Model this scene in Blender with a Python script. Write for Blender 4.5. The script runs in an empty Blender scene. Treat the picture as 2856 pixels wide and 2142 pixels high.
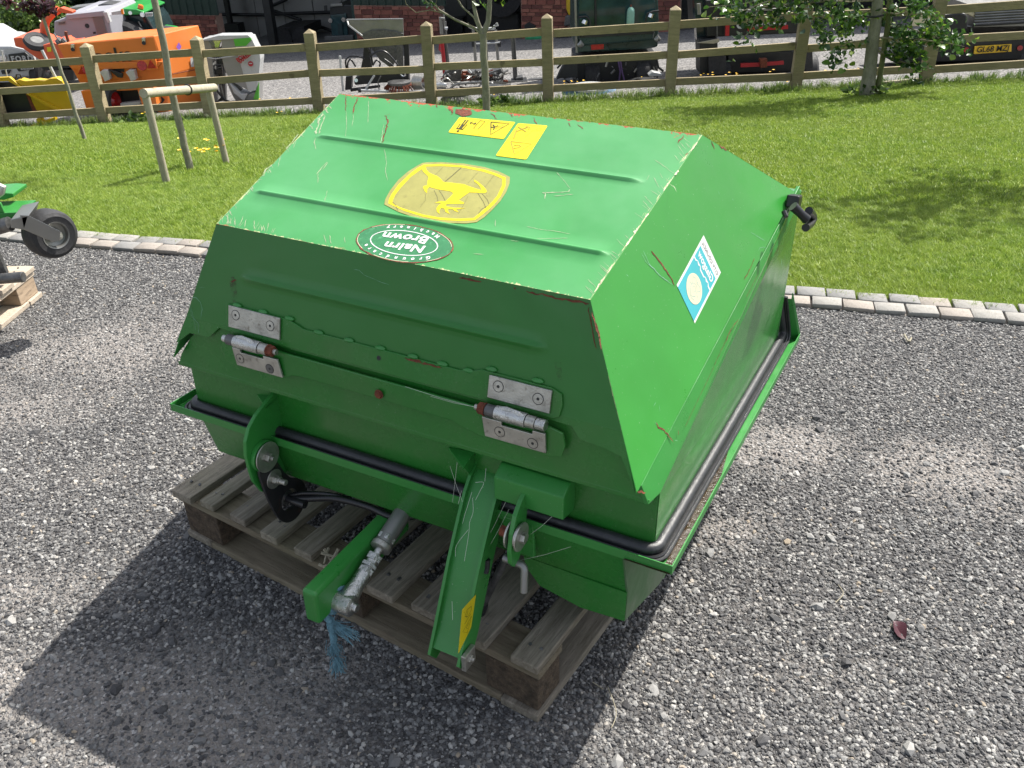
import bpy, bmesh, math, random
import numpy as np
from mathutils import Vector, Matrix
random.seed(7); rng = np.random.default_rng(7)
scene = bpy.context.scene
COL = scene.collection
# ---------------------------------------------------------------- camera, sky, sun, exposure
CAMH, PITCH, ROLL, FPX = 1.6823, 0.5466, -0.0315, 2466.6
PW, PH = 2856.0, 2142.0
_f = Vector((0, math.cos(PITCH), -math.sin(PITCH)))
_r0 = Vector((1, 0, 0)); _u0 = _r0.cross(_f)
_r = math.cos(ROLL) * _r0 + math.sin(ROLL) * _u0
_u = -math.sin(ROLL) * _r0 + math.cos(ROLL) * _u0
CAM = Vector((0, 0, CAMH))
cam_d = bpy.data.cameras.new('camera'); cam = bpy.data.objects.new('camera', cam_d); COL.objects.link(cam)
m = Matrix((( _r.x, _u.x, -_f.x), (_r.y, _u.y, -_f.y), (_r.z, _u.z, -_f.z))).to_4x4(); m.translation = CAM
cam.matrix_world = m
cam_d.sensor_width = 36; cam_d.lens = FPX / PW * 36; cam_d.clip_start = 0.02; cam_d.clip_end = 400
scene.camera = cam
SUN_AZ, SUN_EL = math.radians(39.0), math.radians(53.3)     # azimuth measured from +X towards +Y
world = bpy.data.worlds.new('World'); scene.world = world; world.use_nodes = True
wn = world.node_tree.nodes; wl = world.node_tree.links
sky = wn.new('ShaderNodeTexSky'); sky.sky_type = 'NISHITA'; sky.sun_disc = False
sky.sun_elevation = SUN_EL; sky.sun_rotation = math.pi / 2 - SUN_AZ
sky.air_density = 1.0; sky.dust_density = 2.5; sky.ozone_density = 1.0
hsv = wn.new('ShaderNodeHueSaturation'); hsv.inputs['Saturation'].default_value = .5      # thin bright cloud over most of the sky
wl.new(sky.outputs[0], hsv.inputs['Color']); wl.new(hsv.outputs[0], wn['Background'].inputs[0]); wn['Background'].inputs[1].default_value = 0.125
sd = bpy.data.lights.new('sun', 'SUN'); sd.energy = 4.6; sd.angle = math.radians(0.6); sd.color = (1.0, 0.955, 0.88)
sun = bpy.data.objects.new('sun', sd); COL.objects.link(sun)
sdir = Vector((math.cos(SUN_EL) * math.cos(SUN_AZ), math.cos(SUN_EL) * math.sin(SUN_AZ), math.sin(SUN_EL)))
sun.rotation_euler = (-sdir).to_track_quat('-Z', 'Y').to_euler()
scene.view_settings.view_transform = 'Standard'; scene.view_settings.look = 'None'
scene.view_settings.exposure = 0.95; scene.view_settings.gamma = 1.0
scene.render.engine = 'CYCLES'
# ---------------------------------------------------------------- geometry helpers
def ray(u, v):
    return (_f + _r * ((u - PW / 2) / FPX) - _u * ((v - PH / 2) / FPX))
def onplane(u, v, P0, n):
    d = ray(u, v); n = Vector(n); t = (Vector(P0) - CAM).dot(n) / d.dot(n); return CAM + d * t
def yk(x): return 4.438 - .2713 * (x + 2.303)
def yf(x): return 13.12 - .1274 * (x - .66)
def zf(x): return -1.5234 + .0489 * (x - .66)
def terr(x, y):
    a, b = yk(x), yf(x)
    if y < a: return 0.0
    if y < b: return zf(x) * (y - a) / (b - a)
    return zf(x) - .1 * (y - b)
def gnd(u, v):
    d = ray(u, v); lo, hi = .8, 90.
    for _ in range(50):
        mm = (lo + hi) / 2; p = CAM + d * mm
        if p.z > terr(p.x, p.y): lo = mm
        else: hi = mm
    return CAM + d * lo
def pY(u, v, Y): return onplane(u, v, (0, Y, 0), (0, 1, 0))
LOC = {}
def tag(o, label=None, cat=None, group=None, kind=None):
    if label: o['label'] = label
    if cat: o['category'] = cat
    if group: o['group'] = group
    if kind: o['kind'] = kind
    return o
def thing(name, label, cat, loc=(0, 0, 0), group=None):
    o = bpy.data.objects.new(name, None); COL.objects.link(o); o.location = loc; o.empty_display_size = .1
    LOC[o.name] = Vector(loc); return tag(o, label, cat, group)
class MB:
    def __init__(s): s.v = []; s.f = []; s.uv = None
    def add(s, vs, fs):
        b = len(s.v); s.v += [Vector(p) for p in vs]; s.f += [[b + i for i in f] for f in fs]; return s
    def box(s, c, sx, sy, sz, ax=None):
        X, Y, Z = ax or (Vector((1, 0, 0)), Vector((0, 1, 0)), Vector((0, 0, 1)))
        c = Vector(c); vs = [c + X * (sx / 2 * a) + Y * (sy / 2 * b) + Z * (sz / 2 * d) for a in (-1, 1) for b in (-1, 1) for d in (-1, 1)]
        return s.add(vs, [(0, 1, 3, 2), (4, 6, 7, 5), (0, 4, 5, 1), (2, 3, 7, 6), (0, 2, 6, 4), (1, 5, 7, 3)])
    def prism(s, poly, ext):
        ext = Vector(ext); n = len(poly); poly = [Vector(p) for p in poly]
        a = Vector((0, 0, 0))
        for i in range(n): a += poly[i].cross(poly[(i + 1) % n])
        if a.dot(ext) > 0: poly = poly[::-1]
        vs = poly + [p + ext for p in poly]
        return s.add(vs, [list(range(n)), list(range(2 * n - 1, n - 1, -1))] + [(i, n + i, n + (i + 1) % n, (i + 1) % n) for i in range(n)])
    def tube(s, path, r, seg=10, cap=True):
        path = [Vector(p) for p in path]; rs = r if isinstance(r, (list, tuple)) else [r] * len(path)
        rings = []; prev = None
        for i, p in enumerate(path):
            t = (path[min(i + 1, len(path) - 1)] - path[max(i - 1, 0)]).normalized()
            if prev is None:
                a = Vector((0, 0, 1)) if abs(t.z) < .9 else Vector((1, 0, 0)); a = t.cross(a).normalized()
            else: a = (prev - t * prev.dot(t)).normalized()
            prev = a; b = t.cross(a)
            rings.append([p + (a * math.cos(2 * math.pi * k / seg) + b * math.sin(2 * math.pi * k / seg)) * rs[i] for k in range(seg)])
        vs = [q for rg in rings for q in rg]; fs = []
        for i in range(len(path) - 1):
            for k in range(seg):
                fs.append((i * seg + k, i * seg + (k + 1) % seg, (i + 1) * seg + (k + 1) % seg, (i + 1) * seg + k))
        if cap: fs += [list(range(seg))[::-1], [(len(path) - 1) * seg + k for k in range(seg)]]
        return s.add(vs, fs)
    def cyl(s, a, b, r, seg=20): return s.tube([a, b], r, seg)
    def lathe(s, c, axis, prof, seg=28):            # prof = [(along, radius)...]
        c = Vector(c); ax = Vector(axis).normalized(); return s.tube2(c, ax, prof, seg)
    def tube2(s, c, ax, prof, seg):
        a = ax.cross(Vector((0, 0, 1)) if abs(ax.z) < .9 else Vector((1, 0, 0))).normalized(); b = ax.cross(a)
        vs = [c + ax * h + (a * math.cos(2 * math.pi * k / seg) + b * math.sin(2 * math.pi * k / seg)) * max(r, 1e-5) for h, r in prof for k in range(seg)]
        fs = [(i * seg + k, i * seg + (k + 1) % seg, (i + 1) * seg + (k + 1) % seg, (i + 1) * seg + k) for i in range(len(prof) - 1) for k in range(seg)]
        return s.add(vs, fs)
    def ribbon(s, pts, w, n):
        pts = [Vector(p) for p in pts]; n = Vector(n); ws = w if isinstance(w, (list, tuple)) else [w] * len(pts); vs = []
        for i, p in enumerate(pts):
            t = (pts[min(i + 1, len(pts) - 1)] - pts[max(i - 1, 0)]).normalized(); sd_ = t.cross(n).normalized()
            vs += [p - sd_ * ws[i] / 2, p + sd_ * ws[i] / 2]
        return s.add(vs, [(2 * i, 2 * i + 2, 2 * i + 3, 2 * i + 1) for i in range(len(pts) - 1)])
    def build(s, name, mat, parent=None, smooth=False, bevel=0, seg=2, fixn=True):
        off = LOC[parent.name] if parent is not None else Vector((0, 0, 0))
        me = bpy.data.meshes.new(name); me.from_pydata([tuple(p - off) for p in s.v], [], s.f)
        if s.uv is not None:
            ul = me.uv_layers.new(name='UVMap')
            for lp in me.loops: ul.data[lp.index].uv = s.uv[lp.vertex_index]
        if fixn:
            bm = bmesh.new(); bm.from_mesh(me); bmesh.ops.recalc_face_normals(bm, faces=bm.faces); bm.to_mesh(me); bm.free()
        for m_ in (mat if isinstance(mat, list) else [mat]): me.materials.append(m_)
        if smooth: me.polygons.foreach_set('use_smooth', [True] * len(me.polygons))
        o = bpy.data.objects.new(name, me); COL.objects.link(o)
        if parent is not None: o.parent = parent; LOC[o.name] = off
        else: LOC[o.name] = Vector((0, 0, 0))
        if bevel:
            b = o.modifiers.new('bevel', 'BEVEL'); b.width = bevel; b.segments = seg; b.limit_method = 'ANGLE'; b.angle_limit = math.radians(35)
        if smooth: 
            try: me.set_sharp_from_angle(angle=math.radians(38))
            except Exception: pass
        return o
# ---------------------------------------------------------------- materials
def srgb(r, g, b):
    f = lambda c: (c / 255 / 12.92) if c / 255 <= .04045 else ((c / 255 + .055) / 1.055) ** 2.4
    return (f(r), f(g), f(b), 1)
class NT:
    def __init__(s, name):
        s.m = bpy.data.materials.new(name); s.m.use_nodes = True; s.n = s.m.node_tree.nodes; s.l = s.m.node_tree.links
        s.b = s.n['Principled BSDF']; s.tc = s.n.new('ShaderNodeTexCoord')
    def noise(s, scale, detail=4, rough=.55, vec=None, sc=None):
        n = s.n.new('ShaderNodeTexNoise'); n.inputs['Scale'].default_value = scale; n.inputs['Detail'].default_value = detail; n.inputs['Roughness'].default_value = rough
        v = vec or s.tc.outputs['Object']
        if sc:
            mp = s.n.new('ShaderNodeMapping'); mp.inputs['Scale'].default_value = sc; s.l.new(v, mp.inputs[0]); v = mp.outputs[0]
        s.l.new(v, n.inputs['Vector']); return n.outputs['Fac']
    def ramp(s, fac, stops):
        r = s.n.new('ShaderNodeValToRGB'); el = r.color_ramp.elements
        while len(el) < len(stops): el.new(.5)
        for e, (p, c) in zip(el, stops): e.position = p; e.color = c if len(c) == 4 else (*c, 1)
        s.l.new(fac, r.inputs[0]); return r.outputs[0]
    def math(s, op, a, b=None, clamp=False):
        n = s.n.new('ShaderNodeMath'); n.operation = op; n.use_clamp = clamp
        for i, x in enumerate((a, b)):
            if x is None: continue
            if isinstance(x, (int, float)): n.inputs[i].default_value = x
            else: s.l.new(x, n.inputs[i])
        return n.outputs[0]
    def mix(s, fac, a, b):
        n = s.n.new('ShaderNodeMix'); n.data_type = 'RGBA'
        for k, x in ((0, fac), (6, a), (7, b)):
            if hasattr(x, 'links') or hasattr(x, 'is_linked'): s.l.new(x, n.inputs[k])
            else: n.inputs[k].default_value = x
        return n.outputs[2]
    def step(s, x, lo, hi):
        n = s.n.new('ShaderNodeMapRange'); n.inputs[1].default_value = lo; n.inputs[2].default_value = hi; n.clamp = True
        s.l.new(x, n.inputs[0]); return n.outputs[0]
    def set(s, **k):
        names = dict(color='Base Color', rough='Roughness', metal='Metallic', spec='Specular IOR Level', coat='Coat Weight', coatr='Coat Roughness', trans='Transmission Weight')
        for a, x in k.items():
            i = s.b.inputs[names[a]]
            if isinstance(x, (int, float, tuple)): i.default_value = x
            else: s.l.new(x, i)
        return s
    def bump(s, h, strength=.3, dist=.01):
        n = s.n.new('ShaderNodeBump'); n.inputs['Strength'].default_value = strength; n.inputs['Distance'].default_value = dist
        s.l.new(h, n.inputs['Height']); s.l.new(n.outputs[0], s.b.inputs['Normal']); return s
def simple(name, c, rough=.5, metal=0., var=.15, scale=6., bump=0., bscale=60., dirt=None, coat=0.):
    t = NT(name); f = t.noise(scale, 5); lo = tuple(x * (1 - var) for x in c[:3]) + (1,); hi = tuple(min(1, x * (1 + var)) for x in c[:3]) + (1,)
    col = t.ramp(f, [(.3, lo), (.7, hi)])
    if dirt:
        d = t.step(t.noise(scale * 2.3, 8, .7), .55, .75); col = t.mix(d, col, dirt)
    t.set(color=col, rough=t.ramp(t.noise(scale * 3, 4), [(.3, (rough * .8,) * 3), (.7, (min(1, rough * 1.2),) * 3)]), metal=metal, coat=coat)
    if bump: t.bump(t.noise(bscale, 6, .65), bump, .01)
    return t.m
RUST = srgb(150, 62, 38); CREAM = srgb(205, 195, 150); PALEG = srgb(150, 200, 165)
def green_paint(name, base=(0.012, 0.165, 0.028, 1), dirt=.0, rough=.32, edges=False, grime=None):
    t = NT(name)
    f = t.noise(3.5, 5); c = t.ramp(f, [(.3, tuple(x * .9 for x in base[:3])), (.72, tuple(x * 1.12 for x in base[:3]))])
    dust = t.math('MULTIPLY', t.step(t.noise(5, 7, .65), .42, .78), .16 + dirt)
    c = t.mix(dust, c, grime or (.10, .17, .085, 1))
    sp = t.step(t.noise(190, 3, .6), .69, .73); c = t.mix(t.math('MULTIPLY', sp, .45), c, (.32, .42, .3, 1))
    t.set(color=c, rough=t.ramp(t.noise(14, 6, .7), [(.3, (rough * .75,) * 3), (.75, (rough * 1.5,) * 3)]), spec=.5)
    t.bump(t.noise(2.6, 3), .22, .02)
    return t.m
def edge_paint(name, base, w, L, top=.02, bot=.006, side=.012, prim=.012, rough=.34, pale=(.16, .42, .2, 1), palef=.3):
    """painted sheet steel whose UV holds metres; rust and bare primer eat in from its folded edges"""
    t = NT(name); uv = t.tc.outputs['UV']
    sp = t.n.new('ShaderNodeSeparateXYZ'); t.l.new(uv, sp.inputs[0]); U, V = sp.outputs[0], sp.outputs[1]
    f = t.noise(4, 5, vec=uv); c = t.ramp(f, [(.3, tuple(x * .93 for x in base[:3])), (.72, tuple(x * 1.1 for x in base[:3]))])
    c = t.mix(t.math('MULTIPLY', t.step(t.noise(2.2, 6, .6, vec=uv), .35, .75), palef), c, pale)
    big = t.noise(7, 3, vec=uv); fine = t.noise(70, 8, .75, vec=uv); mid = t.noise(22, 5, .6, vec=uv)
    amp = t.math('MULTIPLY', t.math('POWER', t.step(mid, .35, .8), 1.6), 2.2)
    amp = t.math('MULTIPLY', amp, t.step(fine, .35, .62))
    amp = t.math('MULTIPLY', amp, t.step(big, .28, .5))
    du = t.math('SUBTRACT', w / 2, t.math('ABSOLUTE', U))
    def near(dist, a): return t.math('GREATER_THAN', t.math('SUBTRACT', t.math('MULTIPLY', amp, a), dist), a * .10)
    dt = t.math('SUBTRACT', L, V)
    gate = t.step(t.noise(2.6, 3, .5, vec=uv), .50, .56); r = t.math('MAXIMUM', near(dt, top), t.math('MULTIPLY', near(V, bot), gate)); 
    vs = t.noise(1, 6, .8, vec=uv, sc=(170, 14, 1)); sc_ = t.math('MULTIPLY', t.step(vs, .5, .7), t.step(big, .3, .6))
    cr = t.math('GREATER_THAN', t.math('SUBTRACT', t.math('MULTIPLY', sc_, side), du), 0)
    hs = t.noise(1, 6, .8, vec=uv, sc=(60, 60, 1)); crt = t.math('GREATER_THAN', t.math('SUBTRACT', t.math('MULTIPLY', t.step(hs, .5, .8), prim), V), 0)
    cr = t.math('MAXIMUM', cr, crt)
    c = t.mix(t.math('MULTIPLY', cr, .75), c, CREAM)
    rc = t.ramp(t.noise(120, 6, .7, vec=uv), [(.3, srgb(112, 44, 30)), (.7, srgb(190, 92, 60))])
    c = t.mix(r, c, rc)
    t.set(color=c, rough=t.mix(r, t.ramp(t.noise(3.5, 6, .7, vec=uv), [(.3, (rough * .8,) * 3), (.75, (rough * 1.35,) * 3)]), (.9, .9, .9, 1)), spec=.5)
    h = t.math('ADD', t.math('MULTIPLY', t.noise(3.2, 3, vec=uv), 1.0), t.math('MULTIPLY', r, .12)); t.bump(h, .30, .02)
    return t.m
GB = (0.027, 0.205, 0.034, 1); GD = (0.019, 0.160, 0.022, 1)  # GD: shade of the front and lower body put into the green
M = dict(
    worn_ink=simple('worn_print', (.10, .095, .04), .5, 0, .3),
    green=green_paint('green_paint', GB), green_dirty_shaded=green_paint('green_paint_dirty_shaded', GD, .26, .24, grime=(.085, .15, .055, 1)),  # second green: dirt over a base darkened to carry the shade
    green_grime=green_paint('green_paint_grimy', (.05, .12, .045, 1), .85, .5, grime=(.17, .18, .14, 1)),
    steel=simple('zinc_steel', (.46, .45, .41), .38, .85, .2, 30, .15, 200, dirt=(.16, .14, .11, 1)),
    steel_dark=simple('dark_steel', (.13, .13, .13), .45, .7, .3, 40, .2, 200),
    bright_steel=simple('bright_steel', (.55, .55, .53), .3, .95, .15, 40, .3, 150, dirt=(.15, .14, .12, 1)),
    rust=simple('rusty_iron', srgb(112, 58, 38), .9, 0, .4, 60, .6, 200),
    black_plate=simple('blackened_plate', (.02, .02, .022), .42, .2, .3, 12, .1, dirt=(.09, .045, .03, 1)),
    rubber=simple('black_rubber', (.022, .023, .026), .42, 0, .25, 20, .15, 150, dirt=(.05, .05, .05, 1)),
    hose=simple('black_hose', (.012, .012, .014), .3, 0, .2),
    plastic=simple('black_plastic', (.012, .012, .013), .33, 0, .2),
    yellow=simple('yellow_vinyl', (.62, .50, .008), .32, 0, .06), olive=simple('olive_vinyl', srgb(146, 142, 78), .42, 0, .10, 30, dirt=srgb(120, 115, 64)),
    ink=simple('black_ink', (.035, .033, .008), .45, 0, .3), ink_faint=simple('faded_ink', srgb(158, 140, 40), .45, 0, .1),
    white=simple('white_vinyl', (.60, .60, .585), .4, 0, .04), cream=simple('cream_vinyl', srgb(205, 196, 165), .4, 0, .04),
    teal=simple('teal_vinyl', srgb(58, 160, 168), .38, 0, .08), greytext=simple('grey_print', (.12, .14, .12), .5),
    decal_green=simple('decal_green', (.03, .17, .065), .45, 0, .12, 40, dirt=(.10, .36, .17, 1)),
    scratch=simple('primer_scratch', (.30, .36, .22), .6, 0, .3, 80), scratchg=simple('pale_scratch', (.17, .38, .23), .5, 0, .3, 80),
    rope=simple('blue_rope', srgb(98, 136, 150), .9, 0, .25, 90, .5, 300), web=simple('cobweb', (.55, .58, .5), .8, 0, .1),
    orange=simple('orange_paint', (.66, .185, .035), .38, 0, .07, 2, dirt=(.62, .2, .05, 1)), orange_red=simple('red_orange_paint', (.62, .10, .035), .4, 0, .08, 2),
    yellow_paint=simple('yellow_paint', (.50, .33, .006), .42, 0, .08, 3, dirt=(.45, .3, .02, 1)), silver=simple('silver_paint', (.26, .26, .255), .35, .25, .06, 3), lightgrey=simple('pale_grey_paint', (.29, .29, .32), .45, 0, .05, 3),
    whitep=simple('white_paint', (.44, .45, .45), .3, 0, .04), black=simple('matt_black', (.012, .013, .014), .5, 0, .3), darkgreen=simple('dark_green_paint', (.018, .045, .042), .3, 0, .3, 4),
    limegreen=simple('lime_green_vinyl', (.08, .38, .035), .4, 0, .05), red=simple('red_paint', (.36, .010, .016), .4, 0, .1), redlens=simple('red_lens', (.35, .02, .02), .2, 0, .3, 30), amber=simple('amber_lens', (.75, .22, .02), .25, 0, .1),
    glass=simple('dark_window_glass', (.02, .035, .038), .06, 0, .3, 3), teal_glass=simple('blue_green_windscreen', (.02, .05, .055), .07, 0, .4, 4), tyre=simple('tyre_rubber', (.022, .022, .024), .7, 0, .3, 12, .2, 60, dirt=(.06, .055, .05, 1)),
    tractor=simple('tractor_green', (.025, .25, .05), .35, 0, .1), plate=simple('number_plate_yellow', (.80, .50, .03), .35, 0, .05), chrome=simple('chrome', (.7, .7, .7), .12, 1, .1),
    brush_grey=simple('grey_bristle', (.20, .20, .19), .8, 0, .3, 50), brush_blue=simple('blue_bristle', (.08, .16, .26), .7, 0, .4, 60), galv=simple('galvanised_sheet', (.24, .24, .23), .4, .7, .15, 5),
    greenbag=simple('green_tarpaulin', (.03, .28, .12), .6, 0, .2, 10, .4, 30), purple=simple('purple_leaf', (.05, .012, .02), .5, 0, .4, 8))
def info_rand(t):
    n = t.n.new('ShaderNodeObjectInfo'); return n.outputs['Random']
def wood(name, c1, c2, grain=(1, 1, 1), scale=8., rough=.85, knots=True, green=.0):
    t = NT(name); v = t.tc.outputs['Object']
    g = t.noise(scale, 8, .68, sc=grain); c = t.ramp(g, [(.25, c1), (.5, tuple((a + b) / 2 for a, b in zip(c1, c2))), (.75, c2)])
    rd_ = info_rand(t); c = t.mix(t.math('MULTIPLY', rd_, .38), c, tuple(x * .45 for x in c1[:3]) + (1,))
    st = t.step(t.noise(scale * 5, 8, .75, sc=grain), .52, .66); c = t.mix(t.math('MULTIPLY', st, .55), c, tuple(x * .42 for x in c1[:3]) + (1,))
    if knots: k = t.step(t.noise(5.5, 2, .4), .70, .76); c = t.mix(t.math('MULTIPLY', k, .6), c, tuple(x * .35 for x in c1[:3]) + (1,))
    if green: gr = t.step(t.noise(3.5, 5, .6), .45, .7); c = t.mix(t.math('MULTIPLY', gr, green), c, (.09, .10, .04, 1))
    t.set(color=c, rough=rough); t.bump(t.math('ADD', g, t.math('MULTIPLY', st, -.5)), .5, .006); return t.m
M['fence'] = wood('treated_fence_timber', (.25, .20, .115, 1), (.43, .355, .22, 1), (1, 1, 9), 4, green=.35)
M['rail'] = wood('treated_rail_timber', (.24, .19, .105, 1), (.40, .325, .195, 1), (.6, 6, 10), 6, green=.3)
M['stake'] = wood('weathered_stake', (.30, .27, .19, 1), (.46, .42, .32, 1), (6, 6, 1), 6)
M['greenstake'] = wood('mossy_stake', (.13, .15, .055, 1), (.25, .27, .11, 1), (6, 6, 1), 5)
M['bark'] = wood('sapling_bark', (.16, .15, .10, 1), (.38, .36, .28, 1), (1, 1, .35), 22, green=.3)
M['twig'] = simple('twig_bark', (.20, .18, .11), .8, 0, .3, 30, .3)
# ---------------------------------------------------------------- ground
def ground_mat():
    t = NT('compacted_gravel'); 
    v = t.n.new('ShaderNodeTexVoronoi'); v.inputs['Scale'].default_value = 95; t.l.new(t.tc.outputs['Object'], v.inputs['Vector'])
    v2 = t.n.new('ShaderNodeTexVoronoi'); v2.inputs['Scale'].default_value = 230; t.l.new(t.tc.outputs['Object'], v2.inputs['Vector'])
    sp = t.n.new('ShaderNodeSeparateColor'); t.l.new(v.outputs['Color'], sp.inputs[0])
    st = t.ramp(sp.outputs[0], [(.1, (.05, .05, .052)), (.45, (.12, .118, .118)), (.75, (.21, .205, .20)), (.97, (.34, .33, .31))])
    e = t.step(v.outputs['Distance'], .38, .55); st = t.mix(t.math('MULTIPLY', e, .6), st, (.06, .055, .052, 1))
    fin = t.ramp(t.noise(160, 6, .7), [(.3, (.145, .132, .12)), (.7, (.28, .258, .238))])
    da = t.n.new('ShaderNodeAttribute'); da.attribute_name = 'dust'; m_ = t.step(t.math('ADD', da.outputs['Fac'], t.math('MULTIPLY', t.math('SUBTRACT', t.noise(40, 5, .7), .5), .8)), .12, .85); v3 = t.n.new('ShaderNodeTexVoronoi'); v3.inputs['Scale'].default_value = 150; t.l.new(t.tc.outputs['Object'], v3.inputs['Vector']); s3 = t.n.new('ShaderNodeSeparateColor'); t.l.new(v3.outputs['Color'], s3.inputs[0]); fin = t.mix(t.step(s3.outputs[0], .62, .7), fin, t.ramp(s3.outputs[1], [(.1, (.07, .07, .072)), (.6, (.2, .195, .19)), (.95, (.42, .40, .38))])); c = t.mix(m_, st, fin)
    t.set(color=c, rough=.92)
    h = t.math('ADD', t.math('MULTIPLY', v.outputs['Distance'], -1.0), t.math('MULTIPLY', v2.outputs['Distance'], -.4)); t.bump(h, .9, .012); return t.m
def yard_mat():
    t = NT('yard_gravel'); v = t.n.new('ShaderNodeTexVoronoi'); v.inputs['Scale'].default_value = 34; t.l.new(t.tc.outputs['Object'], v.inputs['Vector'])
    sp = t.n.new('ShaderNodeSeparateColor'); t.l.new(v.outputs['Color'], sp.inputs[0])
    c = t.ramp(sp.outputs[0], [(.1, (.06, .059, .059)), (.5, (.135, .132, .13)), (.95, (.27, .26, .25))])
    c = t.mix(t.math('MULTIPLY', t.step(t.noise(.7, 5, .6), .4, .7), .4), c, (.19, .18, .17, 1)); t.set(color=c, rough=.95); t.bump(v.outputs['Distance'], .8, .02); return t.m
def soil_mat():
    t = NT('lawn_soil'); c = t.ramp(t.noise(30, 6), [(.3, (.035, .06, .012)), (.7, (.075, .12, .02))]); t.set(color=c, rough=1.0); return t.m
# gravel sheet in front of the kerb (reaches far to the sides and behind the camera)
DP = [((2250, 1250), (2480, 1330), 1.0), ((2600, 1300), (2856, 1330), .9), ((2000, 1480), (2100, 1500), .5), ((250, 980), (480, 1030), .9), ((60, 1130), (260, 1160), .8), ((420, 860), (520, 890), .6), ((120, 1640), (260, 1700), .75), ((30, 1900), (200, 1980), 1.0), ((330, 1960), (650, 2060), 1.0), ((800, 1890), (1000, 1930), .8), ((540, 2120), (900, 2140), .9), ((1560, 2000), (1650, 2060), .5), ((650, 1790), (720, 1810), .5), ((2300, 1880), (2360, 1900), .4), ((280, 1320), (400, 1350), .4)]
DQ = []
for (a0, b0_), (a1, b1_), k_ in DP:
    p, q = gnd(a0, b0_), gnd(a1, b1_); DQ.append((p.x, p.y, max(.10, abs(q.x - p.x)), max(.10, abs(q.x - p.x)) * .55, k_))
from mathutils import noise as mnoise
def dust(x, y):
    v = 0.
    n1 = mnoise.fractal(Vector((x * 2.2, y * 2.2, 1)), 1.0, 2.0, 5); n2 = mnoise.fractal(Vector((x * 9, y * 9, 7)), 1.0, 2.0, 4)
    for cx, cy, sx, sy, k_ in DQ:
        d = ((x - cx) / sx) ** 2 + ((y - cy) / sy) ** 2
        if d < 6: v = max(v, k_ * math.exp(-d * .55))
    v = v * 1.2 + n1 * .42 + n2 * .34 - .10
    return min(1., max(0., v))
def grid(g, P, nx, ny):
    b = len(g.v); g.v += P; g.f += [[b + j * nx + i, b + j * nx + i + 1, b + (j + 1) * nx + i + 1, b + (j + 1) * nx + i] for j in range(ny - 1) for i in range(nx - 1)]
def fattr(o, name, vals): at_ = o.data.attributes.new(name, 'FLOAT', 'POINT'); at_.data.foreach_set('value', vals)
gx = [-40] + list(np.linspace(-4.2, 4.2, 170)) + [40]; gt = [None] + list(np.linspace(0, 1, 90))
g = MB(); P = []
for t in gt:
    for x in gx:
        y1 = yk(x) + .02; P.append(Vector((x, -30 if t is None else .35 + (y1 - .35) * t, 0)))
grid(g, P, len(gx), len(gt)); go_ = g.build('gravel_ground', ground_mat(), fixn=False); tag(go_, kind='structure'); fattr(go_, 'dust', [dust(p.x, p.y) if abs(p.x) < 5 and p.y > 0 else .2 for p in P])
xs = np.linspace(-45, 45, 61); T_ = np.linspace(0, 1, 13)
g = MB()
grid(g, [Vector((x, yk(x) + (yf(x) - yk(x)) * t, terr(x, yk(x) + (yf(x) - yk(x)) * t * .9999 + 1e-4))) for t in T_ for x in xs], 61, 13)
for p in g.v[:61]: p.z = -.004
lawn_soil = g.build('lawn', soil_mat()); tag(lawn_soil, kind='structure')
g = MB(); D_ = [0, .6, 3, 6, 12, 20, 40, 90]
grid(g, [Vector((x, yf(x) + d, terr(x, yf(x) + d + 1e-3) )) for d in D_ for x in xs], 61, 8)
tag(g.build('yard_ground', yard_mat()), kind='structure')
# kerb of granite setts: two courses, every sett its own piece
kerb = MB(); xa = [-42, 42]
kerb.add([(x, yk(x) - .172 + k * .17, .001) for x in xa for k in (0, 1)], [(0, 2, 3, 1)])
kb = kerb.build('kerb', simple('kerb_mortar', (.27, .24, .21), .95, 0, .25, 20, .5, 90)); tag(kb, kind='structure')
kd = Vector((1, -.2713, 0)).normalized(); kn = Vector((-kd.y, kd.x, 0))
sett_m = [simple('granite_sett_' + a, c, .85, 0, .14, 25, .45, 110, dirt=(.2, .18, .15, 1)) for a, c in (('pale', (.255, .245, .225)), ('pink', (.265, .235, .205)), ('grey', (.20, .197, .19)))]
def sett_mesh(i):
    r = random.Random(i); L, W, H = .117, .079, .020; b = bmesh.new(); bmesh.ops.create_cube(b, size=1)
    for v in b.verts: v.co = Vector((v.co.x * L + r.uniform(-.003, .003), v.co.y * W + r.uniform(-.002, .002), v.co.z * H + r.uniform(-.002, .002)))
    bmesh.ops.bevel(b, geom=list(b.edges), offset=.0022, segments=1, affect='EDGES'); me = bpy.data.meshes.new('sett'); b.to_mesh(me); b.free()
    me.polygons.foreach_set('use_smooth', [True] * len(me.polygons)); me.set_sharp_from_angle(angle=math.radians(50)); me.materials.append(sett_m[i % 3]); return me
sm = [sett_mesh(i) for i in range(9)]
org = Vector((-2.303, 4.438, 0)) - kn * .002
for c_ in range(2):
    for i in range(-18, 48):
        s = i * .1245 + (.062 if c_ else 0) + random.uniform(-.003, .003)
        o = bpy.data.objects.new('sett', random.choice(sm)); COL.objects.link(o); o.parent = kb
        p = org + kd * s - kn * (.042 + .084 * c_); o.location = (p.x, p.y, .010 + random.uniform(-.003, .003))
        o.rotation_euler = (random.uniform(-.02, .02), random.uniform(-.02, .02), math.atan2(kd.y, kd.x) + random.uniform(-.03, .03))
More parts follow.
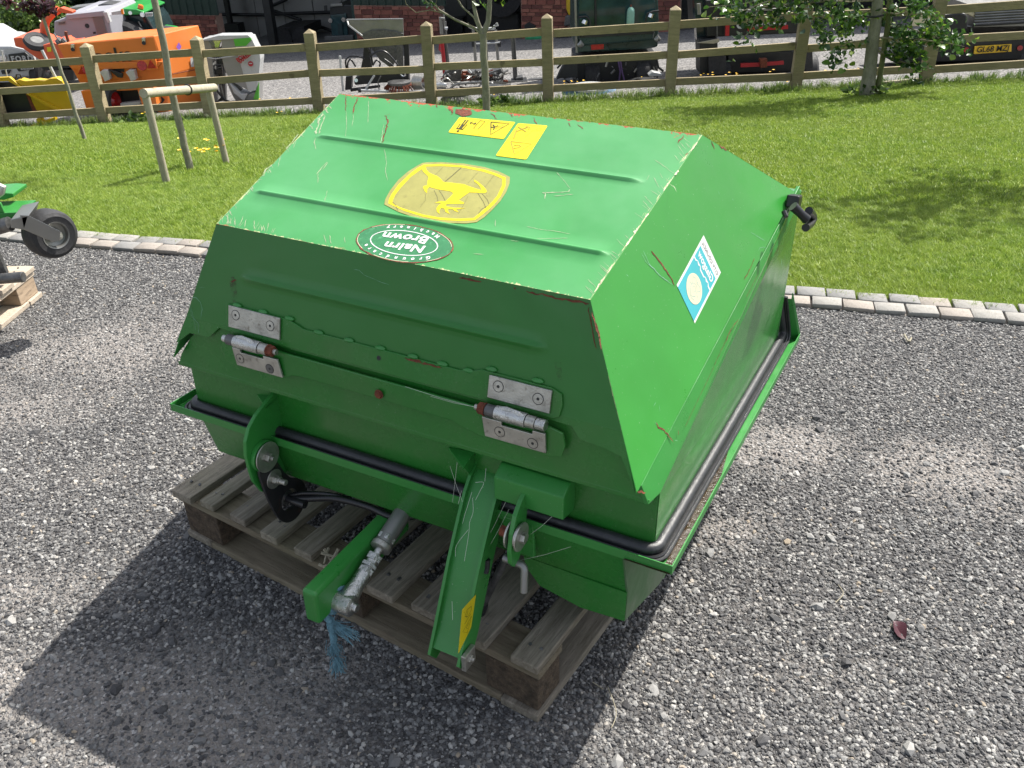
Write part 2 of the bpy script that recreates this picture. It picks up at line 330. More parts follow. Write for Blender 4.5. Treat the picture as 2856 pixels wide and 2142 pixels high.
# ---------------------------------------------------------------- scatter with geometry nodes
HID = bpy.data.collections.new('scatter_sources')
def scatter(name, emitter_pts, faces, dens, sources, smin, smax, seed=0, tilt=.3, mask=None, sink=0., kind='stuff', label=None, cat=None, densf=None):
    me = bpy.data.meshes.new(name); me.from_pydata(emitter_pts, [], faces); ob = bpy.data.objects.new(name, me); COL.objects.link(ob)
    ng = bpy.data.node_groups.new(name, 'GeometryNodeTree'); ng.interface.new_socket('Geometry', in_out='INPUT', socket_type='NodeSocketGeometry'); ng.interface.new_socket('Geometry', in_out='OUTPUT', socket_type='NodeSocketGeometry')
    N, Lk = ng.nodes, ng.links; gi = N.new('NodeGroupInput'); go = N.new('NodeGroupOutput')
    dp = N.new('GeometryNodeDistributePointsOnFaces'); dp.inputs['Density'].default_value = dens; dp.inputs['Seed'].default_value = seed
    Lk.new(gi.outputs[0], dp.inputs['Mesh'])
    if mask:
        nz = N.new('ShaderNodeTexNoise'); nz.inputs['Scale'].default_value = mask[0]; nz.inputs['Detail'].default_value = 5; pos = N.new('GeometryNodeInputPosition'); Lk.new(pos.outputs[0], nz.inputs['Vector'])
        mr = N.new('ShaderNodeMapRange'); mr.inputs[1].default_value = mask[1]; mr.inputs[2].default_value = mask[2]; mr.inputs[3].default_value = dens; mr.inputs[4].default_value = dens * mask[3]; Lk.new(nz.outputs[0], mr.inputs[0]); Lk.new(mr.outputs[0], dp.inputs['Density'])
    if densf:
        fattr(ob, 'dens', densf); na = N.new('GeometryNodeInputNamedAttribute'); na.data_type = 'FLOAT'; na.inputs[0].default_value = 'dens'; Lk.new(na.outputs[0], dp.inputs['Density'])
    ci = N.new('GeometryNodeCollectionInfo'); cc = bpy.data.collections.new(name + '_sources')
    for s_ in sources: cc.objects.link(s_)
    ci.inputs[0].default_value = cc; ci.inputs['Separate Children'].default_value = True; ci.inputs['Reset Children'].default_value = True
    ip = N.new('GeometryNodeInstanceOnPoints'); ip.inputs['Pick Instance'].default_value = True
    Lk.new(dp.outputs['Points'], ip.inputs['Points']); Lk.new(ci.outputs[0], ip.inputs['Instance'])
    rv = N.new('FunctionNodeRandomValue'); rv.data_type = 'FLOAT_VECTOR'; rv.inputs[0].default_value = (-tilt, -tilt, 0); rv.inputs[1].default_value = (tilt, tilt, 6.283); Lk.new(rv.outputs[0], ip.inputs['Rotation'])
    rs = N.new('FunctionNodeRandomValue'); rs.data_type = 'FLOAT'; rs.inputs[2].default_value = 0; rs.inputs[3].default_value = 1
    pw = N.new('ShaderNodeMath'); pw.operation = 'POWER'; pw.inputs[1].default_value = 2.0; Lk.new(rs.outputs[1], pw.inputs[0])
    mr2 = N.new('ShaderNodeMapRange'); mr2.inputs[3].default_value = smin; mr2.inputs[4].default_value = smax; Lk.new(pw.outputs[0], mr2.inputs[0]); Lk.new(mr2.outputs[0], ip.inputs['Scale'])
    Lk.new(ip.outputs[0], go.inputs[0]); md = ob.modifiers.new('scatter', 'NODES'); md.node_group = ng
    tag(ob, label, cat, kind=kind); return ob
def info_rand(t):
    n = t.n.new('ShaderNodeObjectInfo'); return n.outputs['Random']
def stone_mat():
    t = NT('gravel_stone'); r = info_rand(t)
    c = t.ramp(r, [(0, (.028, .028, .031)), (.3, (.066, .066, .068)), (.6, (.125, .124, .123)), (.84, (.215, .213, .206)), (.97, (.36, .35, .33)), (1.0, (.27, .22, .16))])
    c = t.mix(t.math('MULTIPLY', t.step(t.noise(160, 5, .7), .5, .7), .35), c, (.36, .34, .32, 1))
    t.set(color=c, rough=.82); t.bump(t.noise(300, 4), .25, .003); return t.m
SM = stone_mat(); stones = []
for i in range(8):
    r = random.Random(100 + i); b = bmesh.new(); bmesh.ops.create_icosphere(b, subdivisions=1, radius=.5)
    pl = [Vector((r.gauss(0, 1), r.gauss(0, 1), r.gauss(0, 1))).normalized() for _ in range(7)]
    for v in b.verts:
        for q in pl:
            d = v.co.dot(q); lim = .33 + .1 * math.sin(q.x * 9)
            if d > lim: v.co -= q * (d - lim)
        v.co = Vector((v.co.x * 1.25, v.co.y * .95, v.co.z * .75))
    me = bpy.data.meshes.new('stone'); b.to_mesh(me); b.free(); me.materials.append(SM); stones.append(bpy.data.objects.new('stone', me))
def region(y0, y1, z=0.):
    P = [(-.62 * y0 - .55, y0, z), (.62 * y0 + .55, y0, z), (.62 * y1 + .6, min(y1, yk(.62 * y1 + .6) - .178), z), (-.62 * y1 - .6, min(y1, yk(-.62 * y1 - .6) - .178), z)]; return P
def gregion(y0, y1, ny, nx=80):
    P = []
    for j in range(ny):
        for i in range(nx):
            t = j / (ny - 1); s_ = -1 + 2 * i / (nx - 1); y = y0 + (y1 - y0) * t; x = s_ * (.62 * y + .55)
            if y1 > 3: x = s_ * (.62 * (y0 + (3.9 - y0) * t) + .55); yt_ = yk(x) - .178; y = y0 + (yt_ - y0) * t
            P.append((x, y, .001))
    return P, [(j * nx + i, j * nx + i + 1, (j + 1) * nx + i + 1, (j + 1) * nx + i) for j in range(ny - 1) for i in range(nx - 1)]
P_, F_ = gregion(.55, 2.3, 40); scatter('gravel', P_, F_, 1, stones, .0045, .0165, 1, .5, label='loose grey gravel chippings covering the yard', densf=[17500 * (1 - .80 * min(1, 1.15 * dust(x, y))) for x, y, z in P_])
P_, F_ = gregion(2.3, 3.9, 40); scatter('gravel', P_, F_, 1, stones, .0055, .0145, 2, .5, label='loose grey gravel chippings beside the sett kerb', densf=[15500 * (1 - .80 * min(1, 1.15 * dust(x, y))) for x, y, z in P_])
P_, F_ = gregion(.55, 2.6, 30); scatter('gravel', P_, F_, 70, stones, .018, .040, 9, .4, label='larger loose stones among the gravel chippings')
# ---------------------------------------------------------------- grass
def grass_mat(name, a, b_, c_):
    t = NT(name); r = info_rand(t); c = t.ramp(r, [(0, a), (.5, b_), (1, c_)])
    g_ = t.n.new('ShaderNodeNewGeometry'); nz = t.noise(.9, 5, .6, vec=g_.outputs['Position']); c = t.mix(t.math('MULTIPLY', t.step(nz, .4, .7), .5), c, (.26, .33, .055, 1))
    nz2 = t.noise(4, 4, .6, vec=g_.outputs['Position']); c = t.mix(t.math('MULTIPLY', t.step(nz2, .55, .75), .35), c, (.09, .16, .018, 1))
    t.set(color=c, rough=.45, spec=.35)
    tr = t.n.new('ShaderNodeBsdfTranslucent'); t.l.new(c, tr.inputs[0]); ms = t.n.new('ShaderNodeMixShader'); ms.inputs[0].default_value = .38
    t.l.new(t.b.outputs[0], ms.inputs[1]); t.l.new(tr.outputs[0], ms.inputs[2]); t.l.new(ms.outputs[0], t.n['Material Output'].inputs[0]); return t.m
GM = grass_mat('grass_blade', (.11, .20, .018, 1), (.21, .325, .030, 1), (.37, .46, .08, 1))
GW = grass_mat('long_grass', (.05, .11, .02, 1), (.09, .17, .03, 1), (.20, .26, .07, 1))
def tuft(name, n, h, w, rad, mat, seed, lean=.5):
    r = random.Random(seed); mb = MB()
    for _ in range(n):
        a = r.uniform(0, 6.283); d = r.uniform(0, rad); p = Vector((math.cos(a) * d, math.sin(a) * d, 0)); hh = h * r.uniform(.5, 1.1); la = r.uniform(0, 6.283); ln = r.uniform(.1, lean) * hh
        q = Vector((math.cos(la), math.sin(la), 0)); sd_ = Vector((-q.y, q.x, 0)) * w
        mb.add([p - sd_, p + sd_, p + q * ln * .4 + Vector((0, 0, hh * .6)) + sd_ * .7, p + q * ln * .4 + Vector((0, 0, hh * .6)) - sd_ * .7, p + q * ln + Vector((0, 0, hh))], [(0, 1, 2, 3), (3, 2, 4)])
    me = bpy.data.meshes.new(name); me.from_pydata([tuple(p) for p in mb.v], [], mb.f); me.materials.append(mat); return bpy.data.objects.new(name, me)
tn = [tuft('tuft', 16, .030, .0013, .022, GM, i, 1.3) for i in range(6)]; tf = [tuft('tuft', 16, .036, .0028, .05, GM, 20 + i, 1.2) for i in range(5)]
def lawn_faces(t0, t1, nx=24, k=.66, e=.5, ny=5):
    P = []; 
    for j in range(ny):
        t = t0 + (t1 - t0) * j / (ny - 1)
        for i in range(nx):
            s = -1 + 2 * i / (nx - 1); x = s * (k * (3.7 + 9.4 * t) + e); y = yk(x) + (yf(x) - yk(x)) * t; P.append((x, y, terr(x, y + 1e-4) - .002 if t > 0 else -.002))
    return P, [(j * nx + i, j * nx + i + 1, (j + 1) * nx + i + 1, (j + 1) * nx + i) for j in range(ny - 1) for i in range(nx - 1)]
P_, F_ = lawn_faces(-.005, .22); scatter('lawn_grass', P_, F_, 6500, tn, .65, 1.25, 3, .25, (.8, .3, .7, .75), label='short mown lawn grass beside the kerb')
P_, F_ = lawn_faces(.22, 1.0); scatter('lawn_grass', P_, F_, 1900, tf, .6, 1.15, 4, .25, label='short mown lawn grass below the fence')
# long grass along the fence foot
P = []; nx = 60
for j in (-.35, .35):
    for i in range(nx):
        x = -9.5 + 19 * i / (nx - 1); y = yf(x) + j; P.append((x, y, terr(x, y) - .01))
weeds = [tuft('weed', 14, .13, .004, .05, GW, 50 + i, .9) for i in range(5)]
scatter('fence_weeds', P, [(i, i + 1, nx + i + 1, nx + i) for i in range(nx - 1)], 130, weeds, .35, 1.2, 5, .3, (1.2, .35, .6, 1.8), label='long weedy grass along the foot of the fence')
# ---------------------------------------------------------------- fence
fence = thing('post_and_rail_fence', 'weathered timber post and three rail fence between the lawn and the yard', 'fence', (.66, 13.12, zf(.66)))
fd = Vector((1, -.1274, 0)).normalized(); fn = Vector((-fd.y, fd.x, 0)); FS = 1.73
def fpost(i): 
    p = Vector((.6624, 13.12, 0)) + fd * (FS * (i - 4)); p.z = zf(p.x); return p
for i in range(-4, 13):
    p = fpost(i); r = random.Random(i); hw = .074; rot = r.uniform(-.05, .05); X = Vector((math.cos(rot) * fd.x - math.sin(rot) * fd.y, math.sin(rot) * fd.x + math.cos(rot) * fd.y, 0)); Y = Vector((-X.y, X.x, 0))
    ln = Vector((r.uniform(-.022, .022), r.uniform(-.02, .02), 0)); mb = MB(); h = 1.155
    mb.add([p + X * a * hw + Y * b * hw + Vector((0, 0, z)) + ln * (z > 0) for z in (-.15, h) for a, b in ((-1, -1), (1, -1), (1, 1), (-1, 1))] + [p + Vector((0, 0, h + .055)) + ln],
           [(3, 2, 1, 0), (0, 1, 5, 4), (1, 2, 6, 5), (2, 3, 7, 6), (3, 0, 4, 7), (4, 5, 8), (5, 6, 8), (6, 7, 8), (7, 4, 8)])
    mb.build('post', M['fence'], fence, bevel=.006)
for i in range(-4, 12):
    a, b = fpost(i), fpost(i + 1)
    for k, (h0, w) in enumerate(((.965, .105), (.575, .10), (.20, .10))):
        r = random.Random(i * 7 + k); o1, o2 = r.uniform(-.018, .018), r.uniform(-.018, .018)
        q0 = a + fd * .073 + Vector((0, 0, h0 + o1)) - fn * .012; q1 = b - fd * .073 + Vector((0, 0, h0 + o2)) - fn * .012; t = fn * .02; mb = MB()
        mb.add([q + t * s + Vector((0, 0, w / 2 * z)) for q in (q0, q1) for s, z in ((-1, -1), (1, -1), (1, 1), (-1, 1))], [(0, 1, 2, 3), (7, 6, 5, 4), (0, 4, 5, 1), (1, 5, 6, 2), (2, 6, 7, 3), (3, 7, 4, 0)])
        mb.build('rail', M['rail'], fence, bevel=.004)
# ---------------------------------------------------------------- trees
def wob(a, b, n, amp, seed):
    r = random.Random(seed); a, b = Vector(a), Vector(b); out = []
    for i in range(n + 1):
        t = i / n; e = math.sin(math.pi * t) if 0 < i < n else 0
        out.append(a.lerp(b, t) + Vector((r.uniform(-amp, amp), r.uniform(-amp, amp), r.uniform(-amp, amp) * .3)) * e)
    return out
def limb(mb, pts, r0, r1, seg=10): mb.tube(pts, [r0 + (r1 - r0) * (i / (len(pts) - 1)) for i in range(len(pts))], seg)
def tall(u, v, u2, v2):
    """ground point under (u,v) and a point above it at the same distance, seen at (u2,v2)"""
    p = gnd(u, v); q = onplane(u2, v2, p, (0, 1, 0)); return p, q
def leaf_mesh(name, L, Wd, mat, curl=.15):
    mb = MB(); n = 5; vs = []
    for i in range(n + 1):
        t = i / n; w = Wd * math.sin(math.pi * min(1, t * .92 + .06)) ** .8; z = -curl * L * t * t
        vs += [Vector((-w, L * t, z + abs(w) * .35)), Vector((0, L * t, z)), Vector((w, L * t, z + abs(w) * .35))]
    fs = []
    for i in range(n): fs += [(3 * i, 3 * i + 1, 3 * i + 4, 3 * i + 3), (3 * i + 1, 3 * i + 2, 3 * i + 5, 3 * i + 4)]
    me = bpy.data.meshes.new(name); me.from_pydata([tuple(v) for v in vs], [], fs); me.polygons.foreach_set('use_smooth', [True] * len(fs)); me.materials.append(mat); return me
def leaf_material(name, stops, tr=.35, rough=.35):
    t = NT(name); oi = info_rand(t); g_ = t.n.new('ShaderNodeNewGeometry'); rr = t.math('FRACT', t.math('ADD', oi, g_.outputs['Random Per Island']))
    c = t.ramp(rr, stops); t.set(color=c, rough=rough, spec=.6)
    a = t.n.new('ShaderNodeBsdfTranslucent'); t.l.new(c, a.inputs[0]); ms = t.n.new('ShaderNodeMixShader'); ms.inputs[0].default_value = tr
    t.l.new(t.b.outputs[0], ms.inputs[1]); t.l.new(a.outputs[0], ms.inputs[2]); t.l.new(ms.outputs[0], t.n['Material Output'].inputs[0]); return t.m
ML = leaf_material('alder_leaf', [(0, (.018, .05, .012)), (.5, (.04, .10, .02)), (.85, (.10, .20, .025)), (1, (.24, .34, .04))])
MPU = leaf_material('purple_leaves', [(0, (.02, .006, .01)), (.7, (.06, .015, .025)), (1, (.14, .04, .05))])
MH = leaf_material('hedge_leaves', [(0, (.03, .06, .012)), (.5, (.07, .13, .025)), (1, (.20, .30, .06))])
MDK = leaf_material('dark_conifer_leaves', [(0, (.006, .012, .006)), (.7, (.02, .04, .014)), (1, (.07, .09, .03))])
def leaves_mesh(pts, L, mat, seed, name='crown', parent=None, kind=None, spread=.0):
    r = np.random.default_rng(seed); n = len(pts); P = np.array(pts); base = np.array([(0, 0, 0), (.34, .45, .08), (0, 1, -.12), (-.34, .45, .08), (0, .5, -.02)])
    a = r.normal(size=(n, 3)); a /= np.linalg.norm(a, axis=1)[:, None]; b = r.normal(size=(n, 3)); b -= (a * b).sum(1)[:, None] * a; b /= np.linalg.norm(b, axis=1)[:, None]; c = np.cross(a, b)
    s = L * r.uniform(.6, 1.25, n)[:, None, None]
    V = P[:, None, :] + s * (base[None, :, 0:1] * a[:, None, :] + base[None, :, 1:2] * b[:, None, :] + base[None, :, 2:3] * c[:, None, :])
    idx = np.arange(n)[:, None] * 5; F = np.stack([idx + np.array([0, 1, 4, 3]), idx + np.array([1, 2, 3, 4])], 1).reshape(-1, 4)
    me = bpy.data.meshes.new(name); off = LOC[parent.name] if parent else Vector((0, 0, 0)); V = V.reshape(-1, 3) - np.array(off)
    me.from_pydata(V.tolist(), [], F.tolist()); me.materials.append(mat); o = bpy.data.objects.new(name, me); COL.objects.link(o); LOC[o.name] = off
    if parent: o.parent = parent
    if kind: o['kind'] = kind
    return o
def blob(c, rad, n, seed, shell=.5):
    r = np.random.default_rng(seed); d = r.normal(size=(n, 3)); d /= np.linalg.norm(d, axis=1)[:, None]; return (np.array(c) + d * (r.uniform(shell, 1, n) ** .7)[:, None] * np.array(rad)).tolist()
def add_leaves(parent, spots, mats, Ls, seed):
    r = random.Random(seed)
    for p in spots:
        o = bpy.data.objects.new('leaf', r.choice(mats)); COL.objects.link(o); o.parent = parent; o.location = Vector(p) - LOC[parent.name]
        o.rotation_euler = (r.uniform(-.9, .9), r.uniform(-.9, .9), r.uniform(0, 6.28)); s = r.choice(Ls) * r.uniform(.8, 1.2); o.scale = (s, s, s)
# leaning thin sapling with purple leaves
b0, t0_ = tall(238, 392, 105, -20)
T1 = thing('purple_leaved_sapling', 'thin pale leaning sapling with dark purple leaves in front of the orange machines', 'tree', b0)
mb = MB(); pts = [b0 + Vector((.015, 0, -.05))] + wob(b0, onplane(118, 40, b0, (0, 1, 0)), 9, .012, 3) + [t0_, t0_ + Vector((-.25, .1, 1.0))]
limb(mb, pts, .022, .013); mb.build('trunk', M['bark'], T1, smooth=True)
mb = MB(); top = onplane(118, 40, b0, (0, 1, 0))
for k in range(9):
    r = random.Random(60 + k); q = top + Vector((-.05 * k / 3, 0, .12 * k)); e = q + Vector((r.uniform(-.45, .45), r.uniform(-.4, .4), r.uniform(.1, .45))); limb(mb, wob(q, e, 3, .03, k), .009, .003, 5)
mb.build('branch', M['twig'], T1)
pts = []
for k, (u, v, rr) in enumerate(((95, 10, .10), (70, 14, .08), (130, 18, .08), (20, 4, .06), (122, 36, .045), (145, 28, .045), (108, 30, .05))):
    pts += blob(onplane(u, v, b0, (0, 1, 0)), (rr, rr, rr * .8), int(620 * rr), k)
pts += blob(t0_ + Vector((-.2, 0, .9)), (.6, .6, .8), 260, 5); leaves_mesh(pts, .06, MPU, 1, 'crown', T1)
# sapling in its stake frame
b0, t0_ = tall(532, 478, 428, -10)
T2 = thing('staked_sapling', 'pale barked sapling standing inside the small timber stake frame', 'tree', b0)
mid = onplane(480, 260, b0, (0, 1, 0)); mb = MB(); limb(mb, [b0 + Vector((0, 0, -.05))] + wob(b0, mid, 6, .004, 5) + wob(mid, t0_, 7, .02, 6)[1:] + [t0_ + Vector((-.1, 0, 1.2))], .029, .024, 12); mb.build('trunk', M['bark'], T2, smooth=True)
mb = MB(); q = t0_ + Vector((-.05, 0, .6))
for k in range(8):
    r = random.Random(90 + k); e = q + Vector((r.uniform(-.7, .7), r.uniform(-.6, .6), r.uniform(.2, .9))); limb(mb, wob(q, e, 4, .04, k), .014, .004, 6)
mb.build('branch', M['twig'], T2); leaves_mesh(blob(q + Vector((0, 0, .7)), (.75, .7, .75), 420, 8), .08, ML, 3, 'crown', T2)
sL, sLt = tall(466, 513, 405, 262); sR, sRt = tall(634, 458, 580, 246)
SF = thing('tree_guard', 'small frame of two round timber stakes and a cross bar around the sapling', 'stake frame', (sL + sR) / 2)
for a, b in ((sL, sLt), (sR, sRt)): MB().cyl(a - Vector((0, 0, .1)), b, .0265, 16).build('stake', M['stake'], SF, smooth=True, bevel=.003)
cb0 = sLt + Vector((0, -.03, .01)); cb1 = sRt + Vector((.06, -.03, .01)); MB().tube(wob(cb0 - Vector((.0, 0, 0)), cb1, 4, .004, 2), .031, 16).build('cross_bar', M['stake'], SF, smooth=True)
rb = MB(); q = (cb0 * .42 + cb1 * .58); ax = (cb1 - cb0).normalized(); rb.tube([q + (ax.orthogonal().normalized() * math.cos(a) + ax.cross(ax.orthogonal().normalized()) * math.sin(a)) * .034 for a in np.linspace(0, 6.283, 20)], .007, 6, False); rb.build('tie_strap', M['plastic'], SF)
# forked sapling behind the hopper
b0, f0 = tall(1357, 316, 1347, 92)
T3 = thing('forked_sapling', 'forked grey green sapling with bare limbs just behind the hopper lid', 'tree', b0)
mb = MB(); limb(mb, [b0 - Vector((0, 0, .1)), b0] + wob(b0, f0, 7, .012, 9)[1:], .054, .044, 14)
def at3(u, v, dy=0): return onplane(u, v, b0 + Vector((0, dy, 0)), (0, 1, 0))
for (path, r0, r1) in (([(1345, 100), (1362, 60), (1366, 0), (1372, -60), (1380, -180)], .038, .022), ([(1348, 100), (1332, 60), (1322, 20), (1318, -30), (1300, -160)], .030, .018), ([(1340, 92), (1322, 78), (1270, 55), (1225, 28), (1200, 0), (1170, -60)], .019, .008), ([(1335, 80), (1322, 48), (1290, 20), (1268, -15), (1240, -90)], .014, .008)):
    limb(mb, [at3(u, v, .02 * i) for i, (u, v) in enumerate(path)], r0, r1, 10)
mb.build('trunk', M['bark'], T3, smooth=True)
for path in ([(1232, 36), (1200, 28), (1160, 35), (1133, 12), (1125, -20)], [(1224, 28), (1215, 10), (1226, -20)], [(1215, 30), (1195, 12), (1180, -10)], [(1330, 80), (1308, 68), (1306, 62)], [(1366, 82), (1384, 70), (1388, 62)]): mb = MB(); limb(mb, [at3(u, v, -.05) for u, v in path], .007, .003, 6); mb.build('twig', M['twig'], T3)
lm = [leaf_mesh('leaf', .075, .026, ML), leaf_mesh('leaf', .065, .022, ML, .3)]
r = random.Random(4); add_leaves(T3, [at3(1180 + r.uniform(-8, 30), 10 + r.uniform(-14, 14), r.uniform(-.1, .1)) for _ in range(14)], lm, [1], 4)
leaves_mesh(blob(at3(1330, -260), (1.0, .9, 1.1), 900, 11), .09, ML, 5, 'crown', T3)
# leafy young tree on the right with its green stake
b0, _ = tall(2420, 268, 2440, 0)
def at4(u, v, dy=0): return onplane(u, v, b0 + Vector((0, dy, 0)), (0, 1, 0))
T4 = thing('young_leafy_tree', 'young round leaved tree with a low leafy crown at the right of the lawn', 'tree', b0, 'young leafy trees on the lawn')
mb = MB(); path = [at4(2414, 285), at4(2416, 262), at4(2426, 200), at4(2434, 120), at4(2444, 50), at4(2450, -20), at4(2456, -150)]; rr = [.125, .098, .082, .074, .068, .064, .055]; mb.tube(path, rr, 18); mb.build('trunk', M['bark'], T4, smooth=True)
mb = MB(); tips = []
br = [((2434, 105), (2560, 110), (2640, 120), (2690, 130)), ((2440, 70), (2530, 75), (2590, 100), (2660, 95)), ((2446, 30), (2500, 40), (2560, 30), (2600, 15)), ((2446, 20), (2400, 40), (2330, 70), (2290, 120)), ((2450, 0), (2370, 5), (2300, 0), (2210, 5)), ((2450, -20), (2300, -30), (2150, 0), (2020, 50)), ((2452, -40), (2250, -40), (2080, 10), (1975, 20)), ((2430, 130), (2500, 170), (2550, 180), (2570, 195)), ((2434, 110), (2350, 120), (2330, 160), (2345, 180)), ((2450, -10), (2120, 20), (2090, 90), (2060, 115)), ((2450, 10), (2480, -20), (2540, -40), (2640, -30))]
for i, p in enumerate(br):
    dy = (-.5, .2, -.2, .3, -.3, -.6, .1, -.3, -.2, -.5, .3)[i]; pp = [at4(u, v, dy * k / 3) for k, (u, v) in enumerate(p)]; limb(mb, pp, .014, .003, 6)
    for k in range(60 if i in (0, 1, 5, 6, 7, 8) else 44):
        t = (random.random() ** .7) * (len(pp) - 1); j = min(int(t), len(pp) - 2); q = pp[j].lerp(pp[j + 1], t - j)
        if t < .5 and i != 3: continue
        tips.append(q + Vector((random.gauss(0, .085), random.gauss(0, .09), random.gauss(0, .085))))
mb.build('branch', M['twig'], T4)
lm4 = [leaf_mesh('leaf', .085, .040, ML), leaf_mesh('leaf', .075, .036, ML, .3), leaf_mesh('leaf', .07, .032, ML, -.1)]
random.shuffle(tips); add_leaves(T4, tips[:290], lm4, [.85, 1, 1.15], 9)
more = []
for q in tips[290:] : more += blob(q, (.07, .07, .06), 2, int(q.x * 1e4) % 9999)
for u, v, rad, n in ((2350, 60, .16, 70), (2290, 60, .16, 70), (2230, 40, .13, 50), (2370, 130, .10, 30), (2560, 150, .12, 45), (2600, 60, .14, 60), (2500, 110, .14, 60), (2060, 40, .12, 50), (2330, 30, .16, 60), (2180, 30, .15, 60), (2020, 12, .12, 40), (2100, 60, .12, 50), (2300, 110, .10, 36), (2620, 120, .12, 40), (2520, 90, .13, 50), (2480, 40, .15, 60), (2400, 60, .12, 40), (2130, 5, .14, 60), (2250, 0, .15, 50), (2560, 20, .12, 36), (2540, 130, .13, 60), (2545, 120, .13, 50), (2620, 100, .11, 50), (2500, 150, .11, 40), (2660, 110, .09, 36), (2360, 80, .12, 40), (2160, 60, .12, 40), (2580, 90, .12, 50)): more += blob(at4(u, v, random.uniform(-.3, .3)), (rad, rad, rad), n, u, .2)
leaves_mesh(more, .082, ML, 12, 'low_foliage', T4, kind='stuff')
cr = []
for k in range(26):
    r = random.Random(k + 300); a = r.uniform(0, 6.28); d = r.uniform(.1, .8); c0 = at4(2450, -300) + Vector((math.cos(a) * d, math.sin(a) * d, r.uniform(-.3, 1.3))); cr += blob(c0, (.36, .36, .3), 75, k)
leaves_mesh(cr, .10, ML, 14, 'crown', T4, kind='stuff')
s0 = gnd(2446, 266); ST = MB(); ST.tube([s0 - Vector((0, 0, .1)), onplane(2478, 60, s0, (0, 1, 0)), onplane(2484, -20, s0, (0, 1, 0)), onplane(2500, -70, s0, (0, 1, 0))], .034, 12)
st = ST.build('tree_stake', M['greenstake'], smooth=True); tag(st, 'green tinged round stake strapped beside the young leafy tree', 'stake')
mb = MB(); mb.tube([at4(2416, 46, -.06), at4(2440, 48, -.09), at4(2464, 42, -.05)], .011, 8); tie = mb.build('tie_strap', M['plastic'], T4)
# neighbouring trees of the row, outside the frame, that shade the lawn
for i, (x, y, h, rad, sd_, lab) in enumerate(((4.5, 6.5, 2.9, 1.0, 1, 'young leafy tree standing on the lawn beyond the right edge of the photo'), (5.6, 5.6, 3.0, 1.2, 2, 'second young leafy tree of the row outside the right edge of the photo'))):
    z = terr(x, y); t_ = thing('young_leafy_tree', lab, 'tree', (x, y, z), 'young leafy trees on the lawn'); mb = MB(); limb(mb, wob((x, y, z - .1), (x, y, z + h), 6, .02, i), .06, .03, 10); mb.build('trunk', M['bark'], t_, smooth=True)
    cr = []
    for k in range(13):
        r = random.Random(k + 50 * i); a = r.uniform(0, 6.28); d = r.uniform(.1, .8) * rad; cr += blob((x + math.cos(a) * d, y + math.sin(a) * d, z + h + r.uniform(-.7, .7)), (.38, .38, .3), 75, k + i * 70)
    leaves_mesh(cr, .12, ML, 20 + i, 'crown', t_)
# buttercups and dandelions
fl = MB(); r = random.Random(3)
for (u0, u1, v0, v1, n) in ((470, 640, 442, 480, 16), (280, 420, 330, 345, 12), (520, 900, 300, 340, 8), (1545, 1700, 252, 282, 10), (1700, 1850, 240, 270, 6), (1940, 2200, 225, 252, 18), (2260, 2560, 215, 232, 5), (2700, 2856, 200, 215, 5), (1300, 1440, 268, 290, 5), (10, 120, 340, 362, 7), (620, 640, 420, 430, 2)):
    for _ in range(n):
        p = gnd(r.uniform(u0, u1), r.uniform(v0, v1)); h = r.uniform(.09, .20); c = p + Vector((0, 0, h)); rad = r.uniform(.013, .022)
        fl.add([c + Vector((math.cos(k * 1.0472) * rad, math.sin(k * 1.0472) * rad, .005)) for k in range(6)] + [c - Vector((0, 0, .005))], [(i, (i + 1) % 6, 6) for i in range(6)])
tag(fl.build('buttercups', simple('buttercup_petals', (.82, .50, .01), .5), fixn=False), 'small yellow buttercups scattered in the grass', 'flowers', kind='stuff')
dk = blob(at4(2419, 262, -.02) + Vector((0, 0, .05)), (.30, .16, .07), 60, 15) + blob(gnd(380, 345) + Vector((0, 0, .06)), (.20, .12, .09), 70, 5) + blob(gnd(1385, 300) + Vector((0, 0, .07)), (.22, .1, .08), 50, 6) + blob(gnd(525, 340) + Vector((0, 0, .03)), (.05, .05, .06), 14, 7)
tag(leaves_mesh(dk, .11, MH, 8, 'dock_weeds'), 'broad leaved dock weeds at the foot of the fence posts', 'weeds', kind='stuff')
# ---------------------------------------------------------------- the hopper (local frame: x along its width, y to the back, z up from its rim)
RH = Matrix(((0.87598004, 0.48199091, 0.01854014), (-0.48233353, 0.87559865, 0.02610317), (-0.00365223, -0.03180839, 0.99948731)))
OH = Vector((0.29702832, 1.25989477, 0.4920557)); XC = -.66585
def H(x, y, z): return OH + RH @ Vector((x, y, z))
def HV(x, y, z): return RH @ Vector((x, y, z))
HX, HY, HZ = HV(1, 0, 0), HV(0, 1, 0), HV(0, 0, 1); HAX = (HX, HY, HZ)
hop = thing('hopper', 'large green steel collection hopper with a folded lid standing on the pallet', 'hopper', H(XC, .5, -.31))
lC, lD = (-.21730, .0599, .49307), (-1.11438, .0599, .49307); lA, lB = (-1.14364, .56897, .67455), (-.18804, .56897, .67455)
lE, lF = (-.07667, -.01835, .16257), (-1.25502, -.01835, .16257); lP, lPl = (-.0316, .8634, .48857), (-1.3001, .8634, .48857)
Cw, Dw, Aw, Bw, Ew, Fw, Pw, Plw = [H(*p) for p in (lC, lD, lA, lB, lE, lF, lP, lPl)]
lid = None
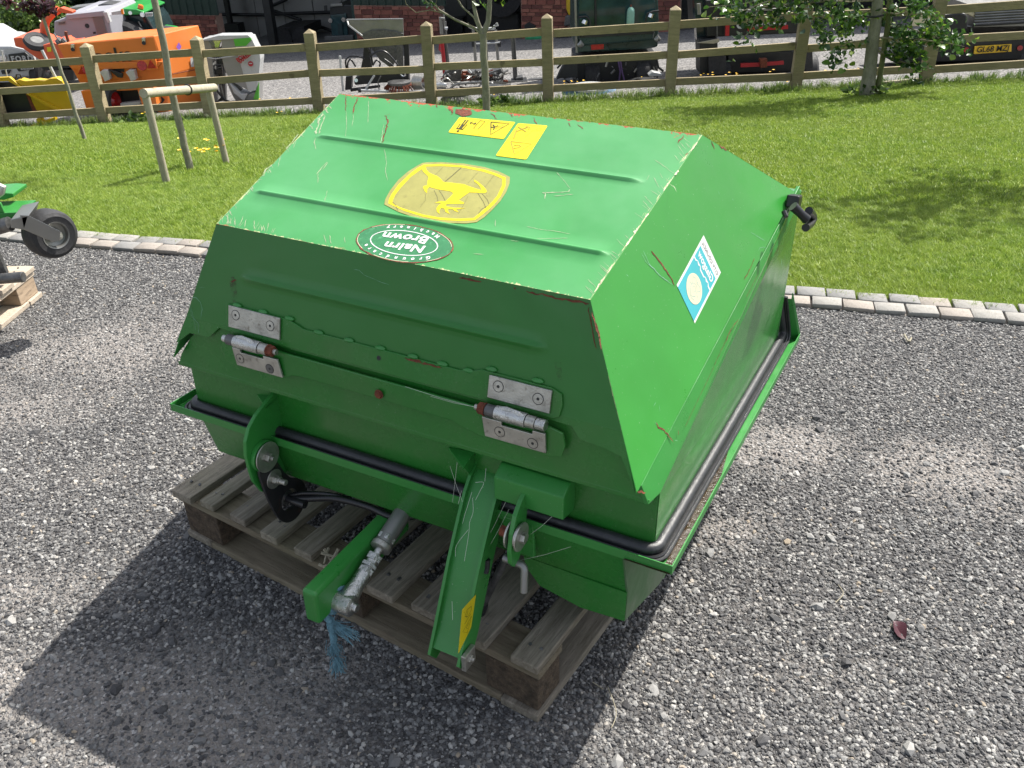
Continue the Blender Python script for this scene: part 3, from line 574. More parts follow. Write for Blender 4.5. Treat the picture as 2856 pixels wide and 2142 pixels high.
def patch(TL, TR, BR, BL, nu, vst, ribs, rib_h, name, mat, parent, uext=None, flip=False):
    """folded sheet: rows from bottom (v=0) to top; ribs = list of (v, halfwidth, u0, u1)"""
    TL, TR, BR, BL = map(Vector, (TL, TR, BR, BL)); L = ((TL + TR) / 2 - (BL + BR) / 2).length; W0 = ((BR - BL).length + (TR - TL).length) / 2
    vs = sorted(set([0, L] + [x for rv, hw, a, b in ribs for x in (rv - hw, rv - hw * .62, rv - hw * .3, rv, rv + hw * .3, rv + hw * .62, rv + hw)] + list(np.linspace(0, L, vst))))
    us = sorted(set(list(np.linspace(0, 1, nu)) + [x for rv, hw, a, b in ribs for x in (a - .012, a, a + .012, b - .012, b, b + .012)])); us = [u for u in us if 0 <= u <= 1]
    n = (BR - BL).cross(TL - BL).normalized(); mb = MB(); mb.uv = []
    for v in vs:
        t = v / L; a, b = BL.lerp(TL, t), BR.lerp(TR, t)
        for u in us:
            p = a.lerp(b, u); d = 0
            for rv, hw, u0, u1 in ribs:
                e = min(1, max(0, (u - u0) / .015)) * min(1, max(0, (u1 - u) / .015)); q = abs(v - rv) / hw
                if q < 1: d += rib_h * (math.cos(q * math.pi) * .5 + .5) * e
            mb.v.append(p + n * d); mb.uv.append((((u - .5) * W0), v))
    nu_ = len(us); mb.f = [(j * nu_ + i, j * nu_ + i + 1, (j + 1) * nu_ + i + 1, (j + 1) * nu_ + i) for j in range(len(vs) - 1) for i in range(nu_ - 1)]
    o = mb.build(name, mat, parent, smooth=True, fixn=False); return o, n, L
topL = ((Vector(lA) + Vector(lB)) / 2 - (Vector(lC) + Vector(lD)) / 2).length
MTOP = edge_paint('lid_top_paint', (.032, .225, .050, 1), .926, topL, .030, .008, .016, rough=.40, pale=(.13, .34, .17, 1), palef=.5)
MSIDE = green_paint('lid_side_paint', (.028, .225, .028, 1), -.08, .34, grime=(.06, .26, .05, 1))
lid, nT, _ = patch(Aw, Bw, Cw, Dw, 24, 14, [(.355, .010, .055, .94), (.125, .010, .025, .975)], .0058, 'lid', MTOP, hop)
# front sheet: upper rectangle of a patch plus a shaped lower hem
def onF(z, x): 
    t = (z - lE[2]) / (lC[2] - lE[2]); return H(x, lE[1] + (lC[1] - lE[1]) * t, z)
zc = .27; tt = (lC[2] - zc) / (lC[2] - lE[2]); xr = lC[0] + (lE[0] - lC[0]) * tt; xl = lD[0] + (lF[0] - lD[0]) * tt
MFRONT = edge_paint('lid_front_paint', GD, ((xr - xl) + .897) / 2, .2296, .003, .0, .003, prim=.0, pale=(.045, .12, .03, 1), palef=.4)  # base green holds the shade of the lid front
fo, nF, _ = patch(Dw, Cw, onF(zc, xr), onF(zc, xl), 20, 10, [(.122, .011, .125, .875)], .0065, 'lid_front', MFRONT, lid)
mb = MB(); hem = [(xl, zc), (xl - .034, .20), (-1.2, .232), (-1.139, .235), (-1.107, .263), (-1.0, .258), (-.40, .258), (-.222, .256), (-.202, .235), (-.151, .231), (-.118, .224), (-.086, .175), (lE[0] - .004, lE[2]), (xr, zc)]
mb.prism([onF(z, x) for x, z in hem][::-1], -nF * .003); mb.build('front_hem', M['green_dirty_shaded'], lid)
mb = MB(); mb.uv = None; mb.prism([Ew, Pw, Bw, Cw], (Cw - Bw).cross(Ew - Bw).normalized() * -.0025); 
nS = (Pw - Ew).cross(Bw - Ew).normalized()
if nS.dot(HX) < 0: nS = -nS
mb = MB(); mb.prism([Ew, Pw, Bw, Cw], -nS * .003); rs_ = mb.build('lid_side', MSIDE, lid, bevel=.001)
mb = MB(); nSl = Vector(HV(*(lambda q: (-q[0], q[1], q[2]))((RH.transposed() @ nS)))); mb.prism([Fw, Plw, Aw, Dw], -nSl * .003); mb.build('lid_side', M['green'], lid, bevel=.001)
bk = MB(); bk.prism([Bw, Aw, Plw, Pw], HV(0, -.1, -.9) * .004); bk.build('lid_back', M['green'], lid)
# ---- body under the lid
xb0, xb1 = XC - .6118, XC + .6118; kb_ = .025
body_prof = [(.0437, -.02), (.0437, .107), (.0437, .132), (.80, .447), (.87, .474), (.94, .474), (1.06, .03), (1.065, -.02)]
def widen(y): return kb_ * max(0, min(1, y / .95))
mb = MB(); n = len(body_prof)
mb.v = [H(xb0 - widen(y) * max(0, z) / .48, y, z) for y, z in body_prof] + [H(xb1 + widen(y) * max(0, z) / .48, y, z) for y, z in body_prof]
mb.f = [list(range(n))[::-1], [n + i for i in range(n)]] + [(i, (i + 1) % n, n + (i + 1) % n, n + i) for i in range(n)]
body = mb.build('body', M['green_dirty_shaded'], hop, bevel=.003)
mb = MB(); q_ = [(.046, -.015), (.046, .128), (.80, .444), (.87, .471), (.935, .471), (1.055, .03), (1.058, -.015)]; mb.prism([H(xb1 + .0006 + widen(y) * max(0, z) / .48, y, z) for y, z in q_], HX * .0006); mb.build('side_panel', green_paint('side_panel_paint', (.03, .20, .03, 1), .1, .17, grime=(.14, .20, .10, 1)), body)
mb = MB(); mb.prism([H(x, .006 + (z - .13) * .05, z) for x, z in [(-1.272, .126), (-.060, .126), (-.077, .160), (-.120, .215), (-.150, .235), (-.178, .30), (-1.154, .30), (-1.182, .235), (-1.212, .215), (-1.255, .16)]], HV(0, .02, 0)); mb.prism([H(-1.272, .006, .127), H(-.060, .006, .127), H(-.060, .044, .110), H(-1.272, .044, .110)], HV(0, 0, .01)); mb.build('front_plate', M['green_dirty_shaded'], body, bevel=.0015)
# bright hem strip under the lid side seam
mb = MB(); s0 = H(xb1 + .001, .03, .150); e0 = H(xb1 + .026, .93, .492); dn = HV(0, .02, -.045)
mb.prism([H(-.0752, .0, .169), H(-.0733, .046, .1866), Vector(Pw) + HV(.0, .05, .002), Vector(Pw) + HV(.0055, .055, -.035), H(-.0520, .046, .129), H(-.060, .004, .128)], HV(-.008, 0, -.002)); mb.build('side_hem', M['green'], body, bevel=.001)
# ---- rim gutter with its upright lip
def rimpts(off, z): return [(-1.3317 - off, 1.12 + off, z), (-1.3317 - off, -off, z), (off, -off, z), (off, 1.12 + off, z)]
mb = MB()
def strip(mb, path, prof):
    """sweep 2-d profile (out, up) round the rim path"""
    k = len(prof); b = len(mb.v)
    for p, o in path: mb.v += [H(p[0] + o[0] * a, p[1] + o[1] * a, p[2] + c) for a, c in prof]
    mb.f += [(b + i * k + j, b + i * k + (j + 1) % k, b + (i + 1) * k + (j + 1) % k, b + (i + 1) * k + j) for i in range(len(path) - 1) for j in range(k)]
    mb.f += [[b + j for j in range(k)][::-1], [b + (len(path) - 1) * k + j for j in range(k)]]
rim_path = [((-1.30, 1.07, .142), (-1, .3)), ((-1.3317, 1.12, 0), (-1, .3)), ((-1.3317, 0, 0), (-1, -1)), ((0, 0, 0), (1, -1)), ((0, 1.12, 0), (1, .3)), ((-.03, 1.07, .142), (1, .3))]
strip(mb, rim_path, [(-.001, .002), (-.001, -.019), (-.058, -.019), (-.058, -.0165), (-.0035, -.0165), (-.0035, .002)])
mb.build('rim_gutter', M['green'], hop, bevel=.0007)
mb = MB(); seal_path = [((-1.335 + .05, 1.06, .142), (-1, .3)), ((-1.335 + .05, 1.10, .0), (-1, .3)), ((-1.335 + .05, .03, 0), (-1, -1)), ((-.046, .03, 0), (1, -1)), ((-.046, 1.10, 0), (1, .3)), ((-.070, 1.06, .142), (1, .3))]
pp = []
for i, (p, o) in enumerate(seal_path): pp.append(H(p[0], p[1], p[2] - .001))
def round_path(P, r_=.028, n=5):
    out = [P[0]]
    for i in range(1, len(P) - 1):
        a = (P[i - 1] - P[i]).normalized() * r_; b = (P[i + 1] - P[i]).normalized() * r_
        for k in range(n + 1):
            t = k / n; out.append(P[i] + a * (1 - t) ** 2 + b * t ** 2)
    return out + [P[-1]]
rp = round_path(pp); mb.tube(rp, .0132, 16); mb.build('rubber_seal', M['rubber'], hop, smooth=True)
for dd, rr_, nm_ in ((.0145, .005, 'plastic'), (.0215, .0038, 'rubber')):
    so = [(-1.2853 - dd, 1.065, .138), (-1.2853 - dd, 1.105, -.002), (-1.2853 - dd, .03 - dd, -.002), (-.046 + dd, .03 - dd, -.002), (-.046 + dd, 1.105, -.002), (-.068 + dd, 1.065, .138)]
    mb = MB(); mb.tube(round_path([H(x, y, z - .008) for x, y, z in so], .04), rr_, 8); mb.build('seal_strip', M[nm_], hop, smooth=True)
OIL = NT('oily_residue'); c_ = OIL.ramp(OIL.noise(38, 8, .75), [(.3, (.012, .009, .005)), (.52, (.035, .02, .008)), (.7, (.02, .03, .008)), (.85, (.10, .022, .012))]); OIL.set(color=c_, rough=OIL.ramp(OIL.noise(60, 4), [(.3, (.08, .08, .08)), (.7, (.5, .5, .5))])); OIL.bump(OIL.noise(120, 5), .4, .004)
mb = MB(); r = random.Random(4); L_ = [(-.052, -.001), (-.0055, -.0045)]; ys = [-.004 + .03 * k for k in range(17)]
vs = []
for k, y in enumerate(ys): wv = .0 if k < 12 else (k - 11) * .004; vs += [H(-.020 - .001 * k + r.uniform(-.002, .002) if k else -.055, y, -.0158), H(-.0042 - wv, y, -.0158)]
mb.add(vs, [(2 * i, 2 * i + 1, 2 * i + 3, 2 * i + 2) for i in range(len(ys) - 1)]); mb.add([H(-.10, -.0035, -.0157), H(-.03, -.0035, -.0157), H(-.03, .02, -.0157), H(-.09, .012, -.0157)], [(0, 1, 2, 3)]); mb.build('oily_residue', OIL.m, hop)
# ---- tank below the rim
mb = MB(); tp = [(.004, -.011), (.0365, -.134), (.12, -.20), (.30, -.312), (.90, -.312), (1.07, -.011)]; n = len(tp)
mb.v = [H(XC - .566, y, z) for y, z in tp] + [H(XC + .566, y, z) for y, z in tp]; mb.f = [list(range(n))[::-1], [n + i for i in range(n)]] + [(i, (i + 1) % n, n + (i + 1) % n, n + i) for i in range(n)]
mb.build('tank', M['green_dirty_shaded'], hop, bevel=.003)
mb = MB(); mb.prism([H(-.0985, .002, -.02), H(-.0985, .036, -.134), H(-.0985, .034, -.212), H(-.0985, .27, -.300), H(-.0985, .9, -.300), H(-.0985, 1.05, -.02)], HV(-.004, 0, 0)); mb.build('tank_side', M['green_grime'], hop)
mb = MB(); mb.prism([H(-.0995, .033, -.135), H(-.0995, .031, -.212), H(-.20, .031, -.218), H(-.30, .034, -.20), H(-.335, .035, -.16), H(-.34, .036, -.134)], HV(0, .006, 0)); mb.build('front_foot', M['green_dirty_shaded'], hop)
# ---- hinge backing plates (welded, wavy edge)
nfl = -nF if nF.dot(HY) > 0 else nF
def plate(name, pts, th, mat, parent, off=0.0): 
    mb = MB(); mb.prism([onF(z, x) + nfl * off for x, z in pts], nfl * th); return mb.build(name, mat, parent, bevel=.0015)
up = [(-1.080, .316), (-1.076, .325), (-1.03, .3245), (-.90, .3235), (-.875, .316), (-.86, .311), (-.76, .3105), (-.60, .310), (-.47, .309), (-.44, .314), (-.42, .321), (-.27, .320), (-.247, .312), (-.243, .29), (-.247, .268), (-.26, .262), (-.40, .262), (-.90, .263), (-1.06, .265), (-1.08, .275)]
plate('backing_plate', up[::-1], .005, M['green_dirty_shaded'], lid, .0005)
lw = [(-1.08, .255), (-.92, .250), (-.41, .247), (-.262, .246), (-.235, .240), (-.229, .215), (-.235, .190), (-.26, .182), (-.41, .184), (-.45, .190), (-.48, .201), (-.86, .203), (-.89, .200), (-.92, .186), (-1.06, .184), (-1.09, .19), (-1.1, .22)]
mb = MB(); mb.prism([H(x, -.004 + (z - .18) * .06, z) for x, z in lw][::-1], HV(0, -.006, 0)); mb.build('backing_plate', M['green_dirty_shaded'], body, bevel=.0015)
for x in (-1.05, -.975, -.90, -.82, -.74, -.66, -.58, -.51, -.45, -.40, -.30):
    zz = .3255 if (x < -.88 or x > -.43) else .3115; mb = MB(); c = onF(zz, x) + nfl * .003; mb.tube([c - HX * .012, c - HX * .006, c + HX * .006, c + HX * .012], [.002, .0052, .0052, .002], 8); mb.build('weld_bead', M['scratchg'] if False else M['green'], lid, smooth=True)
mb = MB(); c = onF(.291, -.661) + nfl * .0058; mb.cyl(c, c - nfl * .0001, .0052, 16); mb.build('bolt_hole', M['black'], lid)
mb = MB(); c = H(-.655, -.0105, .217); mb.cyl(c, c - HY * .007, .0085, 6); mb.cyl(c, c - HY * .003, .0105, 16); mb.build('rusty_bolt', M['rust'], body, bevel=.001)
# ---- hinges
def hinge(x0, mirror, lab):
    hg = thing_part('hinge', hop); W = .148 if not mirror else .134; zt = (.324, .2755) if not mirror else (.3165, .2715)
    mb = MB(); mb.prism([onF(z, x) + nfl * .0065 for x, z in ((x0, zt[0]), (x0 + W, zt[0]), (x0 + W, zt[1]), (x0, zt[1]))][::-1], nfl * .0055); mb.build('upper_leaf', M['steel'], hg, bevel=.0012)
    mb = MB(); xl_ = x0 + (.02 if not mirror else 0); mb.prism([H(x, -.0115, z) for x, z in ((xl_ - .006, .236), (x0 + .038, .236), (x0 + .038, .228), (x0 + .105, .228), (x0 + .105, .236), (x0 + W - .002, .236), (x0 + W + (.006 if not mirror else 0), .192), (xl_, .192))][::-1], HV(0, -.0055, 0)); mb.build('lower_leaf', M['steel'], hg, bevel=.0012)
    for k, (xx, zz) in enumerate(((x0 + .022, zt[0] - .018), (x0 + W - .026, zt[0] - .022), (x0 + .034, .212), (x0 + W - .028, .207))):
        c = (onF(zz, xx) + nfl * .0122) if k < 2 else H(xx, -.0171, zz); nn = nfl if k < 2 else -HY; s = MB(); s.tube2(c, nn, [(0, .0105), (.0004, .0104), (.0005, .0033), (.00051, 0)], 20); s.build('screw', [M['steel_dark'] if (k == 3 and not mirror) else M['steel']], hg, smooth=False)
        s = MB(); s.tube2(c + nn * .0006, nn, [(0, .0034), (.0001, 0)], 6); s.build('hex_socket', M['black'], hg); s = MB(); s.tube2(c, nn, [(0, .0118), (.0002, .0118), (.00021, .0105), (0, .0105)], 24); s.build('screw_ring', M['black'], hg)
    zc_, yc = .258, -.0215; bx = x0 + (.016 if not mirror else .012); k_ = 1.0 if not mirror else .92
    segs = ((bx - .004 * k_, bx + .018 * k_, .0125, 'steel_dark'), (bx + .0185 * k_, bx + .090 * k_, .0145, 'bright_steel'), (bx + .091 * k_, bx + .112 * k_, .0125, 'steel'))
    for a, b, r_, mt in segs:
        mb = MB(); mb.tube([H(a, yc, zc_), H(a + .001, yc, zc_), H(b - .001, yc, zc_), H(b, yc, zc_)], [r_ - .001, r_, r_, r_ - .001], 20); mb.build('knuckle', M[mt], hg, smooth=True)
    mb = MB(); mb.tube([H(bx + .026, yc - .001, zc_ + .0135), H(bx + .040, yc - .0015, zc_ + .0145), H(bx + .055, yc - .001, zc_ + .0140), H(bx + .070, yc - .004, zc_ + .0125), H(bx + .080, yc - .005, zc_ + .0115)], [.003, .0052, .004, .006, .003], 8); mb.build('weld_bead', M['bright_steel'], hg, smooth=True)
    nutx, headx, d = (bx + .113, bx - .005, 1) if not mirror else (bx - .005, bx + .104, -1)
    mb = MB(); mb.cyl(H(nutx, yc, zc_), H(nutx + d * .016, yc, zc_), .0125, 6); mb.cyl(H(nutx, yc, zc_), H(nutx + d * .004, yc, zc_), .0135, 20); mb.build('nut', M['rust'], hg, bevel=.0015)
    mb = MB(); mb.cyl(H(nutx + d * .015, yc, zc_), H(nutx + d * .024, yc, zc_), .0062, 14); mb.build('pin', M['steel'], hg, bevel=.001)
    mb = MB(); mb.cyl(H(headx, yc, zc_), H(headx - d * (.012 if not mirror else .020), yc, zc_), .0085 if not mirror else .0115, 16); mb.build('pin', M['bright_steel'], hg, bevel=.0015)
def thing_part(name, parent):
    o = bpy.data.objects.new(name, None); COL.objects.link(o); o.parent = parent; LOC[o.name] = LOC[parent.name]; o.empty_display_size = .05; return o
hinge(-1.068, False, ''); hinge(-.399, True, '')
# ---- left lug, pivot, black link plate
def smooth_poly(P, it=2):
    for _ in range(it):
        Q = []
        for i in range(len(P)): a, b = P[i], P[(i + 1) % len(P)]; Q += [tuple(x * .75 + y * .25 for x, y in zip(a, b)), tuple(x * .25 + y * .75 for x, y in zip(a, b))]
        P = Q
    return P
def xplate(name, x, th, poly, mat, parent, bev=.0015): mb = MB(); mb.prism([H(x, y, z) for y, z in poly], HX * th); return mb.build(name, mat, parent, bevel=bev)
xplate('lift_lug', -1.010, .010, [(.045, .104), (.036, .103)] + [(.012, .094), (-.030, .078), (-.058, .058), (-.076, .030), (-.082, -.005), (-.080, -.045), (-.074, -.085), (-.055, -.125), (-.02, -.15), (.02, -.15), (.04, -.10), (.045, 0)], M['green'], hop)
mb = MB(); mb.prism([H(-1.0, .044, .09), H(-1.0, .0, .083), H(-1.066, .044, .078)], HV(0, 0, -.006)); mb.prism([H(-1.012, .035, .085), H(-1.06, .043, .08), H(-1.012, .04, .035)], HV(0, .004, 0)); mb.build('lug_gusset', M['green'], hop, bevel=.001)
pv = MB(); pv.cyl(H(-1.0, -.036, -.030), H(-.988, -.036, -.030), .039, 32); pv.build('pivot_boss', M['green'], hop, bevel=.001)
wz = MB(); wz.cyl(H(-.984, -.036, -.030), H(-.9805, -.036, -.030), .038, 32); wz.build('washer', M['steel'], hop, bevel=.0008)
wz = MB(); wz.cyl(H(-.9805, -.036, -.030), H(-.970, -.036, -.030), .0125, 6); wz.cyl(H(-.970, -.036, -.030), H(-.963, -.036, -.030), .0055, 12); wz.build('nut', M['steel'], hop, bevel=.0008)
link = []; 
for k in range(30):
    a = 2 * math.pi * k / 30; link.append((.018 + .055 * math.cos(a), -.195 + .058 * math.sin(a)))
def hull2(P):
    P = sorted(set(P)); 
    def half(P):
        o = []
        for p in P:
            while len(o) > 1 and (o[-1][0] - o[-2][0]) * (p[1] - o[-2][1]) - (o[-1][1] - o[-2][1]) * (p[0] - o[-2][0]) <= 0: o.pop()
            o.append(p)
        return o
    a, b = half(P), half(P[::-1]); return a[:-1] + b[:-1]
body_l = [p for p in link if p[0] > -.03 or p[1] < -.19]
lp = smooth_poly([(-.068, -.052), (-.055, -.040), (-.025, -.040), (-.006, -.060), (.008, -.10), (.030, -.135), (.062, -.155), (.078, -.195), (.068, -.235), (.03, -.258), (-.01, -.25), (-.035, -.215), (-.056, -.14), (-.066, -.08)], 2)
def holed(mb, outer, c, r_, x, th):
    n = len(outer); hs = []
    for y, z in outer: a = math.atan2(z - c[1], y - c[0]); hs.append((c[0] + r_ * math.cos(a), c[1] + r_ * math.sin(a)))
    for xx in (x, x + th): mb.v += [H(xx, y, z) for y, z in outer] + [H(xx, y, z) for y, z in hs]
    for i in range(n):
        j = (i + 1) % n; mb.f += [(i, j, n + j, n + i), (2 * n + i, 3 * n + i, 3 * n + j, 2 * n + j), (i, 2 * n + i, 2 * n + j, j), (n + i, n + j, 3 * n + j, 3 * n + i)]
mb = MB(); holed(mb, lp, (.012, -.188), .029, -.992, .0085); mb.build('link_plate', M['black_plate'], hop, bevel=.001)
wz = MB(); wz.cyl(H(-.983, -.028, -.098), H(-.980, -.028, -.098), .025, 28); wz.cyl(H(-.980, -.028, -.098), H(-.968, -.028, -.098), .0125, 6); wz.cyl(H(-.968, -.028, -.098), H(-.962, -.028, -.098), .0095, 16); wz.cyl(H(-.962, -.028, -.098), H(-.945, -.028, -.098), .0072, 16); wz.build('link_bolt', M['steel'], hop, bevel=.0008)
mb = MB(); mb.cyl(H(-1.03, .016, -.186), H(-.992, .016, -.186), .019, 18); mb.cyl(H(-.995, .004, -.174), H(-.960, .002, -.172), .009, 12); mb.build('hose_fitting', M['steel_dark'], hop, bevel=.003)
# hydraulic hoses
hs0 = [H(-.975, -.002, -.172), H(-.93, .01, -.165), H(-.85, .03, -.150), H(-.76, .04, -.150), H(-.68, .035, -.150), H(-.62, .08, -.150)]
def cat(P, n=6):
    P = [P[0]] + P + [P[-1]]; out = []
    for i in range(1, len(P) - 2):
        for k in range(n):
            t = k / n; a, b, c, d = P[i - 1], P[i], P[i + 1], P[i + 2]
            out.append(.5 * ((2 * b) + (c - a) * t + (2 * a - 5 * b + 4 * c - d) * t * t + (3 * b - a - 3 * c + d) * t ** 3))
    return out + [P[-1]]
MB().tube(cat(hs0), .0085, 12).build('hydraulic_hose', M['hose'], hop, smooth=True)
MB().tube(cat([p + HV(.0, .006, .013 * math.sin(i * 1.2 + .4)) for i, p in enumerate(hs0)]), .0055, 10).build('hydraulic_hose', M['hose'], hop, smooth=True)
MB().tube(cat([hs0[0], hs0[0] + HX * .03, hs0[0] + HX * .055]), .0105, 12).build('hose_sleeve', M['hose'], hop, smooth=True)
# ---- channel arm
def locyz(u, v, x): q_ = RH.transposed() @ (onplane(u, v, H(x, 0, 0), HX) - OH); return (q_.y, q_.z)
prof = [(.044, .112)] + [locyz(u, v, -.463) for u, v in ((1322, 1292), (1306, 1325), (1291, 1370), (1276, 1430), (1262, 1490), (1246, 1560), (1228, 1650), (1210, 1740), (1192, 1825))]
back = [(.044, -.01)] + [(y + .052, z - .03) for y, z in prof[3:-1]] + [(prof[-1][0] + .05, prof[-1][1] - .022), (prof[-1][0] + .022, prof[-1][1] - .030)]
arm = None
for k, x in enumerate((-.463, -.391)):
    q = smooth_poly(prof[::1], 0); poly = prof + back[::-1]
    o = xplate('arm_flange', x, .007, poly, M['green'], hop)
    if k: armf = o
mb = MB(); w = [(y + .010, z - .006) for y, z in prof[:-1]] + [(prof[-1][0] + .012, prof[-1][1] + .012)]; vs = []
for y, z in w: vs += [H(-.456, y, z), H(-.391, y, z)]
for y, z in w: vs += [H(-.456, y + .006, z - .004), H(-.391, y + .006, z - .004)]
n = len(w); mb.add(vs, [(2 * i, 2 * i + 1, 2 * i + 3, 2 * i + 2) for i in range(n - 1)] + [(2 * n + 2 * i, 2 * n + 2 * i + 2, 2 * n + 2 * i + 3, 2 * n + 2 * i + 1) for i in range(n - 1)] + [(2 * n - 2, 2 * n - 1, 4 * n - 1, 4 * n - 2)]); mb.build('arm_web', M['green'], hop, smooth=True)
mb = MB(); mb.box(H(-.377, -.150, -.285), .011, .042, .042, HAX); mb.cyl(H(-.373, -.150, -.285), H(-.367, -.150, -.285), .010, 6); mb.cyl(H(-.384, -.15, -.285), H(-.362, -.150, -.285), .0055, 12); mb.build('pivot_bolt', M['steel'], hop, bevel=.0015)
mb = MB(); mb.tube([H(-.3835, -.048, -.095), H(-.3832, -.052, -.115), H(-.3835, -.058, -.125)], .007, 10); mb.build('slot', M['black'], hop)
# ---- right lug, box bracket, pin
xplate('lift_lug', -.322, .010, [(.045, .104), (.036, .100), (.012, .088), (-.025, .068), (-.050, .045), (-.066, .01), (-.074, -.03), (-.072, -.06), (-.06, -.078), (-.04, -.075), (-.022, -.05), (-.012, -.01), (.0, .03), (.045, .04)], M['green'], hop)
mb = MB(); pr_ = [(.045, .115), (.018, .112), (-.012, .095), (-.012, .040), (.045, .028)]; mb.prism([H(-.384, y, z) for y, z in pr_][::-1], HX * .157); mb.build('bracket_box', M['green'], hop, bevel=.003)
mb = MB(); mb.prism([H(-.525, .042, .088), H(-.46, .042, .098), H(-.46, .0, .085), H(-.46, .042, .02)], HV(0, .002, 0)); mb.prism([H(-.525, .042, .092), H(-.46, .042, .100), H(-.46, -.004, .088)], HV(0, 0, -.006)); mb.build('arm_gusset', M['green'], hop, bevel=.001)
for a, b, r_, mt, nm in ((-.329, -.325, .031, 'steel', 'washer'), (-.311, -.306, .026, 'steel', 'washer'), (-.306, -.302, .031, 'steel', 'washer'), (-.302, -.292, .0125, 'steel', 'nut'), (-.35, -.329, .012, 'rust', 'nut')):
    mb = MB(); mb.cyl(H(a, -.046, -.006), H(b, -.046, -.006), r_, 6 if nm == 'nut' else 30); mb.build(nm, M[mt], hop, bevel=.0008)
mb = MB(); mb.tube(round_path([H(-.345, -.045, -.078), H(-.296, -.045, -.080), H(-.290, -.062, -.135)], .012), .0082, 14); mb.build('crank_pin', M['galv'], hop, smooth=True)
mb = MB(); mb.prism([H(-.36, .02, -.05), H(-.36, .03, .03), H(-.36, .044, .03), H(-.36, .044, -.09)], HX * .03); mb.prism([H(-.375, .0, -.01), H(-.30, .0, -.01), H(-.30, .006, -.10), H(-.36, .006, -.10)], HV(0, .01, 0)); mb.build('lug_block', M['green'], hop, bevel=.002)
# ---- draw beam and hydraulic ram
mb = MB(); mb.box(H(-.7065, -.075, -.197), .040, .36, .088, (HX, HV(-.02, 1, .0).normalized(), HZ)); mb.build('draw_beam', M['green'], hop, bevel=.009, seg=3)
ra, rb_ = H(-.665, -.189, -.224), H(-.660, .100, -.112); rd = (rb_ - ra).normalized(); rl = (rb_ - ra).length
ram = thing_part('hydraulic_ram', hop)
MB().cyl(ra + rd * .158, rb_, .0215, 26).build('ram_tube', M['galv'], ram, smooth=True, bevel=.002)
MB().tube([ra + rd * .143, ra + rd * .146, ra + rd * .158, ra + rd * .161], [.0195, .0250, .0250, .0215], 26).build('ram_gland', M['steel'], ram, smooth=True)
MB().cyl(ra + rd * .166, ra + rd * .180, .0240, 6).build('lock_nut', M['bright_steel'], ram, bevel=.002)
MB().cyl(ra + rd * .118, ra + rd * .146, .0095, 18).build('ram_rod', M['bright_steel'], ram, smooth=True)
for a, b, r_ in ((.112, .128, .0195), (.094, .104, .0205), (.078, .092, .0195)): MB().cyl(ra + rd * a, ra + rd * b, r_, 6).build('lock_nut', M['bright_steel'], ram, bevel=.0015)
MB().cyl(ra + rd * .09, ra + rd * .115, .0145, 18).build('ram_rod', M['bright_steel'], ram, smooth=True)
MB().tube([ra + rd * .008, ra + rd * .028, ra + rd * .05, ra + rd * .080], [.0215, .0215, .0175, .0175], 22).build('rod_end', M['bright_steel'], ram, smooth=True)
MB().tube([ra - HX * .0215, ra - HX * .020, ra + HX * .020, ra + HX * .0215], [.0215, .0235, .0235, .0215], 26).build('rod_eye', M['bright_steel'], ram, smooth=True)
mb = MB(); mb.cyl(ra - HX * .03, ra + HX * .034, .0095, 18); mb.cyl(ra + HX * .0215, ra + HX * .025, .0125, 18); mb.build('cross_pin', M['bright_steel'], ram, smooth=True, bevel=.001)
# second ram behind the arm
ra2, rb2 = onplane(1346, 1690, H(0, .0, 0), HY), onplane(1414, 1550, H(0, .0, 0), HY); mb = MB(); mb.cyl(ra2, rb2, .0085, 16); mb.build('side_ram', M['steel_dark'], hop, smooth=True); mb = MB(); mb.tube([ra2 + (ra2 - rb2).normalized() * .045, ra2 + (ra2 - rb2).normalized() * .03, ra2, ra2 + (rb2 - ra2).normalized() * .012], [.010, .014, .013, .010], 14); mb.build('rubber_boot', M['rubber'], hop, smooth=True)
# ---- T handle latch on the right
lt = thing_part('rubber_latch', hop); q = lambda u, v, x: onplane(u, v, H(x, 0, 0), HX)
c1 = q(2207, 560, -.03); mb = MB(); mb.box(c1 + HX * .006, .030, .045, .030, (HX, (HV(0, .9, -.2)).normalized(), HV(0, .2, .9).normalized())); mb.build('keeper', M['plastic'], lt, bevel=.004)
mb = MB(); p1, p2 = q(2212, 575, -.012), q(2250, 612, .02); mb.tube([p1, p1.lerp(p2, .5), p2], [.012, .010, .012], 10); mb.build('strap', M['plastic'], lt, smooth=True)
p3, p4, p5 = q(2256, 588, .02), q(2268, 605, .02), q(2247, 635, .02); mb = MB(); mb.tube(cat([p3, p4, q(2262, 622, .02), p5]), .0095, 12); mb.build('t_handle', M['plastic'], lt, smooth=True)
MB().tube([q(2186, 590, -.02), q(2192, 605, -.012)], .006, 8).build('strap', M['plastic'], lt)
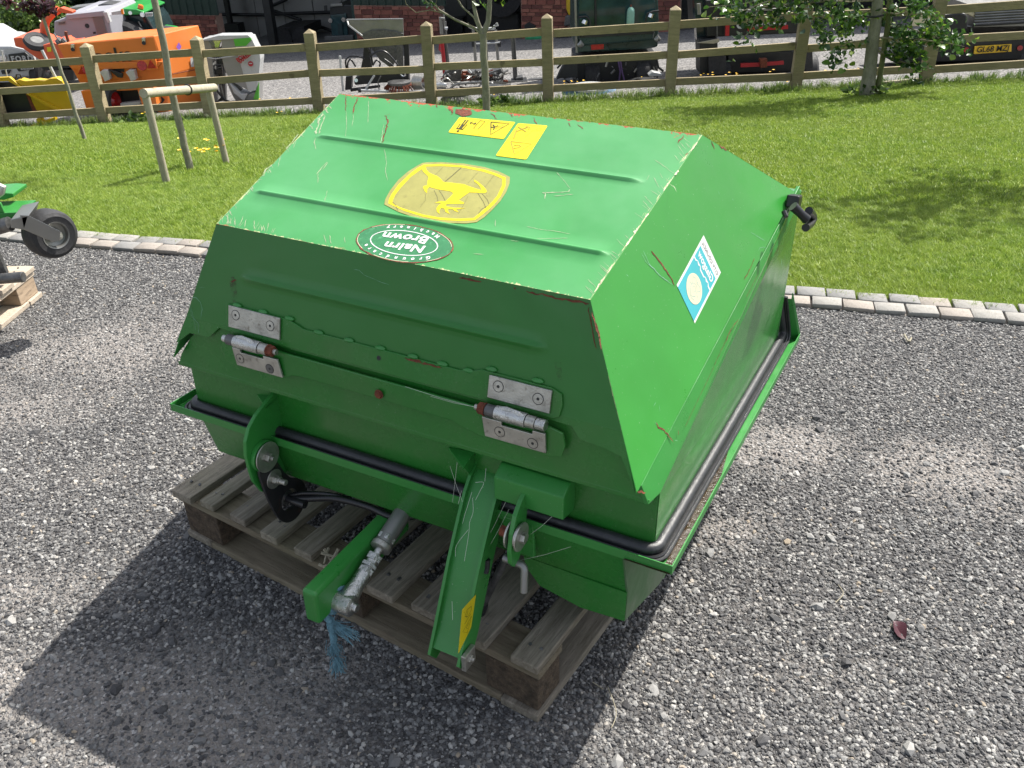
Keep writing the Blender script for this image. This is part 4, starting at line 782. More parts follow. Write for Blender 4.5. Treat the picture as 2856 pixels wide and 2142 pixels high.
# ---------------------------------------------------------------- decals, print and scars on the hopper
if nT.z < 0: nT = -nT
def onT(u, v, off=.0007): return onplane(u, v, Cw, nT) + nT * off
def onS(u, v, off=.0007): return onplane(u, v, Ew, nS) + nS * off
def onFr(u, v, off=.0007): return onplane(u, v, Cw, nfl) + nfl * off
def decal(name, pts, nrm, mat, parent, th=.0002):
    mb = MB(); mb.prism([p for p in pts][::1], Vector(nrm) * th); return mb.build(name, mat, parent)
def rounded(P, r_=.004, n=4):
    out = []; P = [Vector(p) for p in P]
    for i in range(len(P)):
        a = (P[i - 1] - P[i]).normalized() * r_; b = (P[(i + 1) % len(P)] - P[i]).normalized() * r_
        for k in range(n + 1): t = k / n; out.append(P[i] + a * (1 - t) ** 2 + b * t ** 2)
    return out
def text_faces(s, size, spacing=1.0, shear=0., bold=0.):
    c = bpy.data.curves.new('txt', 'FONT'); c.body = s; c.size = size; c.align_x = 'CENTER'; c.align_y = 'CENTER'; c.space_character = spacing; c.shear = shear; c.offset = bold; c.resolution_u = 3
    o = bpy.data.objects.new('txt', c); COL.objects.link(o); bpy.context.view_layer.update()
    me = bpy.data.meshes.new_from_object(o.evaluated_get(bpy.context.evaluated_depsgraph_get())); bpy.data.objects.remove(o)
    vs = [v.co.copy() for v in me.vertices]; fs = [list(p.vertices) for p in me.polygons]; bpy.data.meshes.remove(me); return vs, fs
def lettering(name, s, size, mp, mat, parent, **k):
    vs, fs = text_faces(s, size, **k); mb = MB(); mb.add([mp(v.x, v.y) for v in vs], fs); return mb.build(name, mat, parent)
def seg(mb, a, b, w, n): mb.ribbon([a, b], w, n)
# deer emblem (outline read off the photograph and laid on the lid)
def Z2(x, y, off): return onT(1060 + x / 5.821, 430 + y / 5.821, off)
outer = [(690, 147), (760, 137), (1000, 133), (1370, 158), (1700, 215), (1930, 285), (2110, 375), (2105, 470), (2050, 620), (1950, 770), (1800, 930), (1690, 1030), (1570, 1108), (1400, 1128), (1100, 1122), (800, 1080), (500, 1010), (300, 940), (70, 820), (85, 740), (160, 600), (300, 420), (450, 290), (600, 195)]
band = [(712, 175), (1000, 165), (1350, 190), (1700, 255), (1900, 322), (2045, 385), (2037, 520), (1960, 690), (1860, 815), (1780, 890), (1660, 990), (1540, 1078), (1300, 1090), (1000, 1075), (700, 1022), (400, 930), (270, 870), (135, 805), (150, 730), (190, 650), (300, 500), (500, 310), (620, 220)]
inner = [(745, 207), (1000, 200), (1300, 217), (1650, 283), (1850, 345), (1985, 405), (1980, 520), (1905, 680), (1820, 780), (1740, 855), (1640, 945), (1520, 1043), (1250, 1053), (980, 1035), (700, 985), (420, 900), (310, 860), (205, 800), (215, 740), (250, 665), (330, 560), (500, 375), (640, 275)]
deer = [(680, 240), (700, 290), (770, 350), (790, 390), (770, 450), (770, 510), (712, 524), (700, 550), (728, 610), (765, 640), (767, 575), (800, 540), (950, 580), (1120, 605), (1172, 622), (1188, 650), (1130, 712), (1062, 772), (980, 768), (888, 797), (1000, 806), (955, 832), (917, 885), (922, 938), (972, 980), (962, 925), (990, 882), (1045, 890), (1065, 945), (1138, 980), (1108, 938), (1105, 897), (1185, 903), (1215, 928), (1280, 952), (1235, 905), (1385, 882), (1200, 876), (1085, 855), (1062, 832), (1095, 815), (1358, 813), (1368, 790), (1278, 752), (1360, 690), (1448, 628), (1705, 638), (1735, 620), (1728, 588), (1680, 530), (1600, 460), (1532, 420), (1528, 448), (1590, 495), (1630, 545), (1648, 592), (1580, 572), (1440, 525), (1370, 495), (1180, 472), (1028, 457), (985, 405), (930, 362), (860, 335), (800, 308), (757, 260), (742, 200)]
em = decal('deer_emblem', [Z2(x, y, .0006) for x, y in outer], nT, M['olive'], lid)
em['label'] = 'faded shield shaped yellow emblem with a leaping deer'
mb = MB(); a = [Z2(x, y, .0011) for x, y in band]; b = [Z2(x, y, .0011) for x, y in inner]; n = len(band); mb.add(a + b, [(i, (i + 1) % n, n + (i + 1) % n, n + i) for i in range(n)]); mb.build('emblem_border', M['yellow'], em)
decal('leaping_deer', [Z2(x, y, .0011) for x, y in deer], nT, M['yellow'], em)
mb = MB()
for P, w in (([(1320, 225), (1180, 350), (1060, 450)], .0022), ([(880, 590), (930, 700), (950, 800)], .0007), ([(960, 590), (1020, 680), (1060, 760)], .0007), ([(1590, 640), (1680, 780), (1720, 880)], .0007), ([(1660, 650), (1740, 740), (1775, 820)], .0007), ([(1270, 980), (1330, 880), (1430, 690)], .0005), ([(900, 340), (1020, 220)], .0005), ([(200, 780), (260, 840), (290, 920)], .001), ([(1780, 830), (1650, 900), (1600, 970)], .0008), ([(740, 650), (735, 760), (650, 870)], .0005), ([(1430, 480), (1500, 400), (1590, 300)], .0005), ([(1700, 550), (1850, 350)], .0005)): mb.ribbon([Z2(x, y, .0013) for x, y in P], w, nT)
mb.build('emblem_scratches', M['worn_ink'], em)
# yellow safety stickers
def sticker_frame(a, b, c_, d, f):      # a top-left in the photo, b top-right, c bottom-right, d bottom-left
    a, b, c_, d = [f(*q) for q in (a, b, c_, d)]
    def mp(x, y, off=.0009): # x,y in 0..1 from a
        return (a * (1 - x) + b * x) * (1 - y) + (d * (1 - x) + c_ * x) * y + nT * off
    return mp
mp = sticker_frame((1282, 327), (1438, 341), (1405, 389), (1250, 370), onT)
s1 = decal('safety_sticker', rounded([mp(0, 0, 0), mp(1, 0, 0), mp(1, 1, 0), mp(0, 1, 0)], .005), nT, M['yellow'], lid); s1['label'] = 'yellow sticker with a standing figure, an arrow and a hand crush triangle'
mb = MB(); W_ = .0010
def line(P, w=W_): mb.ribbon([mp(x, y) for x, y in P], w, nT)
line([(.03, .06), (.97, .06), (.97, .94), (.03, .94), (.03, .06)], .0005); line([(.55, .06), (.53, .94)], .0005)
line([(.60, .14), (.92, .14), (.74, .84), (.60, .14)], .0024); line([(.40, .12), (.49, .14), (.47, .62), (.38, .60), (.40, .12)], .0016)
for P, w in (([(.145, .15), (.145, .5)], .0035), ([(.19, .15), (.185, .5)], .0035), ([(.165, .45), (.160, .72)], .0085), ([(.105, .42), (.10, .74)], .0022), ([(.225, .42), (.215, .76)], .0022), ([(.10, .72), (.22, .74)], .003)): line(P, w)
line([(.26, .30), (.36, .33)], .0018); line([(.29, .22), (.255, .30), (.28, .38)], .0016); line([(.335, .25), (.37, .33), (.33, .41)], .0016)
c = mp(.155, .86); k_ = [c + HX * .0035 * math.cos(i * .6283) + (nT.cross(HX)) * .0035 * math.sin(i * .6283) for i in range(10)]; mb.add(k_, [list(range(10))])
line([(.66, .28), (.72, .40), (.76, .30)], .003); line([(.66, .44), (.72, .42), (.73, .56)], .0035); line([(.74, .44), (.84, .26)], .0008); line([(.75, .5), (.86, .34)], .0008)
mb.build('pictogram', M['ink'], s1)
mp = sticker_frame((1445, 344), (1528, 351), (1468, 446), (1382, 435), onT)
s2 = decal('safety_sticker', rounded([mp(0, 0, 0), mp(1, 0, 0), mp(1, 1, 0), mp(0, 1, 0)], .005), nT, M['yellow'], lid); s2['label'] = 'yellow sticker with faded machine and hand pictograms'
mb = MB(); line([(.05, .03), (.95, .03), (.95, .97), (.05, .97), (.05, .03)], .0004); line([(.18, .56), (.86, .56), (.55, .90), (.18, .56)], .002); line([(.10, .12), (.45, .24)], .003); line([(.42, .08), (.14, .26)], .003); line([(.12, .22), (.20, .46)], .003); line([(.35, .66), (.5, .63), (.6, .68)], .002); line([(.4, .74), (.58, .70)], .002)
line([(.5, .44), (.60, .20), (.78, .20), (.88, .28), (.86, .46)], .0005); line([(.6, .18), (.74, .16)], .0008); line([(.36, .08), (.38, .16)], .003); line([(.46, .08), (.48, .16)], .003)
c = mp(.80, .13)
for r_ in (.006, .0035): mb.ribbon([c + HX * r_ * math.cos(i * .5236) + nT.cross(HX) * r_ * math.sin(i * .5236) for i in range(13)], .0006, nT)
mb.build('pictogram', M['ink_faint'], s2)
# oval dealer badge, upside down for the viewer
oc = (onT(1126, 677)); 
ax_ = (onT(1268, 694) - onT(983, 676)) / 2; ax_ = HX * ax_.length * .985; vd = nT.cross(HX).normalized()
if vd.z < 0: vd = -vd
oc = onT(1126, 678, 0); RA, RB = ax_.length, .0555
def ov(a, k=1., off=.0008): return oc + HX * RA * k * math.cos(a) + vd * RB * k * math.sin(a) + nT * off
N_ = 48; bd = decal('dealer_badge', [ov(2 * math.pi * i / N_, 1, .0005) for i in range(N_)], nT, M['decal_green'], lid); bd['label'] = 'oval green dealer badge with white lettering and a peeling edge'
mb = MB(); r = random.Random(5); P = [ov(2 * math.pi * i / N_, 1 + r.uniform(-.008, .008), .001) for i in range(N_ + 1)]; P[-1] = P[0]; mb.ribbon(P, [r.choice((.0012, .0022, .0036)) for _ in P], nT); mb.build('badge_edge', M['rust'], bd)
mb = MB(); P = [ov(2 * math.pi * i / N_ , .975 , .0013) for i in range(N_)]
for a0, a1 in ((2, 9), (14, 21), (24, 31), (33, 40), (42, 46)): mb.ribbon(P[a0:a1], .0011, nT)
mb.build('badge_edge', M['cream'], bd)
mb = MB(); P = [oc + HX * RA * .70 * math.cos(2 * math.pi * i / 48) + vd * RB * .64 * math.sin(2 * math.pi * i / 48) + nT * .0012 for i in range(49)]; mb.ribbon(P, .0022, nT); mb.build('badge_ring', M['white'], bd)
def obd(x, y): return oc - HX * x - vd * y + nT * .0014
for s, y0, x0, sz in (('Nairn', .0112, -.008, .037), ('Brown', -.0155, .006, .037)):
    lettering('lettering', s, sz, lambda x, y, y0=y0, x0=x0: obd(x + x0, y * .80 + y0 + .004 * math.sin(x * 30)), M['white'], bd, spacing=1.08, bold=.0012)
for s, rr, sg in (('Groundcare', .84, 1), ('Machinery', .84, -1)):
    n = len(s); span = 2.05 if sg > 0 else 1.55
    for i, ch in enumerate(s):
        a = math.pi / 2 * sg - sg * (i - (n - 1) / 2) * span / n
        cx_, cy_ = RA * rr * math.cos(a), RB * rr * math.sin(a); tx, ty = (math.sin(a) * RA * sg, -math.cos(a) * RB * sg); L = math.hypot(tx, ty); tx, ty = tx / L, ty / L
        vs, fs = text_faces(ch, .0125, bold=.0006); mb = MB(); mb.add([obd(cx_ + v.x * tx - v.y * ty, cy_ + v.x * ty + v.y * tx) for v in vs], fs); mb.build('lettering', M['white'], bd)
# council sticker on the side
A_, B_, C__, D__ = onS(2010, 760, 0), onS(1962, 656, 0), onS(1886.6, 795, 0), onS(1937.6, 902, 0)
def cs(x, y, off=.0006): return (A_ * (1 - x) + B_ * x) * (1 - y) + (D__ * (1 - x) + C__ * x) * y + nS * off
ck = decal('council_sticker', [cs(0, 0, .0003), cs(1, 0, .0003), cs(1, 1, .0003), cs(0, 1, .0003)], nS, M['white'], lid); ck['label'] = 'blue and white council sticker with a cream crest'
decal('sticker_panel', [cs(.06, .17), cs(.94, .17), cs(.94, .36), cs(.06, .36)], nS, M['teal'], ck); decal('sticker_panel', [cs(.06, .36), cs(.94, .36), cs(.94, 1.0), cs(.06, 1.0)], nS, M['teal'], ck)
mb = MB()
for x0 in (.06, .50): mb.ribbon([cs(x0 + dx, y, .001) for dx, y in ((0, .40), (.10, .40), (.15, .37), (.22, .385), (.30, .37), (.36, .40), (.44, .40))], [.004, .004, .002, .0055, .002, .004, .004], nS)
mb.build('roofline', M['white'], ck)
wS = (B_ - A_).length; hS = (D__ - A_).length
def cst(x, y, off=.0011): return cs(.5 + x / wS, y / hS, off)
lettering('lettering', 'Glasgow', .020, lambda x, y: cst(x * 1.0, .265 * hS - y * 1.15), M['white'], ck, spacing=1.02, bold=.0006)
lettering('lettering', 'CITY COUNCIL', .0115, lambda x, y: cst(x * .98, .095 * hS - y), M['greytext'], ck, spacing=1.05, bold=.0001)
cc_ = cs(.50, .70, 0); ux, uy = (B_ - A_).normalized(), (D__ - A_).normalized()
decal('crest_disc', [cc_ + ux * .030 * math.cos(i * .2618) + uy * .030 * math.sin(i * .2618) + nS * .001 for i in range(24)], nS, M['cream'], ck)
mb = MB()
for P in ([(-.6, -.5), (-.35, -.1), (-.1, -.35), (.1, -.35), (.4, -.1), (.62, -.45)], [(-.35, -.1), (-.4, .3), (-.1, .6), (.1, .6), (.42, .3), (.4, -.1)], [(-.2, 0), (0, .35), (.22, 0), (0, -.2), (-.2, 0)], [(-.6, -.5), (-.3, -.65), (0, -.5), (.3, -.68), (.62, -.45)], [(-.5, .55), (-.2, .72), (.2, .72), (.5, .55)], [(0, -.5), (0, -.75)], [(-.7, .1), (-.45, .05)], [(.7, .1), (.45, .05)]):
    mb.ribbon([cc_ + (ux * x + uy * y) * .030 + nS * .0014 for x, y in P], .0008, nS)
mb.build('crest', M['teal'], ck)
# sticker on the arm
ya = lambda u, v: onplane(u, v, H(-.384, 0, 0), HX) + HX * .0006
P4 = [ya(1327, 1657), ya(1313, 1750), ya(1277, 1824), ya(1288, 1700)]; as_ = decal('safety_sticker', rounded(P4, .003), HX, M['yellow'], armf); as_['label'] = 'narrow yellow warning sticker'
mb = MB(); mpa = lambda x, y: (P4[0] * (1 - x) + P4[3] * x) * (1 - y) + (P4[1] * (1 - x) + P4[2] * x) * y + HX * .0008
for P in ([(.15, .55), (.8, .60), (.35, .88), (.15, .55)], [(.3, .2), (.6, .15), (.75, .25), (.5, .38), (.25, .32), (.3, .2)], [(.55, .2), (.6, .35)], [(.25, .42), (.7, .46)], [(.35, .62), (.5, .66), (.4, .75)]): mb.ribbon([mpa(x, y) for x, y in P], .0011, HX)
mb.build('pictogram', M['ink'], as_)
# scars: bare primer, pale scratches and rust, each where the photo shows it
def scar(name, lst, f, n, mat, parent):
    mb = MB()
    for P, w in lst:
        Q = [f(u, v, .0006) for u, v in P]; R_ = [Q[0]]
        for a, b in zip(Q, Q[1:]):
            k = max(2, int((b - a).length / .006))
            for i in range(1, k + 1): R_.append(a.lerp(b, i / k) + (b - a).cross(n).normalized() * random.gauss(0, w * .32) * (i < k))
        mb.ribbon(R_, [w * random.uniform(.35, 1.15) * (.3 if i in (0, len(R_) - 1) else 1) for i in range(len(R_))], n)
    o = mb.build(name, mat, parent); o['kind'] = 'stuff'; return o
def zt(l, ox, oy, s): return [([(ox + x / s, oy + y / s) for x, y in P], w) for P, w in l]
redT = zt([([(1440, 830), (1438, 900), (1440, 960)], .003), ([(1545, 835), (1535, 870), (1505, 930), (1500, 985)], .004), ([(1770, 1000), (1800, 1035), (1785, 1120), (1760, 1200), (1752, 1245)], .0035), ([(1770, 1000), (1820, 985)], .0015)], 500, 0, 3.095) + zt([([(470, 935), (500, 950), (490, 990)], .005), ([(830, 980), (890, 1030)], .003), ([(1020, 1010), (1005, 985)], .003), ([(1200, 1015), (1230, 1080)], .0025), ([(1500, 1060), (1525, 1095)], .003), ([(1580, 1075), (1630, 1115)], .0025), ([(360, 905), (370, 930)], .004)], 1100, 0, 3.095) + zt([([(590, 1240), (640, 1170)], .004), ([(650, 1340), (680, 1320)], .003)], 1700, 0, 3.095)
scar('rust_scars', redT, onT, nT, M['rust'], lid)
blob_ = MB(); r = random.Random(2); P = [(521 + 0, 960), (540, 942), (600, 945), (665, 955), (668, 985), (640, 1005), (600, 1010), (560, 995), (530, 985)]; decal('rust_patch', [onT(1100 + (x + r.uniform(-6, 6)) / 3.095, (y + r.uniform(-4, 4)) / 3.095) for x, y in smooth_poly(P, 1)], nT, M['rust'], lid)
pale = zt([([(1440, 960), (1445, 1060), (1437, 1180)], .0012), ([(1505, 985), (1500, 1050), (1490, 1095)], .0012), ([(1635, 870), (1630, 1060)], .0012), ([(1240, 985), (1200, 1060), (1180, 1160)], .005), ([(1260, 1000), (1225, 1090), (1205, 1155)], .004), ([(1175, 1190), (1165, 1230), (1180, 1290)], .002), ([(1275, 1400), (1185, 1505)], .0022), ([(1200, 1500), (1197, 1580)], .0015), ([(1765, 1075), (1740, 1240)], .0015), ([(1770, 1290), (1790, 1400), (1780, 1480), (1800, 1560)], .0012), ([(880, 1345), (850, 1440)], .002), ([(800, 1420), (720, 1500)], .004), ([(1030, 1160), (920, 1290)], .0035), ([(985, 1280), (1010, 1220)], .0022)], 500, 0, 3.095) + zt([([(1895, 797), (2010, 795), (2125, 790), (2135, 768)], .0026), ([(1895, 797), (1925, 805), (1918, 855)], .0022), ([(1995, 828), (2165, 812)], .0018), ([(2010, 610), (2080, 690), (2135, 760)], .001), ([(1490, 1030), (1492, 1090)], .0012), ([(1760, 1090), (1880, 1115), (2010, 1130), (2140, 1155)], .001), ([(1620, 1180), (1900, 1195), (2120, 1190)], .001), ([(1620, 1210), (1900, 1240), (2200, 1300)], .0008), ([(1300, 1325), (1390, 1330)], .0012), ([(10, 1160), (30, 1240)], .002), ([(60, 1165), (75, 1240)], .002), ([(45, 535), (0, 600)], .002), ([(190, 1180), (195, 1230)], .0016), ([(20, 870), (40, 780)], .002)], 900, 280, 3.095) + zt([([(390, 1380), (450, 1420), (560, 1500)], .0014), ([(345, 1510), (320, 1555)], .0012), ([(380, 1530), (430, 1620)], .001), ([(640, 1190), (700, 1240)], .001), ([(610, 1230), (660, 1290)], .001), ([(590, 1250), (640, 1330)], .001), ([(560, 1340), (600, 1390)], .001), ([(520, 1590), (575, 1630)], .0014), ([(430, 1490), (460, 1540)], .001), ([(660, 1230), (690, 1280)], .001), ([(550, 1600), (582, 1660)], .001)], 1700, 0, 3.095)
for k in range(26):
    a = random.uniform(0, 1); e = (1958 - 312 * a, 382 + 455 * a); L = random.uniform(8, 26); pale.append(([(e[0] - 4, e[1]), (e[0] - 4 - L, e[1] - L * random.uniform(.6, 1.3))], .0009))
for k in range(22):
    a = random.uniform(.0, .16); e = (604 + 1042 * a, 622 + 214 * a); pale.append(([(e[0], e[1] - 3), (e[0] + random.uniform(-4, 12), e[1] - random.uniform(10, 34))], .0016))
for k in range(30):
    a = random.uniform(0, 1); e = (604 + 343 * a, 622 - 366 * a); pale.append(([(e[0] + 3, e[1]), (e[0] + 3 + random.uniform(2, 12), e[1] + random.uniform(-2, 14))], random.uniform(.001, .003)))
scar('bare_scratches', pale, onT, nT, M['scratch'], lid)
edge = []
for k in range(16):
    a0 = random.uniform(.03, .9); a1 = a0 + random.uniform(.02, .08); edge.append(([(1958 - 312 * a - 2.5, 381 + 455 * a) for a in (a0, (a0 + a1) / 2, a1)], random.uniform(.0015, .005)))
scar('bare_scratches', edge, onT, nT, M['cream'], lid)
redS = zt([([(360, 0), (430, 90), (490, 170), (540, 250), (560, 300)], .0035)], 1700, 700, 3.095) + zt([([(400, 1480), (420, 1525), (470, 1545), (510, 1600), (550, 1650)], .0035)], 1700, 700, 3.095) + zt([([(590, 1550), (592, 1590)], .0022), ([(1250, 65), (1215, 150), (1160, 250)], .002), ([(1110, 590), (1050, 670), (1000, 780)], .0022), ([(1010, 760), (900, 990)], .0012), ([(1280, 200), (1180, 400)], .0012), ([(900, 1000), (760, 1290), (650, 1520)], .0008)], 1700, 700, 3.095) + zt([([(880, 1215), (905, 1290)], .004), ([(940, 1250), (1010, 1300)], .004)], 1700, 0, 3.095)
redS += [([(1650, 870), (1668, 930), (1676, 975)], .0045), ([(1662, 900), (1675, 950)], .003), ([(1776, 1371), (1800, 1374)], .004)]
scar('rust_scars', redS, onS, nS, M['rust'], lid)
paleS = zt([([(290, 0), (340, 110), (430, 210), (540, 290)], .0018), ([(275, 20), (310, 90), (370, 150)], .001), ([(145, 205), (160, 220)], .002), ([(400, 1305), (378, 1345)], .0012), ([(425, 1330), (435, 1390)], .0008), ([(395, 1480), (400, 1500)], .0018), ([(1480, 60), (1490, 140)], .001), ([(565, 1635), (585, 1635)], .002)], 1700, 700, 3.095) + zt([([(895, 545), (1040, 630)], .001), ([(975, 735), (990, 705), (1030, 698), (1065, 718)], .001), ([(565, 125), (575, 160)], .0012), ([(708, 200), (718, 222)], .0012)], 1850, 500, 3.687)
scar('bare_scratches', paleS, onS, nS, M['scratchg'], lid)
crF = zt([([(2000, 340 - 0), (2010, 380)], .001)], 0, 0, 9) + zt([([(255, 250), (300, 245), (340, 290), (355, 350), (340, 430)], .0016), ([(240, 280), (260, 400), (320, 470), (325, 560)], .0012), ([(250, 300), (290, 470), (300, 540)], .0008), ([(1660, 5), (1710, 12), (1750, 50), (1900, 115), (1970, 135)], .0009), ([(330, 160), (375, 160)], .001), ([(700, 60), (900, 120)], .0006)], 450, 750, 3.095)
scar('pale_marks', crF[1:], onFr, nfl, M['scratchg'], lid)
rF = zt([([(105, 760), (180, 785), (250, 810)], .006), ([(250, 815), (330, 822), (420, 850)], .005), ([(560, 80), (650, 90), (750, 110)], .005), ([(1140, 190), (1300, 225), (1450, 262), (1600, 280), (1680, 300)], .0038), ([(1030, 160), (1050, 170)], .003), ([(1680, 330), (1715, 560), (1745, 690)], .0022)], 1100, 750, 3.095) + zt([([(600, 110), (650, 95)], .004)], 450, 750, 3.095)
scar('rust_scars', rF, lambda u, v, o: onFr(u, v, .0064 if 985 < v < 1040 and u < 1270 else .0007), nfl, M['rust'], lid)
# runs of brown stain under the front rib
stn = NT('brown_stain'); stn.set(color=(.07, .065, .035, 1), rough=.7); fcs = stn.step(stn.noise(60, 6, .7), .42, .62)
stn.l.new(stn.math('MULTIPLY', fcs, .55), stn.b.inputs['Alpha']); mb = MB(); mb.ribbon([onFr(647, 772, .0009), onFr(652, 800, .0009), onFr(656, 842, .0009)], [.016, .020, .014], nfl); mb.ribbon([onFr(1556, 1010, .0009), onFr(1563, 1060, .0009)], [.014, .010], nfl); mb.build('stain', stn.m, lid)
# cobwebs on the arm
mb = MB(); r = random.Random(8)
for P in (zt([([(730, 510), (690, 640), (670, 700), (650, 780)], 1), ([(735, 560), (740, 680), (710, 770), (705, 850), (665, 1100)], 1), ([(760, 430), (830, 430), (800, 500), (760, 580)], 1), ([(850, 310), (840, 420)], 1), ([(640, 500), (615, 610)], 1), ([(700, 830), (600, 960), (590, 1060)], 1), ([(560, 1440), (565, 1600)], 1)], 1100, 1200, 3.095)):
    Q = [onplane(u, v, H(0, -.075, -.04), (RH @ Vector((0, -.80, .42)))) + HV(0, -.028, .012) for u, v in P[0]]; mb.ribbon(cat(Q, 4), .0006, (0, -1, .5))
for a, b in (((1445, 1564), (1592, 1525)), ((1340, 1140), (1130, 1078)), ((1330, 1136), (1200, 1105)), ((1540, 1440), (1480, 1490)), ((1290, 1400), (1255, 1300)), ((1275, 1290), (1262, 1400)), ((1410, 1400), (1350, 1520)), ((1420, 1420), (1345, 1560))):
    mb.ribbon([onplane(*a, H(0, -.03, 0), HY), onplane((a[0] + b[0]) / 2, (a[1] + b[1]) / 2 + 3, H(0, -.03, 0), HY), onplane(*b, H(0, -.03, 0), HY)], .00055, (0, -1, .4))
cw = mb.build('cobweb', M['web']); tag(cw, 'fine white cobwebs strung over the arm and hinge of the hopper', 'cobweb', kind='stuff')
# ---------------------------------------------------------------- rope
mb = MB(); ey = ra - HX * .028
def strand(P, r_, tw, seed): 
    Q = cat(P, 10); 
    for k in range(3):
        out = []
        for i, p in enumerate(Q):
            t = (Q[min(i + 1, len(Q) - 1)] - Q[max(i - 1, 0)]).normalized(); a = t.orthogonal().normalized(); b = t.cross(a); ph = i * tw + k * 2.094; out.append(p + (a * math.cos(ph) + b * math.sin(ph)) * r_ * .75)
        mb.tube(out, r_ * .8, 6)
loop = [ey + HV(.0, .027 * math.cos(a) + .002, .027 * math.sin(a)) + HX * .003 * math.sin(a * 2) for a in np.linspace(.6, 6.9, 14)]
strand(loop, .0060, .9, 1); strand([ey + HV(-.002, .022, .018), ey + HV(-.008, .0, .022), ey + HV(-.012, -.016, .012), ey + HV(-.014, -.026, -.006), ey + HV(-.006, -.028, -.026), ey + HV(.006, -.026, -.040)], .0062, .9, 2)
strand([ey + HV(.000, -.026, -.03), ey + HV(.008, -.030, -.052), ey + HV(.010, -.034, -.075), ey + HV(.018, -.040, -.100)], .0048, 1.0, 3)
strand([ey + HV(-.004, -.024, -.026), ey + HV(.004, -.034, -.058), ey + HV(.016, -.030, -.080), ey + HV(.014, -.042, -.096)], .0030, 1.0, 3)
r = random.Random(6)
for k in range(70):
    q0 = ey + HV(.016, -.040, -.092) + Vector([r.gauss(0, .004) for _ in range(3)]); q1 = q0 + HV(r.gauss(.002, .010), r.gauss(-.004, .008), -.018 - r.random() * .016); mb.tube([q0, (q0 + q1) / 2 + Vector([r.gauss(0, .004) for _ in range(3)]), q1], .0006, 4)
for k in range(60):
    q0 = ey + HV(r.uniform(0, .03), -.028, -.030 - r.random() * .02); q1 = q0 + HV(r.uniform(.005, .06), r.gauss(0, .006), r.gauss(-.006, .008)); mb.tube([q0, (q0 + q1) / 2 + Vector([r.gauss(0, .004) for _ in range(3)]), q1], .0006, 4)
strand([H(-.690, .07, -.115), H(-.676, .055, -.128), H(-.668, .035, -.148), H(-.664, .02, -.170)], .006, .9, 3)
r = random.Random(6)
for k in range(46):
    q0 = ey + HV(.030, -.050, -.118) + Vector([r.gauss(0, .004) for _ in range(3)]); q1 = q0 + HV(r.gauss(0, .012), r.gauss(-.004, .01), -.03 - r.random() * .012); mb.tube([q0, (q0 + q1) / 2 + Vector([r.gauss(0, .004) for _ in range(3)]), q1], .0009, 4)
for k in range(40):
    q0 = ey + HV(r.uniform(0, .05), -.028, -.035 - r.random() * .02); q1 = q0 + HV(r.uniform(.005, .05), r.gauss(0, .006), -r.random() * .03); mb.tube([q0, (q0 + q1) / 2 + Vector([r.gauss(0, .003) for _ in range(3)]), q1], .0008, 4)
rp_ = mb.build('rope', M['rope'], smooth=False, fixn=False); tag(rp_, 'frayed pale blue rope tied round the ram eye with loose ends hanging', 'rope')
